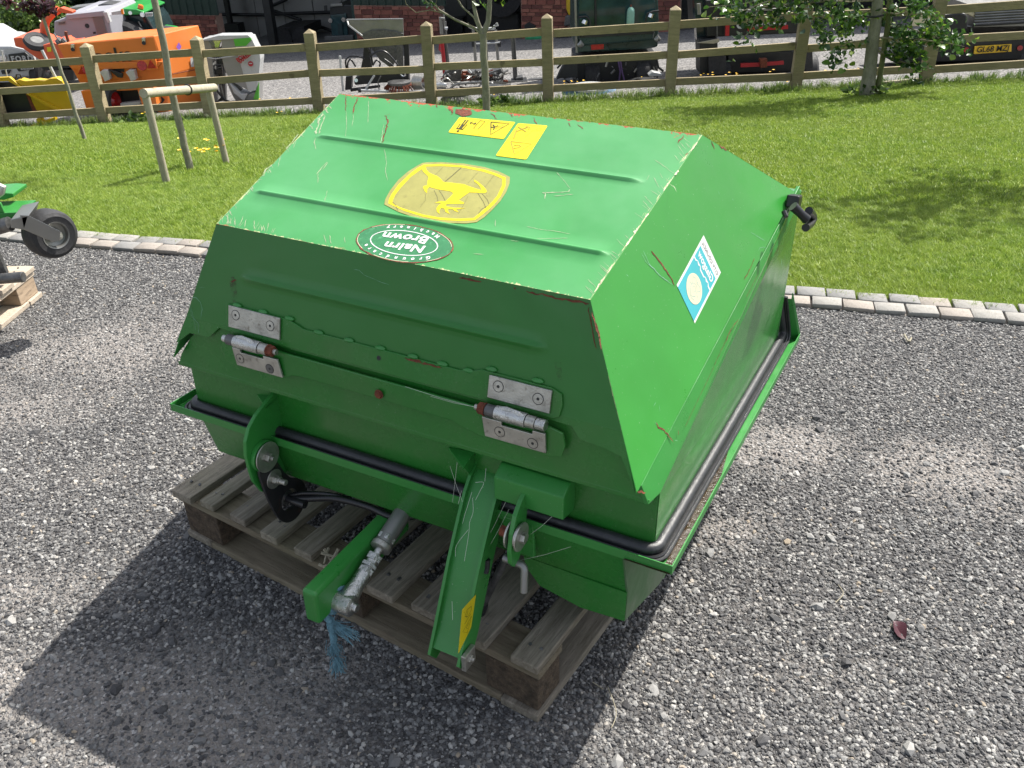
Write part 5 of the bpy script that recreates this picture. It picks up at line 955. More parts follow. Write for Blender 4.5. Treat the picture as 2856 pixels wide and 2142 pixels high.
# ---------------------------------------------------------------- pallets
WG = wood('weathered_pallet_board', (.11, .088, .062, 1), (.46, .41, .33, 1), (16, 1, 16), 4.5, green=.35)
WGx = wood('weathered_pallet_bearer', (.13, .10, .065, 1), (.31, .265, .185, 1), (1, 14, 14), 3.5, green=.3)
WB = simple('chipboard_block', (.085, .060, .038), .95, 0, .5, 60, 1.0, 160, dirt=(.17, .13, .085, 1))
WN = wood('newer_pallet_board', (.40, .33, .25, 1), (.58, .50, .40, 1), (14, 2, 14), 3.0)
WNx = wood('newer_pallet_block', (.30, .22, .15, 1), (.50, .38, .26, 1), (1, 1, 6), 3)
def local_mat(m_): return m_
def pallet(name, label, P, yaw, boards, W, D, mats, ph=.18):
    t = thing(name, label, 'pallet', P, 'wooden pallets'); c, s = math.cos(yaw), math.sin(yaw); X = Vector((c, s, 0)); Y = Vector((-s, c, 0)); Z = Vector((0, 0, 1)); ax = (X, Y, Z); P = Vector(P); r = random.Random(int(P.x * 100))
    def at(x, y, z): return P + X * x + Y * y + Z * z
    def piece(nm, x0, x1, y0, y1, z0, z1, mt, wav=.003):
        mb = MB(); nx = 7 if (x1 - x0) > (y1 - y0) else 1; ny = 7 if ny_long(x0, x1, y0, y1) else 1
        mb.box(Vector(((x0 + x1) / 2, (y0 + y1) / 2, (z0 + z1) / 2)), x1 - x0, y1 - y0, z1 - z0)
        o = mb.build(nm, mt, None, bevel=.003); o.parent = t; o.matrix_parent_inverse = Matrix.Identity(4)
        o.rotation_euler = (r.uniform(-.004, .004), r.uniform(-.004, .004), yaw + r.uniform(-.006, .006)); 
        # keep the mesh in the pallet's own axes so that the grain follows the board
        return o
    def ny_long(x0, x1, y0, y1): return (y1 - y0) > (x1 - x0)
    for a, b in boards:
        for yy in (.05, D - .06):
            for xx in (a + (b - a) * .3, a + (b - a) * .7): nl = MB(); nl.cyl(Vector((xx, yy + r.uniform(-.01, .01), ph)), Vector((xx, yy, ph + .0016)), .0042, 8); no = nl.build('nail_head', M['steel_dark'], None); no.parent = t; no.rotation_euler = (0, 0, yaw)
        piece('deck_board', a, b, r.uniform(-.004, .004), D + r.uniform(-.01, .01), ph - .022 + r.uniform(-.001, .001), ph + r.uniform(-.001, .001), mats[0])
    for y0 in (.008, D / 2 - .05, D - .108): piece('bearer_board', -W, -.003, y0, y0 + .10, ph - .046, ph - .0235, mats[1])
    for x0 in (-W + .01, -W / 2 - .07, -.15):
        for y0 in (.012, D / 2 - .05, D - .11): piece('block', x0, x0 + .140, y0, y0 + .095, .025, ph - .0475, mats[2])
    for y0 in (.004, D / 2 - .05, D - .10): piece('base_board', -W + .08, -.105, y0, y0 + .098, .001, .023, mats[1])
    for x0 in (-W + .005, -.104): piece('base_board', x0, x0 + .10, 0, D, .001, .0235, mats[0])
    return t, at
pb = [(-1.2, -1.122), (-1.090, -1.038), (-.972, -.914), (-.851, -.791), (-.729, -.668), (-.60, -.53), (-.485, -.405), (-.355, -.28), (-.235, -.137), (-.073, -.003)]
pal1, pat = pallet('wooden_pallet', 'weathered grey wooden pallet with wide gaps under the green hopper', (.0369, 1.2945, 0), -.5979, pb, 1.2, 1.02, (WG, WGx, WB))
# second pallet at the left edge, newer wood
c2 = Vector((-2.105, 3.66, 0)); pal2, pat2 = pallet('wooden_pallet', 'pale newer wooden pallet at the left edge under the castor wheel machine', c2, -.08 + math.pi / 2, [(-.10, -.003), (-.26, -.17), (-.44, -.34), (-.62, -.52), (-.8, -.7), (-1.0, -.9)], 1.0, 1.1, (WN, WN, WNx), .15)
# splintered timber scraps beside the draw beam
mb = MB(); r = random.Random(1)
for k in range(9):
    c = gnd(930 + r.uniform(-14, 14), 1540 + r.uniform(-20, 20)); c = onplane(915 + r.uniform(-12, 18), 1560 + r.uniform(-22, 30), (0, 0, .19), (0, 0, 1)); d = Vector((r.gauss(0, 1), r.gauss(0, 1), .5)).normalized() * r.uniform(.015, .035); mb.tube([c - d, c + d], [.002, .004], 5)
tag(mb.build('wood_splinters', M['stake']), 'splintered bits of pale wood lying on the pallet beside the green beam', 'splinters', kind='stuff')
# ---------------------------------------------------------------- castor wheel of the machine standing on the left pallet
def qy(u, v, Y): return pY(u, v, Y)
YW = 3.30
mw = thing('mower_deck_castor', 'green machine end with a black castor wheel held over the gravel at the left edge', 'mower deck', qy(0, 900, YW))
hub = qy(158, 657, YW); ax = Vector((.78, -.62, .05)).normalized()
R_ = (qy(198, 650, YW) - hub).length * 1.02
up_ = Vector((0, 0, 1)); RT = .096; Wt = .052; ctr = hub - ax * .055
prof = [(-Wt, RT * .52), (-Wt, RT * .62), (-Wt * 1.05, RT * .78), (-Wt * .9, RT * .92), (-Wt * .55, RT * .99), (0, RT * 1.01), (Wt * .55, RT * .99), (Wt * .9, RT * .92), (Wt * 1.05, RT * .78), (Wt, RT * .62), (Wt, RT * .52), (Wt * .6, RT * .48), (-Wt * .6, RT * .48), (-Wt, RT * .52)]
wh = thing_part('castor_wheel', mw); MB().tube2(ctr, ax, prof, 44).build('tyre', M['tyre'], wh, smooth=True)
mb = MB(); mb.tube2(ctr, ax, [(Wt * .95, RT * .56), (Wt * 1.02, RT * .55), (Wt * .98, RT * .50), (Wt * .7, RT * .46), (Wt * .6, RT * .30), (Wt * .8, RT * .22), (Wt * .8, 0)], 36); mb.build('rim', M['galv'], wh, smooth=True)
mb = MB(); mb.tube2(ctr, ax, [(Wt * .75, RT * .20), (Wt * 1.3, RT * .19), (Wt * 1.35, RT * .1), (Wt * 1.7, RT * .09), (Wt * 1.72, 0)], 12); mb.build('hub', M['steel'], wh)
fk = MB(); o_ = hub + ax * .012
for q in (o_,): 
    P = [qy(170, 646, YW - .09), qy(166, 672, YW - .09), qy(148, 675, YW - .09), qy(66, 640, YW - .09), qy(58, 600, YW - .09), qy(80, 601, YW - .09)]
    fk.prism(P, ax * -.009)
fk.build('fork_plate', M['galv'], mw, bevel=.002)
mb = MB(); mb.prism([qy(30, 612, YW - .09), qy(80, 601, YW - .09), qy(68, 642, YW - .09), qy(30, 636, YW - .09)], (-.03, .16, 0)); mb.build('fork_bridge', M['galv'], mw, bevel=.003)
mb = MB(); mb.cyl(qy(-60, 650, YW - .04), qy(28, 624, YW - .04), .028, 20); mb.build('axle_tube', M['steel_dark'], mw, smooth=True)
mb = MB(); mb.prism([qy(-60, 596, YW), qy(56, 592, YW), qy(58, 608, YW), qy(36, 614, YW), qy(-60, 614, YW)], (0, .14, 0)); mb.prism([qy(-60, 566, YW), qy(0, 566, YW), qy(12, 594, YW), qy(-60, 594, YW)], (0, .012, 0)); mb.build('frame_bracket', M['green'], mw, bevel=.003)
mb = MB(); mb.prism([qy(-60, 543, YW + .1), qy(8, 538, YW + .1), qy(36, 540, YW + .1), qy(38, 550, YW + .1), qy(10, 558, YW + .1), qy(-60, 558, YW + .1)], (0, .12, 0)); mb.build('deck_edge', M['green'], mw, bevel=.003)
mb = MB(); mb.tube([qy(-10, 546, YW), qy(4, 535, YW), qy(8, 522, YW), qy(-6, 518, YW)], .014, 10); mb.build('deck_bracket', M['steel'], mw, smooth=True)
mb = MB(); mb.prism([qy(-60, 700, 3.45), qy(-6, 706, 3.45), qy(19, 762, 3.45), qy(14, 782, 3.45), qy(-60, 785, 3.45)], (.0, .02, 0)); mb.cyl(qy(-50, 782, 3.40), qy(66, 772, 3.40), .022, 16); mb.build('stand', M['steel_dark'], mw, bevel=.002)
mb = MB(); mb.box(qy(-480, 600, YW + .3), .9, .5, .12); mb.box(qy(-420, 690, YW + .3), .12, .4, .35); mb.build('deck', M['green'], mw, bevel=.01)
# small things on the gravel
dl = MB(); c = gnd(2507, 1762); lv = [c + Vector((.028 * math.cos(a) * (1 + .3 * math.sin(2 * a)) * .6, .030 * math.sin(a), .006 + .012 * math.cos(a * 1.0) ** 2)) for a in np.linspace(0, 6.283, 15)[:-1]]; dl.add(lv + [c + Vector((0, 0, .002))], [(i, (i + 1) % 14, 14) for i in range(14)])
tag(dl.build('fallen_leaf', M['purple'], smooth=True), 'dark red curled leaf lying alone on the gravel at the right', 'leaf')
for (u, v, u2, v2, u3, v3, lab) in ((1695, 1925, 1718, 1995, 1705, 2040, 'thin dry stem lying on the gravel right of the pallet corner'), (2328, 1690, 2350, 1665, 2336, 1640, 'short dry stem lying on the gravel below the rim'), (1652, 1912, 1668, 1922, 1682, 1932, 'short straw beside the right corner of the pallet'), (2520, 940, 2532, 960, 2540, 950, 'pale yellow leaf on the gravel near the kerb')):
    mb = MB(); P = [gnd(u, v), gnd(u2, v2), gnd(u3, v3)]; mb.tube(cat([p + Vector((0, 0, .012)) for p in P], 5), .0012 if 'leaf' not in lab else .004, 5); o = mb.build('dry_stem' if 'leaf' not in lab else 'fallen_leaf', M['stake']); tag(o, lab, 'stem' if 'leaf' not in lab else 'leaf')
# ---------------------------------------------------------------- things in the yard, each standing at its own distance behind the fence
def pp(pts, Y): return [pY(u, v, Y) for u, v in pts]
def slab(name, pts, Y, depth, mat, parent=None, bev=.004, skew=0.):
    mb = MB(); d = Vector((skew * depth, depth, 0)); mb.prism(pp(pts, Y), d); return mb.build(name, M[mat] if isinstance(mat, str) else mat, parent, bevel=bev)
def rod(name, pts, Y, r_, mat, parent=None, dY=0.):
    P = [pY(u, v, Y + dY * i / max(1, len(pts) - 1)) for i, (u, v) in enumerate(pts)]; return MB().tube(P, r_, 10).build(name, M[mat] if isinstance(mat, str) else mat, parent, smooth=True)
def wheel(name, u, v, Y, R_, w, ax, parent, tmat='tyre', rmat='galv', k=.55):
    c = pY(u, v, Y); ax = Vector(ax).normalized(); wp = thing_part(name, parent)
    MB().tube2(c, ax, [(-w, R_ * k), (-w, R_ * .9), (-w * .7, R_), (w * .7, R_), (w, R_ * .9), (w, R_ * k)], 32).build('tyre', M[tmat], wp, smooth=True)
    MB().tube2(c, ax, [(-w * .8, 0), (-w * .9, R_ * k * .3), (-w * .5, R_ * k * .5), (-w * .9, R_ * k), (w * .9, R_ * k), (w * .5, R_ * k * .5), (w * .9, R_ * k * .3), (w * .8, 0)], 24).build('rim', M[rmat], wp, smooth=True); return wp
def flat_text(name, s, c, X, Yv, n, size, mat, parent, **k):
    c, X, Yv, n = Vector(c), Vector(X).normalized(), Vector(Yv).normalized(), Vector(n)
    return lettering(name, s, size, lambda x, y: c + X * x + Yv * y + n, M[mat], parent, **k)
# ---- orange spreader, seen from its rear corner
Y0 = 15.0
sp = thing('orange_salt_spreader', 'large orange salt spreader with a V shaped body behind the fence posts', 'salt spreader', gnd(330, 330))
X_ = Vector((.447, .894, 0)); dep = X_ * 1.02
def spx(pts, off=0.): return [pY(u, v, Y0 - off) for u, v in pts]
mb = MB(); mb.prism(spx([(158, 124), (428, 100), (452, 172), (462, 210), (470, 330), (420, 300), (398, 250), (392, 215), (222, 232), (205, 200), (185, 175)]), dep); mb.build('body', M['orange'], sp, bevel=.015)
mb = MB(); mb.prism(spx([(190, 176), (452, 172), (440, 186), (380, 190), (230, 196), (200, 190)], .05), (0, .06, 0)); mb.build('body_fold', M['orange'], sp, bevel=.006)
mb = MB(); mb.prism(spx([(190, 124), (428, 103), (446, 168), (205, 178)], .012), (0, .011, 0)); mb.build('rear_panel', M['orange'], sp, bevel=.005)
Zs = Vector((0, 0, 1)); c = pY(304, 156, Y0 - .02); rx = (pY(360, 152, Y0) - pY(240, 160, Y0)).normalized()
flat_text('lettering', 'epoke', c, rx, Zs, (0, -.003, 0), .30, 'black', sp, bold=.006)
for u, v in ((201, 133), (399, 115)):
    mb = MB(); mb.prism(spx([(u - 4, v - 9), (u + 5, v - 9), (u + 6, v + 8), (u - 3, v + 8)], .05), (0, .04, 0)); mb.build('toggle_catch', M['bright_steel'], sp); mb = MB(); mb.cyl(pY(u + 2, v + 5, Y0 - .06), pY(u + 2, v + 5, Y0), .03, 12); mb.build('toggle_catch', M['black'], sp)
mb = MB(); mb.prism(spx([(380, 172), (433, 164), (439, 194), (395, 198), (384, 196)], .08), (0, .07, 0)); mb.build('lamp_board', M['orange'], sp, bevel=.004)
mb = MB(); mb.cyl(pY(396, 183, Y0 - .11), pY(396, 183, Y0 - .07), .075, 24); mb.build('rear_lamp', M['redlens'], sp, bevel=.004)
mb = MB(); mb.prism(spx([(418, 168), (411, 191), (435, 190)], .10), (0, .03, 0)); mb.build('reflector', M['redlens'], sp)
mb = MB(); mb.prism(spx([(216, 184), (252, 182), (254, 210), (218, 212)], .08), (0, .07, 0)); mb.build('lamp_board', M['orange'], sp); mb = MB(); mb.prism(spx([(226, 186), (217, 207), (237, 207)], .10), (0, .03, 0)); mb.build('reflector', M['redlens'], sp)
mb = MB(); mb.cyl(pY(243, 194, Y0 - .11), pY(243, 194, Y0 - .07), .07, 20); mb.build('rear_lamp', M['redlens'], sp)
for u in (288, 361):
    mb = MB(); mb.prism(spx([(u - 11, 202), (u - 3, 198 - 2), (u + 12, 196), (u + 18, 222), (u + 4, 228), (u - 2, 214)], .14), (0, .12, 0)); mb.build('white_bracket', M['whitep'], sp, bevel=.006)
mb = MB(); mb.prism(spx([(314, 189), (345, 188), (346, 200), (318, 202)], .02), (0, .015, 0)); mb.build('dark_sticker', M['black'], sp)
mb = MB(); mb.prism(spx([(300, 193), (306, 194), (342, 206), (341, 218), (328, 216)], .10), (0, .05, 0)); mb.build('handle', M['black'], sp, bevel=.01)
mb = MB(); mb.prism(spx([(225, 254), (262, 250), (272, 304), (240, 304)], .25), (0, .25, 0)); mb.build('leg_box', M['orange'], sp, bevel=.01)
mb = MB(); mb.prism(spx([(381, 244), (427, 240), (438, 294), (396, 294)], .25), (0, .25, 0)); mb.build('leg_box', M['orange'], sp, bevel=.01)
mb = MB(); mb.prism(spx([(228, 212), (395, 204), (398, 250), (240, 258)], -.02), (0, .5, 0)); mb.build('undercarriage', M['orange'], sp)
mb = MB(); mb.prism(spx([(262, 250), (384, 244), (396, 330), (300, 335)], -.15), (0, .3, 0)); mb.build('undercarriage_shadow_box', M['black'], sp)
wheel('road_wheel', 308, 285, Y0 - .05, .26, .11, (1, -.15, 0), sp, rmat='redlens', k=.62); wheel('road_wheel', 455, 268, Y0 + .25, .26, .11, (1, .1, 0), sp, rmat='redlens')
mb = MB(); mb.prism(spx([(335, 289), (391, 283), (391, 291), (337, 297)], .1), (0, .1, 0)); mb.build('white_bar', M['whitep'], sp)
# decals on the bright side
cor = pY(428, 100, Y0); sn = Vector((X_.y, -X_.x, 0)).normalized() * -1
if sn.dot(CAM - cor) < 0: sn = -sn
side = lambda u, v, o=.02: onplane(u, v, pY(452, 172, Y0), sn) + sn * o
mb = MB(); mb.prism([side(528, 162), (side(536, 160)), side(538, 186), side(530, 186)], sn * .004); mb.build('sticker', M['whitep'], sp)
mb = MB(); mb.prism([side(496, 118), side(503, 130), side(497, 142), side(489, 131)], sn * .004); mb.build('sticker', simple('violet_vinyl', (.25, .1, .45), .4), sp)
mb = MB(); mb.tube([side(478, 206, .03), side(540, 194, .03)], .008, 6); mb.build('seam_strap', M['rust'], sp)
# ---- yellow snow plough
Yp = 14.35
pl = thing('yellow_snow_plough', 'yellow snow plough blade with a black inner face at the left end of the fence', 'snow plough', gnd(60, 350))
slab('blade', [(50, 224), (62, 232), (180, 236), (204, 310), (100, 314), (84, 268), (66, 236)], Yp, .10, 'yellow_paint', pl, .01)
slab('blade_top', [(42, 226), (55, 222), (70, 226), (88, 225), (100, 223), (122, 226), (140, 219), (158, 218), (172, 226), (180, 237), (60, 240)], Yp - .02, .16, 'yellow_paint', pl, .01)
slab('dark_mouldboard', [(-60, 232), (40, 228), (66, 250), (92, 312), (95, 322), (-60, 326)], Yp + .02, .12, 'black', pl)
slab('side_rib', [(-40, 218), (26, 215), (58, 242), (52, 243), (22, 226), (-40, 230)], Yp - .04, .06, 'yellow_paint', pl)
slab('side_rib', [(72, 262), (80, 262), (136, 290), (170, 308), (160, 309), (128, 296)], Yp - .05, .06, 'yellow_paint', pl)
slab('rusty_edge', [(72, 262), (80, 266), (104, 314), (92, 314)], Yp - .01, .03, 'rust', pl)
slab('plough_shoe', [(72, 357), (104, 343), (100, 332), (112, 331), (116, 340), (150, 329), (152, 337), (118, 352), (76, 364)], Yp - .3, .12, 'yellow_paint', pl)
rod('marker_pole', [(117, 140), (158, 222)], Yp + .1, .022, 'whitep', pl); rod('marker_pole', [(4, 140), (22, 222)], Yp + .1, .010, 'whitep', pl)
rod('hydraulic_hose', [(44, 222), (46, 208), (56, 208), (60, 220)], Yp + .05, .012, 'hose', pl)
slab('lower_edge', [(-60, 326), (200, 312), (200, 322), (-60, 340)], Yp + .1, .05, 'black', pl)
# ---- white pickup
Yf = 20.0
fo_ = thing('white_pickup', 'white pickup truck with a black grille cut off by the left edge', 'pickup truck', gnd(60, 235))
slab('body', [(-160, 128), (30, 128), (75, 138), (92, 150), (108, 190), (104, 212), (60, 217), (-160, 226)], Yf, 1.9, 'whitep', fo_, .05, -.35)
slab('grille', [(22, 152), (70, 146), (92, 164), (90, 174), (28, 176)], Yf - .04, .05, 'black', fo_, .01)
flat_text('lettering', 'FORD', pY(62, 164, Yf - .06), (1, 0, .01), (0, 0, 1), (0, -.01, 0), .155, 'whitep', fo_, spacing=1.25, bold=.006)
slab('lower_grille', [(40, 184), (95, 180), (96, 192), (52, 200)], Yf - .04, .05, 'black', fo_, .01); slab('number_plate', [(57, 187), (92, 185), (93, 193), (58, 196)], Yf - .07, .02, 'whitep', fo_)
flat_text('lettering', 'OL18 DFX', pY(75, 190.5, Yf - .085), (1, 0, .06), (0, 0, 1), (0, -.01, 0), .062, 'black', fo_)
slab('headlamp', [(-4, 155), (14, 153), (18, 166), (-4, 170)], Yf - .05, .05, 'chrome', fo_, .01); slab('fog_lamp', [(2, 197), (28, 195), (24, 206), (6, 207)], Yf - .05, .05, 'black', fo_)
slab('windscreen', [(-160, 95), (-30, 100), (24, 128), (-160, 128)], Yf + .9, .05, 'glass', fo_); slab('cab', [(-200, 88), (-60, 90), (-10, 118), (-200, 126)], Yf + 1.0, 1.2, 'whitep', fo_, .04)
rod('wiper_pole', [(8, 140), (18, 195)], Yf - .3, .01, 'whitep', fo_)
wheel('road_wheel', 134, 206, Yf + .3, .40, .14, (.9, -.45, 0), fo_, rmat='galv', k=.62); wheel('road_wheel', -60, 215, Yf + .3, .40, .14, (.9, -.45, 0), fo_)
slab('sill', [(108, 188), (170, 186), (172, 205), (112, 210)], Yf + 1.2, .5, 'steel_dark', fo_)
# ---- orange wood chipper
Yc = 19.0
ch = thing('orange_wood_chipper', 'red orange wood chipper with a curved discharge spout beside the hedge', 'wood chipper', gnd(150, 225))
slab('infeed_hopper', [(36, 106), (60, 104), (84, 118), (118, 130), (122, 126), (145, 122), (150, 145), (156, 175), (120, 172), (98, 160), (64, 136), (42, 130)], Yc, 1.0, 'orange_red', ch, .02)
slab('engine_cover', [(118, 126), (150, 118), (170, 128), (195, 124), (200, 175), (160, 178), (130, 170)], Yc - .25, .8, 'orange_red', ch, .02)
mb = MB(); P = [(132, 118), (126, 100), (124, 72), (130, 54), (146, 38), (164, 26)]; mb.tube([pY(u, v, Yc + .3) for u, v in P], [.10, .095, .085, .08, .075, .075], 12); mb.build('discharge_spout', M['orange_red'], ch, smooth=True)
slab('spout_flap', [(160, 26), (168, 21), (202, 32), (202, 38), (188, 38), (166, 34)], Yc + .25, .18, 'orange_red', ch, .01); slab('control_plate', [(130, 132), (142, 131), (143, 144), (132, 145)], Yc - .27, .01, 'yellow', ch)
c = pY(104, 116, Yc - .1); MB().tube2(c, Vector((.35, -.35, .87)).normalized(), [(-.06, .12), (-.06, .23), (0, .26), (.06, .23), (.06, .12)], 30).build('spare_wheel', M['tyre'], ch, smooth=True); MB().tube2(c, Vector((.35, -.35, .87)).normalized(), [(.05, 0), (.05, .13), (.02, .13)], 24).build('spare_wheel_rim', M['galv'], ch)
for (u, v, r_) in ((165, 118, .09), (178, 116, .07), (232, 115, .05)): mb = MB(); bm_ = blob(pY(u, v, Yc - .3), (r_, r_, r_), 1, 1); mb.tube([pY(u - 5, v + 2, Yc - .3), pY(u, v - 3, Yc - .3), pY(u + 6, v + 3, Yc - .3)], [r_ * .6, r_, r_ * .5], 8); mb.build('engine_part', M['steel_dark'], ch)
rod('lever', [(184, 88), (184, 94), (192, 120)], Yc - .5, .03, 'rust', ch); rod('lever', [(150, 92), (160, 108)], Yc - .4, .015, 'galv', ch)
slab('chassis', [(110, 178), (215, 180), (215, 196), (120, 196)], Yc - .1, .8, 'black', ch, .01); slab('chassis_leg', [(170, 190), (205, 188), (205, 225), (178, 225)], Yc - .1, .3, 'black', ch)
# ---- grey louvred sweeper box
Yg = 20.5
gb = thing('grey_sweeper_body', 'pale grey louvred sweeper body with a round vent behind the orange spreader', 'road sweeper', gnd(240, 215))
slab('body', [(150, 60), (180, 50), (186, 38), (290, 30), (302, 44), (318, 120), (150, 130)], Yg, 1.8, 'lightgrey', gb, .03)
slab('roof_lip', [(182, 42), (290, 30), (298, 44), (190, 54)], Yg - .06, .1, 'lightgrey', gb, .01); slab('roof', [(182, 40), (240, 28), (270, 30), (300, 36), (290, 32), (190, 44)], Yg + .3, 1.4, 'whitep', gb, .01)
mb = MB(); mb.cyl(pY(243, 72, Yg - .02), pY(243, 72, Yg + .02), .045, 24); mb.build('vent_hole', M['black'], gb)
slab('latch', [(259, 90), (265, 89), (266, 94), (260, 95)], Yg - .03, .03, 'black', gb); 
for k in range(24):
    v = 49 + k * 2.1; u = 257 + k * .62; slab('louvre', [(u, v), (u + 29, v - .8), (u + 29.4, v + .2), (u + .4, v + 1.0)], Yg - .02, .022, 'silver', gb, 0)
slab('handle_recess', [(160, 60), (182, 58), (184, 68), (161, 70)], Yg - .015, .02, 'silver', gb); slab('handle', [(163, 62), (179, 60.5), (181, 66), (164, 68)], Yg - .03, .02, 'steel_dark', gb)
slab('roof_rail', [(190, 23), (240, 17), (272, 15), (270, 28), (235, 24), (188, 30)], Yg + 1.2, .5, 'galv', gb); slab('roof_unit', [(272, 14), (285, 10), (316, 12), (320, 20), (300, 24), (285, 26), (270, 30)], Yg + .9, .5, 'steel_dark', gb, .02)
slab('corner_trim', [(286, 34), (298, 34), (308, 62), (300, 64)], Yg - .08, .1, 'whitep', gb); slab('warning_label', [(310, 34), (334, 30), (340, 28), (343, 40), (312, 42)], Yg - .3, .1, 'whitep', gb); slab('marker_lamp', [(336, 26), (342, 25), (344, 40), (339, 41)], Yg - .34, .04, 'amber', gb)
slab('chassis', [(160, 130), (310, 118), (312, 205), (200, 210)], Yg + .1, 1.2, 'black', gb)
# ---- green tractor
Yt = 21.5
tr = thing('green_tractor', 'green tractor with a dark glazed cab and an orange beacon behind the spreader', 'tractor', gnd(370, 190))
slab('cab_glass', [(298, 48), (400, 38), (420, 62), (436, 96), (318, 112)], Yt, 1.3, 'glass', tr, .02); slab('roof', [(306, 30), (340, 24), (380, 26), (402, 34), (400, 40), (310, 46)], Yt - .15, 1.5, 'tractor', tr, .04)
for a, b in (((298, 48), (318, 112)), ((352, 43), (362, 108)), ((400, 38), (436, 98)), ((300, 46), (402, 38))): rod('cab_pillar', [a, b], Yt - .03, .035, 'black', tr)
slab('seat_back', [(358, 50), (370, 52), (376, 74), (364, 76)], Yt + .4, .1, 'steel_dark', tr, .01); rod('wiper', [(352, 66), (378, 76), (398, 100)], Yt - .06, .015, 'galv', tr); rod('grab_rail', [(386, 60), (410, 104)], Yt - .05, .02, 'galv', tr)
slab('mirror', [(404, 36), (424, 35), (424, 46), (406, 47)], Yt - .25, .05, 'whitep', tr, .005); flat_text('lettering', 'GK18 KXM', pY(414, 41, Yt - .27), (1, 0, .03), (0, 0, 1), (0, -.01, 0), .045, 'black', tr)
mb = MB(); mb.tube([pY(392, 24, Yt), pY(392, 20, Yt), pY(393, 14, Yt)], [.06, .065, .05], 14); mb.build('beacon', simple('orange_beacon', (.8, .16, .03), .3), tr, smooth=True)
MB().cyl(pY(363, 36, Yt - .18), pY(363, 36, Yt - .12), .04, 16).build('work_lamp', M['chrome'], tr); MB().cyl(pY(397, 41, Yt - .18), pY(397, 41, Yt - .12), .05, 16).build('work_lamp', M['chrome'], tr)
slab('bonnet', [(430, 84), (460, 88), (486, 97), (500, 110), (430, 112)], Yt - .1, .8, 'tractor', tr, .04); slab('chassis', [(320, 112), (495, 106), (495, 150), (330, 160)], Yt, .9, 'black', tr)
wheel('rear_wheel', 350, 150, Yt - .1, .75, .25, (0, 1, 0), tr); wheel('front_wheel', 470, 145, Yt - .1, .55, .2, (0, 1, 0), tr)
# ---- silver and lime green gritter
Ys = 15.6
sg_ = thing('silver_gritter', 'silver hopper spreader with lime green and red striped panels left of the second fence post', 'gritter', gnd(640, 285))
slab('body_front', [(618, 110), (651, 109), (678, 186), (692, 252), (640, 224), (625, 190), (617, 150)], Ys, .35, 'silver', sg_, .004); slab('body_side', [(651, 109), (700, 104), (712, 130), (724, 150), (726, 165), (722, 208), (714, 252), (692, 255), (678, 205)], Ys - .02, .30, 'whitep', sg_, .004)
slab('lime_panel', [(651, 109), (698, 105), (702, 111), (686, 128), (656, 130)], Ys - .04, .02, 'limegreen', sg_); slab('top', [(560, 112), (610, 99), (692, 98), (700, 105), (651, 109), (566, 114)], Ys - .03, .25, 'whitep', sg_, .004)
slab('red_stripe_panel', [(664, 152), (708, 148), (676, 180)], Ys - .045, .02, 'whitep', sg_)
for k, s in enumerate(('POWER', 'EXPRESS')): 
    flat_text('lettering', s, pY(680 + k * 3, 158 + k * 7 - 3, Ys - .07), (1, 0, .62), (-.62, 0, 1), (0, -.01, 0), .085 - .02 * k, 'red', sg_, bold=.004)
mb = MB(); mb.cyl(pY(699, 178, Ys - .05), pY(699, 178, Ys - .02), .042, 24); mb.build('round_logo', M['red'], sg_); mb = MB(); mb.box(pY(699, 177, Ys - .055), .05, .006, .014); mb.build('round_logo_bar', M['whitep'], sg_)
slab('left_panel', [(560, 114), (582, 113), (590, 128), (596, 210), (606, 282), (588, 284), (566, 180)], Ys + .05, .5, 'silver', sg_, .008); slab('throat', [(582, 112), (620, 111), (614, 122), (612, 134), (590, 134)], Ys + .15, .2, 'chrome', sg_, .01)
slab('inner_back', [(566, 130), (624, 128), (630, 280), (600, 284)], Ys + .35, .1, 'steel_dark', sg_); slab('feed_box', [(598, 194), (622, 192), (624, 208), (600, 208)], Ys + .1, .2, 'black', sg_); rod('frame_tube', [(595, 182), (620, 180), (628, 280)], Ys + .1, .016, 'steel_dark', sg_)
rod('hose', [(598, 240), (612, 262), (628, 280), (640, 283)], Ys - .05, .018, 'hose', sg_); rod('frame_tube', [(616, 236), (626, 282)], Ys + .0, .018, 'galv', sg_); rod('strap', [(574, 160), (600, 164), (640, 158), (664, 152)], Ys - .1, .009, 'whitep', sg_)
slab('lower_hopper', [(632, 230), (645, 236), (668, 258), (690, 264), (714, 256), (722, 228), (722, 280), (660, 284), (650, 270)], Ys + .02, .3, 'silver', sg_, .004); slab('lime_side', [(722, 230), (722, 278), (706, 278), (714, 252)], Ys - .02, .03, 'limegreen', sg_); slab('chute', [(640, 232), (672, 262), (690, 262), (680, 282), (652, 260)], Ys - .05, .1, 'whitep', sg_, .006)
# ---- stainless hopper spreader with black frame
Yh = 15.4
hs_ = thing('steel_hopper_spreader', 'stainless flared hopper spreader with a black frame and hoses left of the third post', 'spreader', gnd(1060, 262))
mb = MB(); a = pp([(968, 55), (1124, 53), (1125, 92), (1126, 128), (1090, 190), (1060, 168), (1032, 130), (1004, 96), (975, 70)], Yh); mb.prism(a, (0, .06, 0)); mb.build('hopper_back', M['galv'], hs_, bevel=.006)
mb = MB(); mb.tube([pY(968, 55, Yh - .02), pY(1124, 53, Yh - .02)], .012, 8); mb.tube([pY(968, 55, Yh), pY(972, 70, Yh - .1), pY(1003, 94, Yh - .35), pY(1010, 100, Yh - .35)], .014, 8); mb.build('rolled_rim', M['silver'], hs_)
slab('hopper_underside', [(1008, 96), (1035, 84), (1070, 82), (1100, 86), (1125, 94), (1125, 130), (1095, 186), (1060, 168), (1032, 130)], Yh - .03, .02, 'steel_dark', hs_)
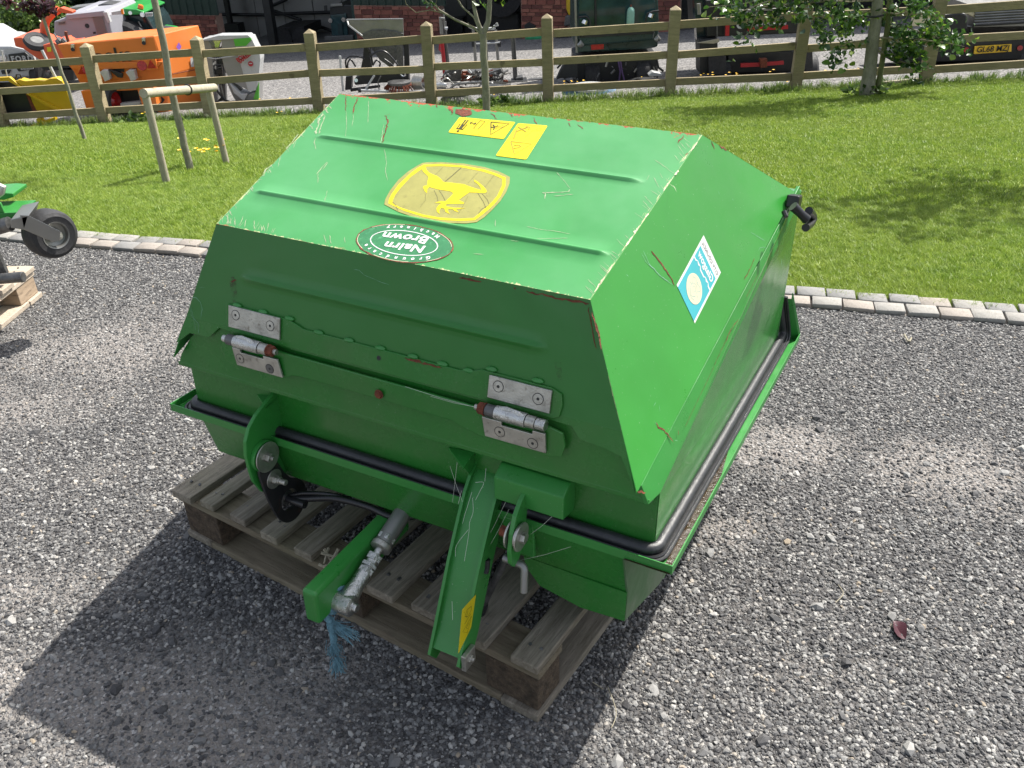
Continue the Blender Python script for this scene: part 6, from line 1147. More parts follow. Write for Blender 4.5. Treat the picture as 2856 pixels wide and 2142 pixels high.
slab('frame_upright', [(1105, 120), (1122, 118), (1126, 250), (1106, 250)], Yh - .1, .12, 'steel_dark', hs_); slab('frame_upright', [(1126, 118), (1140, 118), (1143, 248), (1128, 250)], Yh - .05, .1, 'black', hs_)
slab('gearbox', [(1014, 132), (1030, 130), (1032, 165), (1036, 190), (1006, 192), (1012, 160)], Yh - .3, .2, 'black', hs_, .01); slab('roller', [(986, 224), (996, 214), (1010, 206), (1140, 202), (1140, 226), (1060, 232), (990, 238)], Yh - .3, .2, 'black', hs_, .02); slab('lower_bar', [(976, 248), (1060, 238), (1060, 244), (978, 256)], Yh - .35, .05, 'black', hs_)
for P in ([(966, 192), (964, 170), (975, 158), (1000, 158), (1016, 164)], [(970, 192), (970, 176), (978, 166), (992, 186)], [(1030, 160), (1050, 145), (1072, 144), (1092, 160), (1108, 180)], [(1034, 156), (1060, 142), (1080, 148), (1100, 170), (1110, 182)], [(1026, 132), (1034, 150), (1040, 182)], [(1040, 182), (1050, 168), (1060, 176), (1058, 186)], [(1072, 165), (1090, 178), (1100, 190)]): MB().tube(cat([pY(u, v, Yh - .35) for u, v in P], 5), .014, 8).build('hose', M['hose'], hs_, smooth=True)
rod('white_bar', [(948, 156), (952, 200), (957, 254)], Yh - .45, .020, 'whitep', hs_); rod('white_bar', [(1044, 210), (1018, 252)], Yh - .5, .018, 'whitep', hs_); slab('motor', [(964, 214), (980, 212), (980, 250), (962, 252)], Yh - .3, .2, 'black', hs_, .01); rod('stay', [(1062, 212), (1054, 228), (1058, 256)], Yh - .5, .01, 'steel_dark', hs_); mb = MB(); mb.cyl(pY(993, 224, Yh - .35), pY(993, 224, Yh - .3), .03, 14); mb.build('bright_cap', M['chrome'], hs_)
mb = MB(); mb.tube(cat([pY(u, v, Yh - .4) for u, v in ((1116, 202), (1122, 212), (1130, 210), (1128, 200))], 5), .012, 8); mb.build('chain_loop', M['chrome'], hs_)
def round_brush(name, label, u, v, Y, R_, h, mat, capm, group=None, splay=1.35, n=170):
    c = pY(u, v, Y); t = thing(name, label, 'sweeper brush', c, group or 'round sweeper brushes on the yard gravel'); MB().tube2(c + Vector((0, 0, h)), Vector((0, 0, 1)), [(-.02, R_ * .55), (-.02, R_), (.02, R_), (.035, R_ * .6), (.035, 0)], 28).build('brush_plate', M[capm], t)
    r = random.Random(int(u)); mb = MB()
    for k in range(n):
        a = r.uniform(0, 6.283); q = c + Vector((math.cos(a) * R_ * .9, math.sin(a) * R_ * .9, h)); e = c + Vector((math.cos(a) * R_ * splay, math.sin(a) * R_ * splay, r.uniform(-.02, .03))); mb.tube([q, e], .006, 3, False)
    mb.build('bristles', M[mat], t, fixn=False); return t
round_brush('sweeper_brush', 'round black sweeper brush with rusty bristles lying beside the steel hopper spreader', 1115, 248, Yh - .4, .19, .10, 'rust', 'steel_dark')
tb = thing('steel_tube', 'long pale steel tube lying on the gravel behind the bottom rail', 'tube', pY(1090, 256, Yh - .55)); rod('tube', [(1004, 252), (1090, 255), (1186, 258)], Yh - .55, .022, 'whitep', tb); mb = MB(); mb.cyl(pY(999, 252, Yh - .56), pY(1007, 252, Yh - .56), .035, 12); mb.build('end_cap', M['black'], tb)
# ---- red prop, steel stand, dark post
rj = thing('red_prop_stand', 'red and galvanised prop stand standing upright right of the third fence post', 'prop stand', pY(1240, 205, 17.4)); rod('red_tube', [(1232, 112), (1238, 172), (1240, 205)], 17.4, .038, 'red', rj); rod('dark_tube', [(1240, 60), (1243, 120), (1249, 175), (1250, 205)], 17.45, .035, 'steel_dark', rj); rod('upper_tube', [(1229, 48), (1232, 95)], 17.4, .035, 'galv', rj); rod('spike', [(1237, 26), (1240, 80)], 17.4, .018, 'galv', rj); rod('arm', [(1226, 50), (1240, 52)], 17.35, .02, 'galv', rj)
mb = MB(); mb.tube([pY(1240, 78, 17.3), pY(1248, 80, 17.3)], [.02, .035], 10); mb.build('foot_pad', M['whitep'], rj)
for k in range(3): rod('red_cord', [(1226 + k, 118), (1224 + k, 138), (1230, 145)], 17.3, .006, 'red', rj)
ws = thing('galvanised_stand', 'galvanised frame stand with a white top bar behind the forked sapling', 'stand', pY(1350, 190, 17.8)); rod('leg', [(1320, 84), (1326, 166), (1328, 190)], 17.8, .03, 'galv', ws); rod('leg', [(1382, 84), (1389, 165), (1393, 195)], 17.8, .03, 'galv', ws); rod('leg', [(1356, 95), (1360, 195)], 17.8, .022, 'galv', ws); rod('top_bar', [(1308, 73), (1322, 80), (1380, 80)], 17.8, .028, 'whitep', ws); rod('hook', [(1380, 80), (1378, 73), (1388, 70), (1385, 64)], 17.75, .022, 'whitep', ws); rod('cross_bar', [(1328, 122), (1382, 120), (1394, 118)], 17.75, .014, 'whitep', ws)
for u in (1319, 1393): slab('clamp', [(u - 4, 117), (u + 4, 116), (u + 4, 131), (u - 3, 131)], 17.75, .08, 'black', ws)
bp = thing('dark_steel_post', 'dark square steel post on a base plate among the scrap', 'post', pY(1440, 232, 15.9)); rod('post_tube', [(1430, 100), (1434, 160), (1438, 230)], 15.9, .042, 'steel_dark', bp); slab('base_plate', [(1426, 228), (1470, 226), (1472, 236), (1430, 238)], 15.7, .3, 'black', bp); slab('base_block', [(1438, 218), (1458, 214), (1462, 234), (1440, 234)], 15.8, .2, 'steel_dark', bp, .01)
rl_ = thing('dark_rail', 'flat dark rail lying on the gravel behind the fourth post', 'rail', pY(1500, 228, 15.8)); slab('rail_bar', [(1462, 230), (1480, 222), (1514, 219), (1516, 228), (1470, 234)], 15.8, .12, 'steel_dark', rl_)
# ---- scrap heap of mower parts
sc = thing('scrap_heap', 'heap of rusty mower cylinders, hoops and brackets behind the bottom rail', 'scrap heap', gnd(1300, 252)); r = random.Random(12)
def sheet(nm, P, Y, mt, d=.15): slab(nm, P, Y, d, mt, sc, .004)
sheet('engine_block', [(1232, 222), (1242, 200), (1258, 193), (1286, 196), (1288, 226), (1240, 230)], 15.3, 'steel_dark', .3); sheet('rust_plate', [(1288, 200), (1306, 198), (1302, 226), (1286, 228)], 15.2, 'rust', .03); sheet('engine_block', [(1306, 200), (1340, 198), (1345, 226), (1304, 226)], 15.35, 'steel_dark', .25); sheet('rust_box', [(1362, 204), (1396, 192), (1405, 208), (1404, 224), (1364, 226)], 15.3, 'steel_dark', .25)
for k in range(60):
    u, v = r.uniform(1228, 1404), r.uniform(196, 246); a = r.uniform(-.6, .6); L = r.uniform(6, 26); mt = r.choice(['rust', 'steel_dark', 'steel_dark', 'galv', 'black', 'steel']); P = [(u, v), (u + L * .5 * math.cos(a), v + L * .5 * math.sin(a) + r.uniform(-4, 2)), (u + L * math.cos(a), v + L * math.sin(a))]
    MB().tube(cat([pY(x, y, 15.1 + r.uniform(-.15, .3)) for x, y in P], 3), r.uniform(.006, .022), 6).build('scrap_bar', M[mt], sc, smooth=True)
for (P, rr, mt) in (([(1254, 250), (1270, 236), (1300, 232), (1345, 228)], .02, 'galv'), ([(1230, 226), (1246, 218), (1262, 232), (1270, 240)], .012, 'steel'), ([(1215, 240), (1230, 238), (1245, 240)], .05, 'bright_steel'), ([(1330, 246), (1350, 230), (1372, 232), (1382, 246)], .014, 'galv'), ([(1304, 192), (1314, 204)], .02, 'whitep')): MB().tube(cat([pY(x, y, 14.95) for x, y in P], 5), rr, 10).build('scrap_hoop', M[mt], sc, smooth=True)
c = pY(1176, 230, 14.9); MB().tube2(c, Vector((.75, -.6, .1)).normalized(), [(-.12, .10), (-.12, .12), (.08, .105), (.08, .09), (-.12, .09)], 26).build('steel_pipe_end', M['steel'], sc, smooth=True)
slab('grey_brush_rail', [(1375, 228), (1425, 224), (1426, 232), (1376, 238)], 15.0, .1, 'galv', sc)
for k in range(20): rod('bristle_strip', [(1376 + k * 2.5, 234), (1377 + k * 2.5, 242)], 14.98, .006, 'brush_grey', sc)
round_brush('sweeper_brush', 'round grey sweeper brush on the gravel between the third post and the sapling', 1278, 282, 13.75, .20, .12, 'brush_grey', 'steel_dark', n=220)
round_brush('sweeper_brush', 'pale grey bristled sweeper brush just right of the forked sapling', 1375, 262, 14.0, .16, .10, 'brush_grey', 'black', n=160)
# ---- dark green street sweeper
Yw = 14.9
sw = thing('dark_green_street_sweeper', 'dark green street sweeper with a wide windscreen right of the fourth post', 'street sweeper', gnd(1720, 240))
slab('cab', [(1606, -60), (1834, -60), (1838, 60), (1836, 132), (1800, 138), (1640, 146), (1606, 142)], Yw + .04, 1.3, 'darkgreen', sw, .04)
slab('windscreen', [(1622, -40), (1818, -40), (1828, 10), (1832, 50), (1826, 78), (1612, 88), (1612, 0)], Yw, .035, 'teal_glass', sw, .02)
slab('bonnet', [(1614, 92), (1828, 80), (1822, 112), (1760, 118), (1740, 120), (1690, 124), (1620, 128)], Yw - .14, .2, 'darkgreen', sw, .03); slab('dark_band', [(1616, 98), (1824, 86), (1824, 94), (1616, 106)], Yw - .16, .03, 'black', sw)
slab('lower_panel', [(1612, 126), (1690, 121), (1700, 140), (1612, 146)], Yw - .1, .1, 'darkgreen', sw, .01); slab('red_badge', [(1648, 123), (1684, 121), (1684, 137), (1649, 140)], Yw - .125, .02, 'redlens', sw)
rod('windscreen_pillar', [(1660, -20), (1662, 92)], Yw - .02, .016, 'black', sw); slab('side_post', [(1600, -60), (1606, -60), (1612, 148), (1606, 148)], Yw - .05, .05, 'galv', sw)
for (u, v, r_) in ((1625, 91, .045), (1822, 78, .048)): mb = MB(); mb.cyl(pY(u, v, Yw - .2), pY(u, v, Yw - .12), r_, 20); mb.build('headlamp', M['whitep'], sw, bevel=.01); mb = MB(); mb.cyl(pY(u + 2, v - 2, Yw - .13), pY(u + 2, v - 2, Yw - .05), r_ * 1.35, 20); mb.build('lamp_shell', M['black'], sw)
for (u, v) in ((1620, 127), (1834, 111)): mb = MB(); mb.tube([pY(u - 9, v, Yw - .3), pY(u, v - 4, Yw - .3), pY(u + 8, v, Yw - .3)], [.02, .06, .02], 14); mb.build('mirror', M['galv'], sw, smooth=True)
for P in ([(1614, 48), (1636, 46), (1645, 56), (1645, 76)], [(1800, 60), (1806, 38), (1822, 32), (1838, 30)]): rod('mirror_arm', P, Yw - .1, .014, 'black', sw)
for (u, v) in ((1634, 62), (1818, 44)): mb = MB(); mb.tube([pY(u - 4, v + 4, Yw - .18), pY(u, v - 6, Yw - .18)], [.05, .045], 12); mb.build('work_lamp', M['chrome'], sw)
slab('chassis', [(1606, 168), (1628, 160), (1834, 154), (1836, 236), (1790, 240), (1640, 250), (1606, 250)], Yw + .1, 1.0, 'black', sw, .01)
wheel('front_wheel', 1650, 215, Yw + .25, .27, .12, (1, 0, 0), sw); wheel('front_wheel', 1790, 205, Yw + .25, .27, .12, (1, 0, 0), sw)
slab('brush_arm', [(1552, 222), (1562, 200), (1574, 178), (1610, 170), (1612, 216), (1566, 218)], Yw - .2, .15, 'black', sw, .01); 
r = random.Random(77)
for k in range(34):
    u, v = r.uniform(1560, 1830), r.uniform(170, 232); rod('chassis_pipe', [(u, v), (u + r.uniform(-14, 14), v + r.uniform(-3, 14))], Yw - .08 + r.uniform(-.1, .1), r.uniform(.006, .02), r.choice(['steel_dark', 'black', 'steel', 'black', 'galv']), sw)
rod('purple_hose', [(1724, 168), (1730, 200), (1726, 230)], Yw - .15, .014, simple('purple_hose', (.09, .05, .14), .6), sw); rod('purple_hose', [(1730, 168), (1735, 200), (1742, 228)], Yw - .15, .014, simple('purple_hose', (.09, .05, .14), .6), sw)
slab('nozzle', [(1808, 210), (1820, 200), (1848, 206), (1846, 212), (1812, 214)], Yw - .3, .15, 'whitep', sw, .01); rod('nozzle_pipe', [(1830, 160), (1836, 188), (1850, 198)], Yw - .3, .02, 'black', sw)
mb = MB(); c0, c1 = pY(1756, 64, Yw + .3), pY(1760, 18, Yw + .3); gc = thing('gas_cylinder', 'pale green gas cylinder standing behind the sweeper windscreen', 'gas cylinder', c0 - Vector((0, 0, .3)))
ax = (c1 - c0).normalized(); cc0 = pY(1758, 66, Yw - .10); MB().tube([cc0 - Vector((0, 0, .05)), cc0 + Vector((0, 0, .17)), cc0 + Vector((0, 0, .22)), cc0 + Vector((0, 0, .245))], [.062, .062, .048, .02], 20).build('cylinder_body', simple('pale_green_enamel', (.22, .42, .34), .3), gc, smooth=True); MB().tube([cc0 + Vector((0, 0, .24)), cc0 + Vector((0, 0, .275))], .014, 10).build('valve', M['rust'], gc)
gc['label'] = 'pale green gas cylinder standing against the dark green sweeper windscreen'
round_brush('sweeper_brush', 'round sweeper brush with blue bristles under the front of the street sweeper', 1646, 262, 13.9, .30, .10, 'brush_blue', 'whitep', splay=1.45, n=260)
round_brush('sweeper_brush', 'flat grey sweeper brush under the right side of the street sweeper', 1800, 245, 14.3, .26, .09, 'brush_grey', 'black', n=220)
# ---- black and red utility truck
Yu = 14.5
cu = thing('black_utility_truck', 'black utility truck with red reflective strips behind the leafy tree', 'utility truck', gnd(2120, 238))
slab('rear_panel', [(1968, 0), (2264, -14), (2262, 92), (1972, 104)], Yu + .05, 1.6, 'black', cu, .02); slab('tailgate', [(2018, 40), (2240, 30), (2240, 88), (2020, 100)], Yu - .02, .06, 'black', cu, .01)
for P in ([(2024, 68), (2035, 67), (2034, 100), (2023, 100)], [(2255, 54), (2260, 54), (2258, 86), (2252, 88)], [(2086, 76), (2198, 70), (2198, 81), (2086, 87)], [(2066, 177), (2119, 175), (2119, 186), (2066, 188)], [(2137, 174), (2186, 170), (2186, 180), (2137, 184)]): slab('red_strip', P, Yu - .10, .03, 'red', cu, .002)
for P in ([(1944, 120), (2006, 108), (2006, 118), (1990, 122)], [(1997, 146), (2060, 146), (2060, 151), (1997, 154)], [(2243, 134), (2261, 133), (2261, 142), (2243, 143)]): slab('amber_reflector', P, Yu - .12, .03, 'amber' if P[0][0] > 1950 else 'stake', cu, .002)
flat_text('lettering', 'CUSHMAN', pY(2124, 66, Yu - .06), (1, 0, .03), (0, 0, 1), (0, -.004, 0), .15, 'whitep', cu, spacing=1.1, bold=.008)
slab('bumper', [(2030, 150), (2240, 142), (2240, 200), (2034, 204)], Yu + .1, .5, 'black', cu, .01); slab('mud_flap', [(1976, 158), (2025, 155), (2026, 206), (1978, 208)], Yu - .1, .05, 'steel_dark' if False else 'tyre', cu, .004); slab('mud_flap', [(2240, 146), (2266, 144), (2268, 192), (2242, 194)], Yu - .1, .05, 'tyre', cu, .004); slab('wheel_guard', [(1952, 110), (2002, 106), (2004, 206), (1954, 208)], Yu, .4, 'black', cu, .02)
wheel('rear_wheel', 2005, 215, Yu + .3, .33, .13, (1, 0, 0), cu); wheel('rear_wheel', 2245, 205, Yu + .3, .33, .13, (1, 0, 0), cu); slab('tow_bracket', [(2120, 165), (2140, 164), (2140, 188), (2122, 190)], Yu - .15, .1, 'rust', cu, .004); slab('cage_side', [(1934, -40), (1975, -40), (1975, 110), (1944, 112)], Yu + .2, .2, 'glass', cu)
rod('mirror_arm', [(1948, 10), (1950, 40)], Yu - .1, .03, 'galv', cu); rod('frame_bar', [(2000, 60), (2000, 104)], Yu - .05, .012, 'steel_dark', cu); slab('upper_rail', [(2060, 28), (2240, 20), (2240, 26), (2060, 34)], Yu - .1, .05, 'galv', cu)
# ---- dark trailer with a yellow plate and a corrugated container
Yk = 14.1
tk = thing('dark_flatbed_truck', 'dark flatbed truck rear with a yellow number plate at the top right corner', 'truck', gnd(2720, 205))
slab('rear_bumper', [(2480, 150), (2560, 112), (3000, 92), (3000, 165), (2740, 172), (2500, 178)], Yk, .9, 'black', tk, .02); slab('plate_panel', [(2600, 112), (3000, 96), (3000, 160), (2600, 172)], Yk - .03, .03, 'darkgreen' if False else 'black', tk, .004)
slab('number_plate', [(2719, 129), (2822, 123), (2821, 144), (2716, 151)], Yk - .06, .02, 'plate', tk, .003)
a_, b_ = pY(2719, 140, Yk - .07), pY(2822, 134, Yk - .07)
flat_text('lettering', 'GL68 MZJ', pY(2769.5, 137, Yk - .075), b_ - a_, (0, 0, 1), (0, -.003, 0), .118, 'black', tk, bold=.002, spacing=1.0)
for u, v in ((2695, 139), (2845, 134)): mb = MB(); mb.cyl(pY(u, v, Yk - .07), pY(u, v, Yk - .03), .038, 20); mb.build('rear_lamp', M['redlens'], tk)
slab('wheel_arch', [(2632, 40), (2680, 34), (2696, 38), (2700, 60), (2700, 84), (2630, 90)], Yk - .05, .4, 'black', tk, .03); slab('headboard', [(2550, 30), (2722, 18), (2720, 50), (2700, 40), (2632, 44), (2630, 70), (2548, 74)], Yk + .1, .1, 'cream', tk, .01)
for k in range(7): slab('corrugation', [(2722 - k, 20 + k * 7.4), (3000, 4 + k * 7.4), (3000, 9 + k * 7.4), (2722 - k, 25 + k * 7.4)], Yk + .06, .05, 'galv', tk, .012)
slab('corrugated_side', [(2720, 18), (3000, 2), (3000, 70), (2716, 76)], Yk + .1, 1.5, 'galv', tk); rod('hinge_bar', [(2716, 70), (2760, 68), (2856, 62)], Yk - .02, .02, 'black', tk)
wheel('rear_wheel', 2560, 160, Yk + .3, .36, .14, (1, 0, 0), tk); wheel('rear_wheel', 2830, 165, Yk + .3, .36, .14, (1, 0, 0), tk); slab('exhaust_box', [(2660, 176), (2790, 170), (2790, 190), (2662, 200)], Yk + .15, .3, 'steel_dark', tk)
wk = thing('timber_batten', 'pale timber batten lying in the grass right of the young leafy tree', 'batten', gnd(2500, 236)); MB().tube([gnd(2440, 240) + Vector((0, 0, .03)), gnd(2560, 229) + Vector((0, 0, .03))], .028, 8).build('batten', M['stake'], wk)
# ---------------------------------------------------------------- the shed
B0 = gnd(1223, 119); bd_ = Vector((1, -.267, 0)).normalized(); bn = Vector((bd_.y, -bd_.x, 0)); 
if bn.dot(CAM - B0) < 0: bn = -bn
shed = thing('stone_and_steel_shed', 'long farm shed with red sandstone base walls, dark green cladding and open bays', 'shed', B0)
def w(u, v, off=0.): return onplane(u, v, B0 - bn * off, bn)
def wx(u, v, off=0): p = w(u, v, off) - B0; return p.dot(bd_), p.z
def W3(s, z, off=0.): return B0 + bd_ * s + Vector((0, 0, z)) - bn * off
stone_m = [simple('red_sandstone_' + n_, srgb(*c_), .92, 0, .18, 9, .5, 60) for n_, c_ in (('a', (128, 78, 66)), ('b', (112, 66, 57)), ('c', (142, 92, 78)), ('d', (98, 58, 52)))]
mortar = simple('sandstone_mortar', srgb(150, 122, 108), .95, 0, .2, 12)
def brick_wall(u0, u1, vt, vb):
    s0, s1 = wx(u0, vt)[0], wx(u1, vt)[0]; zt_, zb = wx(u0, vt)[1], min(wx(u0, vb)[1], wx(u1, vb)[1]) - .6; zt_ = (wx(u0, vt)[1] + wx(u1, vt)[1]) / 2
    mb = MB(); mb.prism([W3(s0, zb, .012), W3(s1, zb, .012), W3(s1, zt_, .012), W3(s0, zt_, .012)], -bn * .35); bw = mb.build('sandstone_wall', mortar, shed)
    r = random.Random(int(u0)); z = zt_ - .01; meshes = {}
    while z > zb + .3:
        h = r.choice((.09, .11, .13)); s = s0 + r.uniform(0, .02)
        while s < s1 - .03:
            L = min(r.choice((.16, .22, .28, .34)), s1 - s - .004); key = (round(L, 2), h, r.randrange(4))
            if L < .05: break
            if key not in meshes:
                b = bmesh.new(); bmesh.ops.create_cube(b, size=1)
                for q in b.verts: q.co = Vector((q.co.x * (L - .016) + r.uniform(-.003, .003), q.co.y * .06 + r.uniform(-.004, .004), q.co.z * (h - .016) + r.uniform(-.003, .003)))
                me = bpy.data.meshes.new('stone'); b.to_mesh(me); b.free(); me.materials.append(stone_m[key[2]]); meshes[key] = me
            o = bpy.data.objects.new('stone', meshes[key]); COL.objects.link(o); o.parent = bw; o.location = W3(s + L / 2, z - h / 2, r.uniform(-.002, .008)) - LOC[bw.name]; o.rotation_euler = (0, 0, math.atan2(bd_.y, bd_.x)); s += L
        z -= h
    return zt_
for u0, u1, vt, vb in ((460, 600, 42, 135), (986, 1226, 16, 118), (1452, 1584, -26, 108), (1834, 1901, -34, 95)): brick_wall(u0, u1, vt, vb)
def cladding(u0, u1, vt, vb):
    s0, s1 = wx(u0, vb)[0], wx(u1, vb)[0]; zb = (wx(u0, vb)[1] + wx(u1, vb)[1]) / 2; zt_ = zb + (wx(u0, vt)[1] - wx(u0, vb)[1]); mb = MB(); s = s0; P = []
    while s < s1: P += [(s, 0), (s + .16, 0), (s + .18, -.035), (s + .22, -.035), (s + .24, 0)]; s += .24
    mb.v = [W3(a, zb, o) for a, o in P] + [W3(a, zt_, o) for a, o in P]; n = len(P); mb.f = [(i, i + 1, n + i + 1, n + i) for i in range(n - 1)]; mb.build('cladding', simple('dark_green_cladding', (.012, .032, .024), .45, 0, .2), shed)
cladding(425, 592, -420, 41); cladding(986, 1232, -420, 15); cladding(1452, 1584, -420, -27); cladding(1834, 1901, -420, -35)
cladding(1225, 1455, -420, -170); cladding(592, 990, -420, -150); cladding(1584, 1834, -420, -180); cladding(1900, 3300, -420, -150)
zb0 = -1.6
def inner(name, u0, u1, off, mat, z0=-1.5, z1=6.): mb = MB(); s0, s1 = wx(u0, 60)[0], wx(u1, 60)[0]; mb.prism([W3(s0, z0, off), W3(s1, z0, off), W3(s1, z1, off), W3(s0, z1, off)], -bn * .05); return mb.build(name, M[mat] if isinstance(mat, str) else mat, shed)
pan = simple('grey_inner_panel', (.30, .30, .29), .6, 0, .08, 2)
s_l, s_r = wx(560, 60)[0], wx(1010, 60)[0]; k = 0; s = s_l - 2
while s < s_r + 4:
    mb = MB(); mb.prism([W3(s + .01, -1.2, 3.2), W3(s + .98, -1.2, 3.2), W3(s + .98, 5.5, 3.2), W3(s + .01, 5.5, 3.2)], -bn * .05); mb.build('inner_panel', pan, shed); s += 1.0
inner('back_wall', 1000, 3300, 6.0, simple('dark_back_wall', (.05, .055, .055), .7)); 
mb = MB(); s0, s1 = wx(300, 60)[0], wx(3300, 60)[0]; mb.prism([W3(s0, 5.2, -.3), W3(s1, 5.2, -.3), W3(s1, 5.6, 7.), W3(s0, 5.6, 7.)], (0, 0, .12)); mb.build('roof', M['steel_dark'], shed)
mb = MB(); mb.prism([W3(s0, -1.5, 0), W3(s0, 5.2, 0), W3(s0, 5.2, 7), W3(s0, -1.5, 7)], -bd_ * .1); mb.prism([W3(s1, -1.5, 0), W3(s1, 5.2, 0), W3(s1, 5.2, 7), W3(s1, -1.5, 7)], bd_ * .1); mb.prism([W3(s0, -1.5, 7), W3(s1, -1.5, 7), W3(s1, 5.4, 7), W3(s0, 5.4, 7)], -bn * .1); mb.build('outer_wall', M['darkgreen'], shed)
mb = MB(); sa = wx(980, 60)[0]; mb.prism([W3(sa, -1.5, .1), W3(sa, 5.2, .1), W3(sa, 5.2, 7), W3(sa, -1.5, 7)], bd_ * .1); mb.build('partition_wall', M['darkgreen'], shed)
def col(u, v0, v1, wd, off, nm='steel_column'): 
    s, z = wx(u, v1, off)[0], wx(u, v1, off)[1]; mb = MB(); mb.prism([W3(s - wd / 2, z - .1, off), W3(s + wd / 2, z - .1, off), W3(s + wd / 2, 5.1, off), W3(s - wd / 2, 5.1, off)], -bn * wd); mb.build(nm, M['black'], shed)
col(758, 0, 115, .22, .6); col(640, 0, 70, .14, 2.6); 
mb = MB(); mb.prism([w(625, 67, 2.5), w(662, 67, 2.5), w(668, 96, 2.5), w(627, 96, 2.5)], -bn * .4); mb.build('column_guard', M['black'], shed)
for a, b in (((755, 18), (800, -2)), ((757, 28), (840, 56)), ((860, 62), (925, 86)), ((595, 40), (755, 42)), ((760, 40), (925, 34))): mb = MB(); mb.tube([w(*a, 2.9), w(*b, 2.9)], .05, 8); mb.build('brace', M['black'], shed)
# dark machines standing in the bays
mi = thing('dark_trailer', 'low dark trailer parked inside the open shed bay behind the second post', 'trailer', w(800, 120, 1.5)); mb = MB(); mb.prism([w(768, 77, 1.4), w(848, 73, 1.4), w(850, 100, 1.4), w(835, 98, 1.4), w(825, 99, 1.4), w(780, 100, 1.4), w(780, 118, 1.4), w(765, 118, 1.4)], -bn * 1.2); mb.build('trailer_body', M['black'], mi, bevel=.02); mb = MB(); mb.tube2(w(790, 108, 1.35), bn, [(0, 0), (0, .28), (-.2, .28)], 24); mb.tube2(w(838, 106, 1.35), bn, [(0, 0), (0, .28), (-.2, .28)], 24); mb.build('wheel', M['tyre'], mi)
fk_ = thing('small_dark_cab_machine', 'small dark cabbed machine with a glazed door parked in the shed', 'compact vehicle', w(945, 108, .5))
def wslab(nm, P, off, d, mt, par, bev=.01): mb = MB(); mb.prism([w(u, v, off) for u, v in P], -bn * d); return mb.build(nm, M[mt] if isinstance(mt, str) else mt, par, bevel=bev)
wslab('cab', [(918, 18), (965, 12), (990, 14), (995, 70), (990, 112), (925, 114), (920, 60)], .25, 1.2, 'black', fk_, .04); wslab('windscreen', [(921, 42), (965, 38), (970, 98), (926, 104)], .20, .04, 'teal_glass', fk_); wslab('sign_board', [(921, 11), (954, 9), (955, 17), (922, 19)], .2, .05, 'galv', fk_); wslab('seat_back', [(941, 66), (954, 65), (957, 99), (943, 101)], .15, .04, 'glass', fk_)
for u, v in ((921, 58), (958, 55)): mb = MB(); mb.tube2(w(u, v, .1), bn, [(0, 0), (0, .06), (-.06, .06)], 16); mb.build('headlamp', M['chrome'], fk_)
wslab('mirror', [(903, 16), (911, 15), (911, 30), (904, 31)], .1, .04, 'black', fk_); wslab('bumper', [(905, 102), (985, 98), (985, 112), (906, 114)], .1, .3, 'steel_dark', fk_)
mt_ = thing('large_dark_tractor', 'large dark machine with a round tyre standing in the shadowy middle bay', 'tractor', w(1350, 110, 1.5)); wslab('body', [(1300, 30), (1350, 18), (1420, 24), (1446, 40), (1450, 95), (1290, 100)], 1.5, 1.5, 'black', mt_, .05); mb = MB(); mb.tube2(w(1395, -20, 1.2), bn, [(0, .3), (0, .62), (-.4, .62)], 30); mb.build('wheel', M['tyre'], mt_, smooth=True); wslab('guard', [(1230, 60), (1290, 50), (1290, 100), (1232, 104)], 2.0, .5, 'steel_dark', mt_)
gbg = thing('green_tarpaulin_bundle', 'bright green folded tarpaulin lying at the foot of the brick pier', 'tarpaulin', w(1490, 110, -.25)); mb = MB(); mb.tube([w(1466, 106, -.3), w(1474, 104, -.3), w(1490, 103, -.3), w(1506, 104, -.3), w(1517, 107, -.3)], [.05, .12, .14, .12, .05], 12); mb.build('folded_sheet', M['greenbag'], gbg, smooth=True)
yb_ = thing('yellow_grey_machine', 'yellow topped grey hand machine leaning at the brick pier beside the sweeper', 'hand machine', w(1590, 70, -.2)); wslab('yellow_top', [(1578, -5), (1594, -8), (1598, 20), (1594, 40), (1586, 44), (1579, 26)], -.25, .2, 'yellow_paint', yb_, .03); wslab('grey_body', [(1576, 44), (1594, 40), (1600, 70), (1572, 74)], -.2, .2, 'steel_dark', yb_, .03)
bl = thing('dark_bundle', 'dark bundle of hoses lying by the wall left of the sweeper', 'bundle', w(1570, 112, -.3)); mb = MB(); r = random.Random(31)
for k in range(16): a = (r.uniform(1546, 1580), r.uniform(96, 114)); mb.tube(cat([w(a[0], a[1], -.35), w(a[0] + 12, a[1] - 6, -.4), w(a[0] + 26, a[1] + 4, -.35)], 4), .03, 6)
mb.build('hoses', M['hose'], bl)
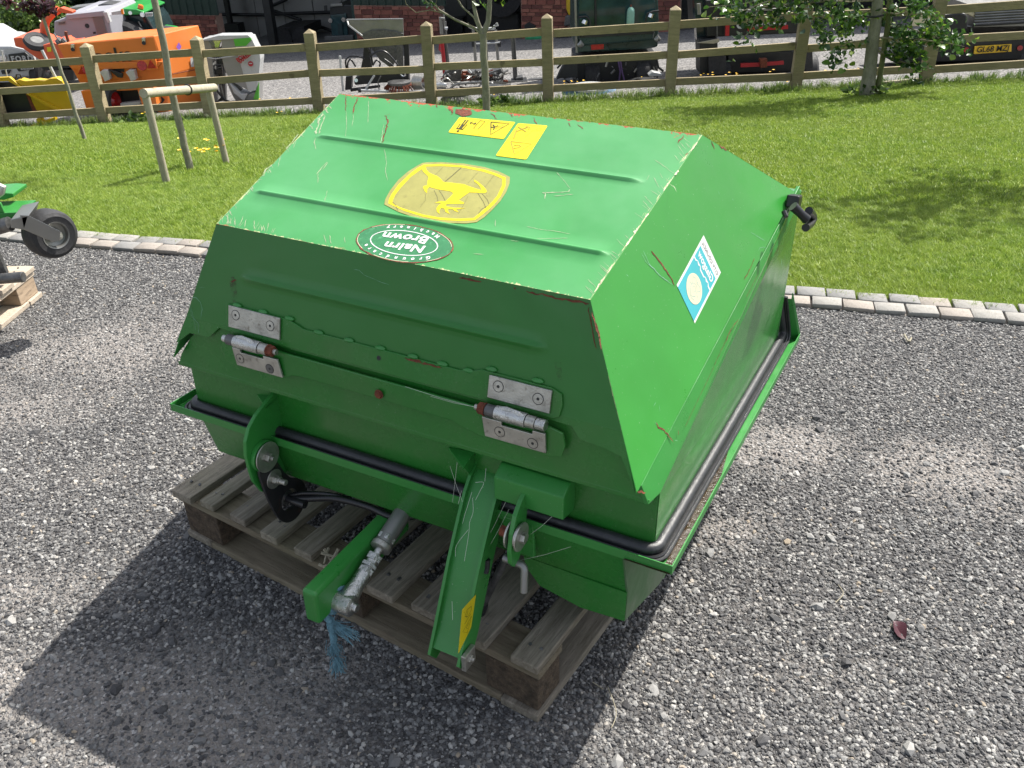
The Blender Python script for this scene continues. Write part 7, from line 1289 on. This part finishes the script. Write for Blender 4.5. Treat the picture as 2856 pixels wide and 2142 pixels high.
bs = thing('dark_step_box', 'small dark pitched box leaning against the sandstone pier', 'box', w(1480, 70, -.1)); wslab('box', [(1462, 70), (1474, 62), (1492, 72), (1492, 80), (1463, 82)], -.12, .2, 'black', bs)
# low dark threshold along the bays
mb = MB(); mb.prism([W3(wx(600, 60)[0], -1.2, .02), W3(wx(3000, 60)[0], -1.2, .02), W3(wx(3000, 60)[0], wx(1900, 96)[1], .02), W3(wx(600, 60)[0], wx(700, 148)[1], .02)], -bn * 6); fl_ = mb.build('shed_floor', simple('concrete_floor', (.16, .16, .155), .85, 0, .2, 4), shed)
# hedge and dark trees behind, on the left
hg_ = thing('garden_hedge', 'bright green leafy hedge bush behind the pickup at the upper left corner', 'hedge', gnd(60, 150)); pts = []
for k in range(34):
    r = random.Random(k + 900); pts += blob(pY(r.uniform(-80, 150), r.uniform(20, 118), 23.5 + r.uniform(-.4, .6)), (.55, .5, .45), 170, k)
leaves_mesh(pts, .13, MH, 30, 'foliage', hg_, kind='stuff'); MB().tube([pY(60, 150, 24), pY(60, 60, 24)], .06, 8).build('stem', M['bark'], hg_)
for i, (u0, u1, v0, v1, Y) in enumerate(((-200, 160, -160, 20, 30), (100, 330, -160, 40, 31), (280, 480, -180, 60, 32))):
    u = (u0 + u1) / 2; t_ = thing('dark_evergreen_tree', ('dark evergreen tree at the top left corner behind the hedge', 'dark evergreen tree behind the grey sweeper roof', 'dark evergreen tree between the tractor roof and the shed')[i], 'tree', pY(u, 140, Y), 'dark evergreen trees behind the yard'); pts = []
    for k in range(40):
        r = random.Random(k + 100 * i); pts += blob(pY(r.uniform(u0, u1), r.uniform(v0, v1), Y + r.uniform(-1, 1)), (1.0, 1.0, .8), 130, k + i)
    for k in range(30):
        r = random.Random(k + 100 * i + 7); pts += blob(pY(r.uniform(u0, u1), r.uniform(v1, 130), Y + r.uniform(.5, 1.5)), (.9, .9, .7), 90, k + i)
    leaves_mesh(pts, .32, MDK, 40 + i, 'crown', t_, kind='stuff'); MB().tube([pY(u, 150, Y + 1), pY(u, -100, Y + 1)], [.25, .12], 8).build('trunk', M['bark'], t_)
# sky-side backdrop of far woodland so that nothing ends in a void
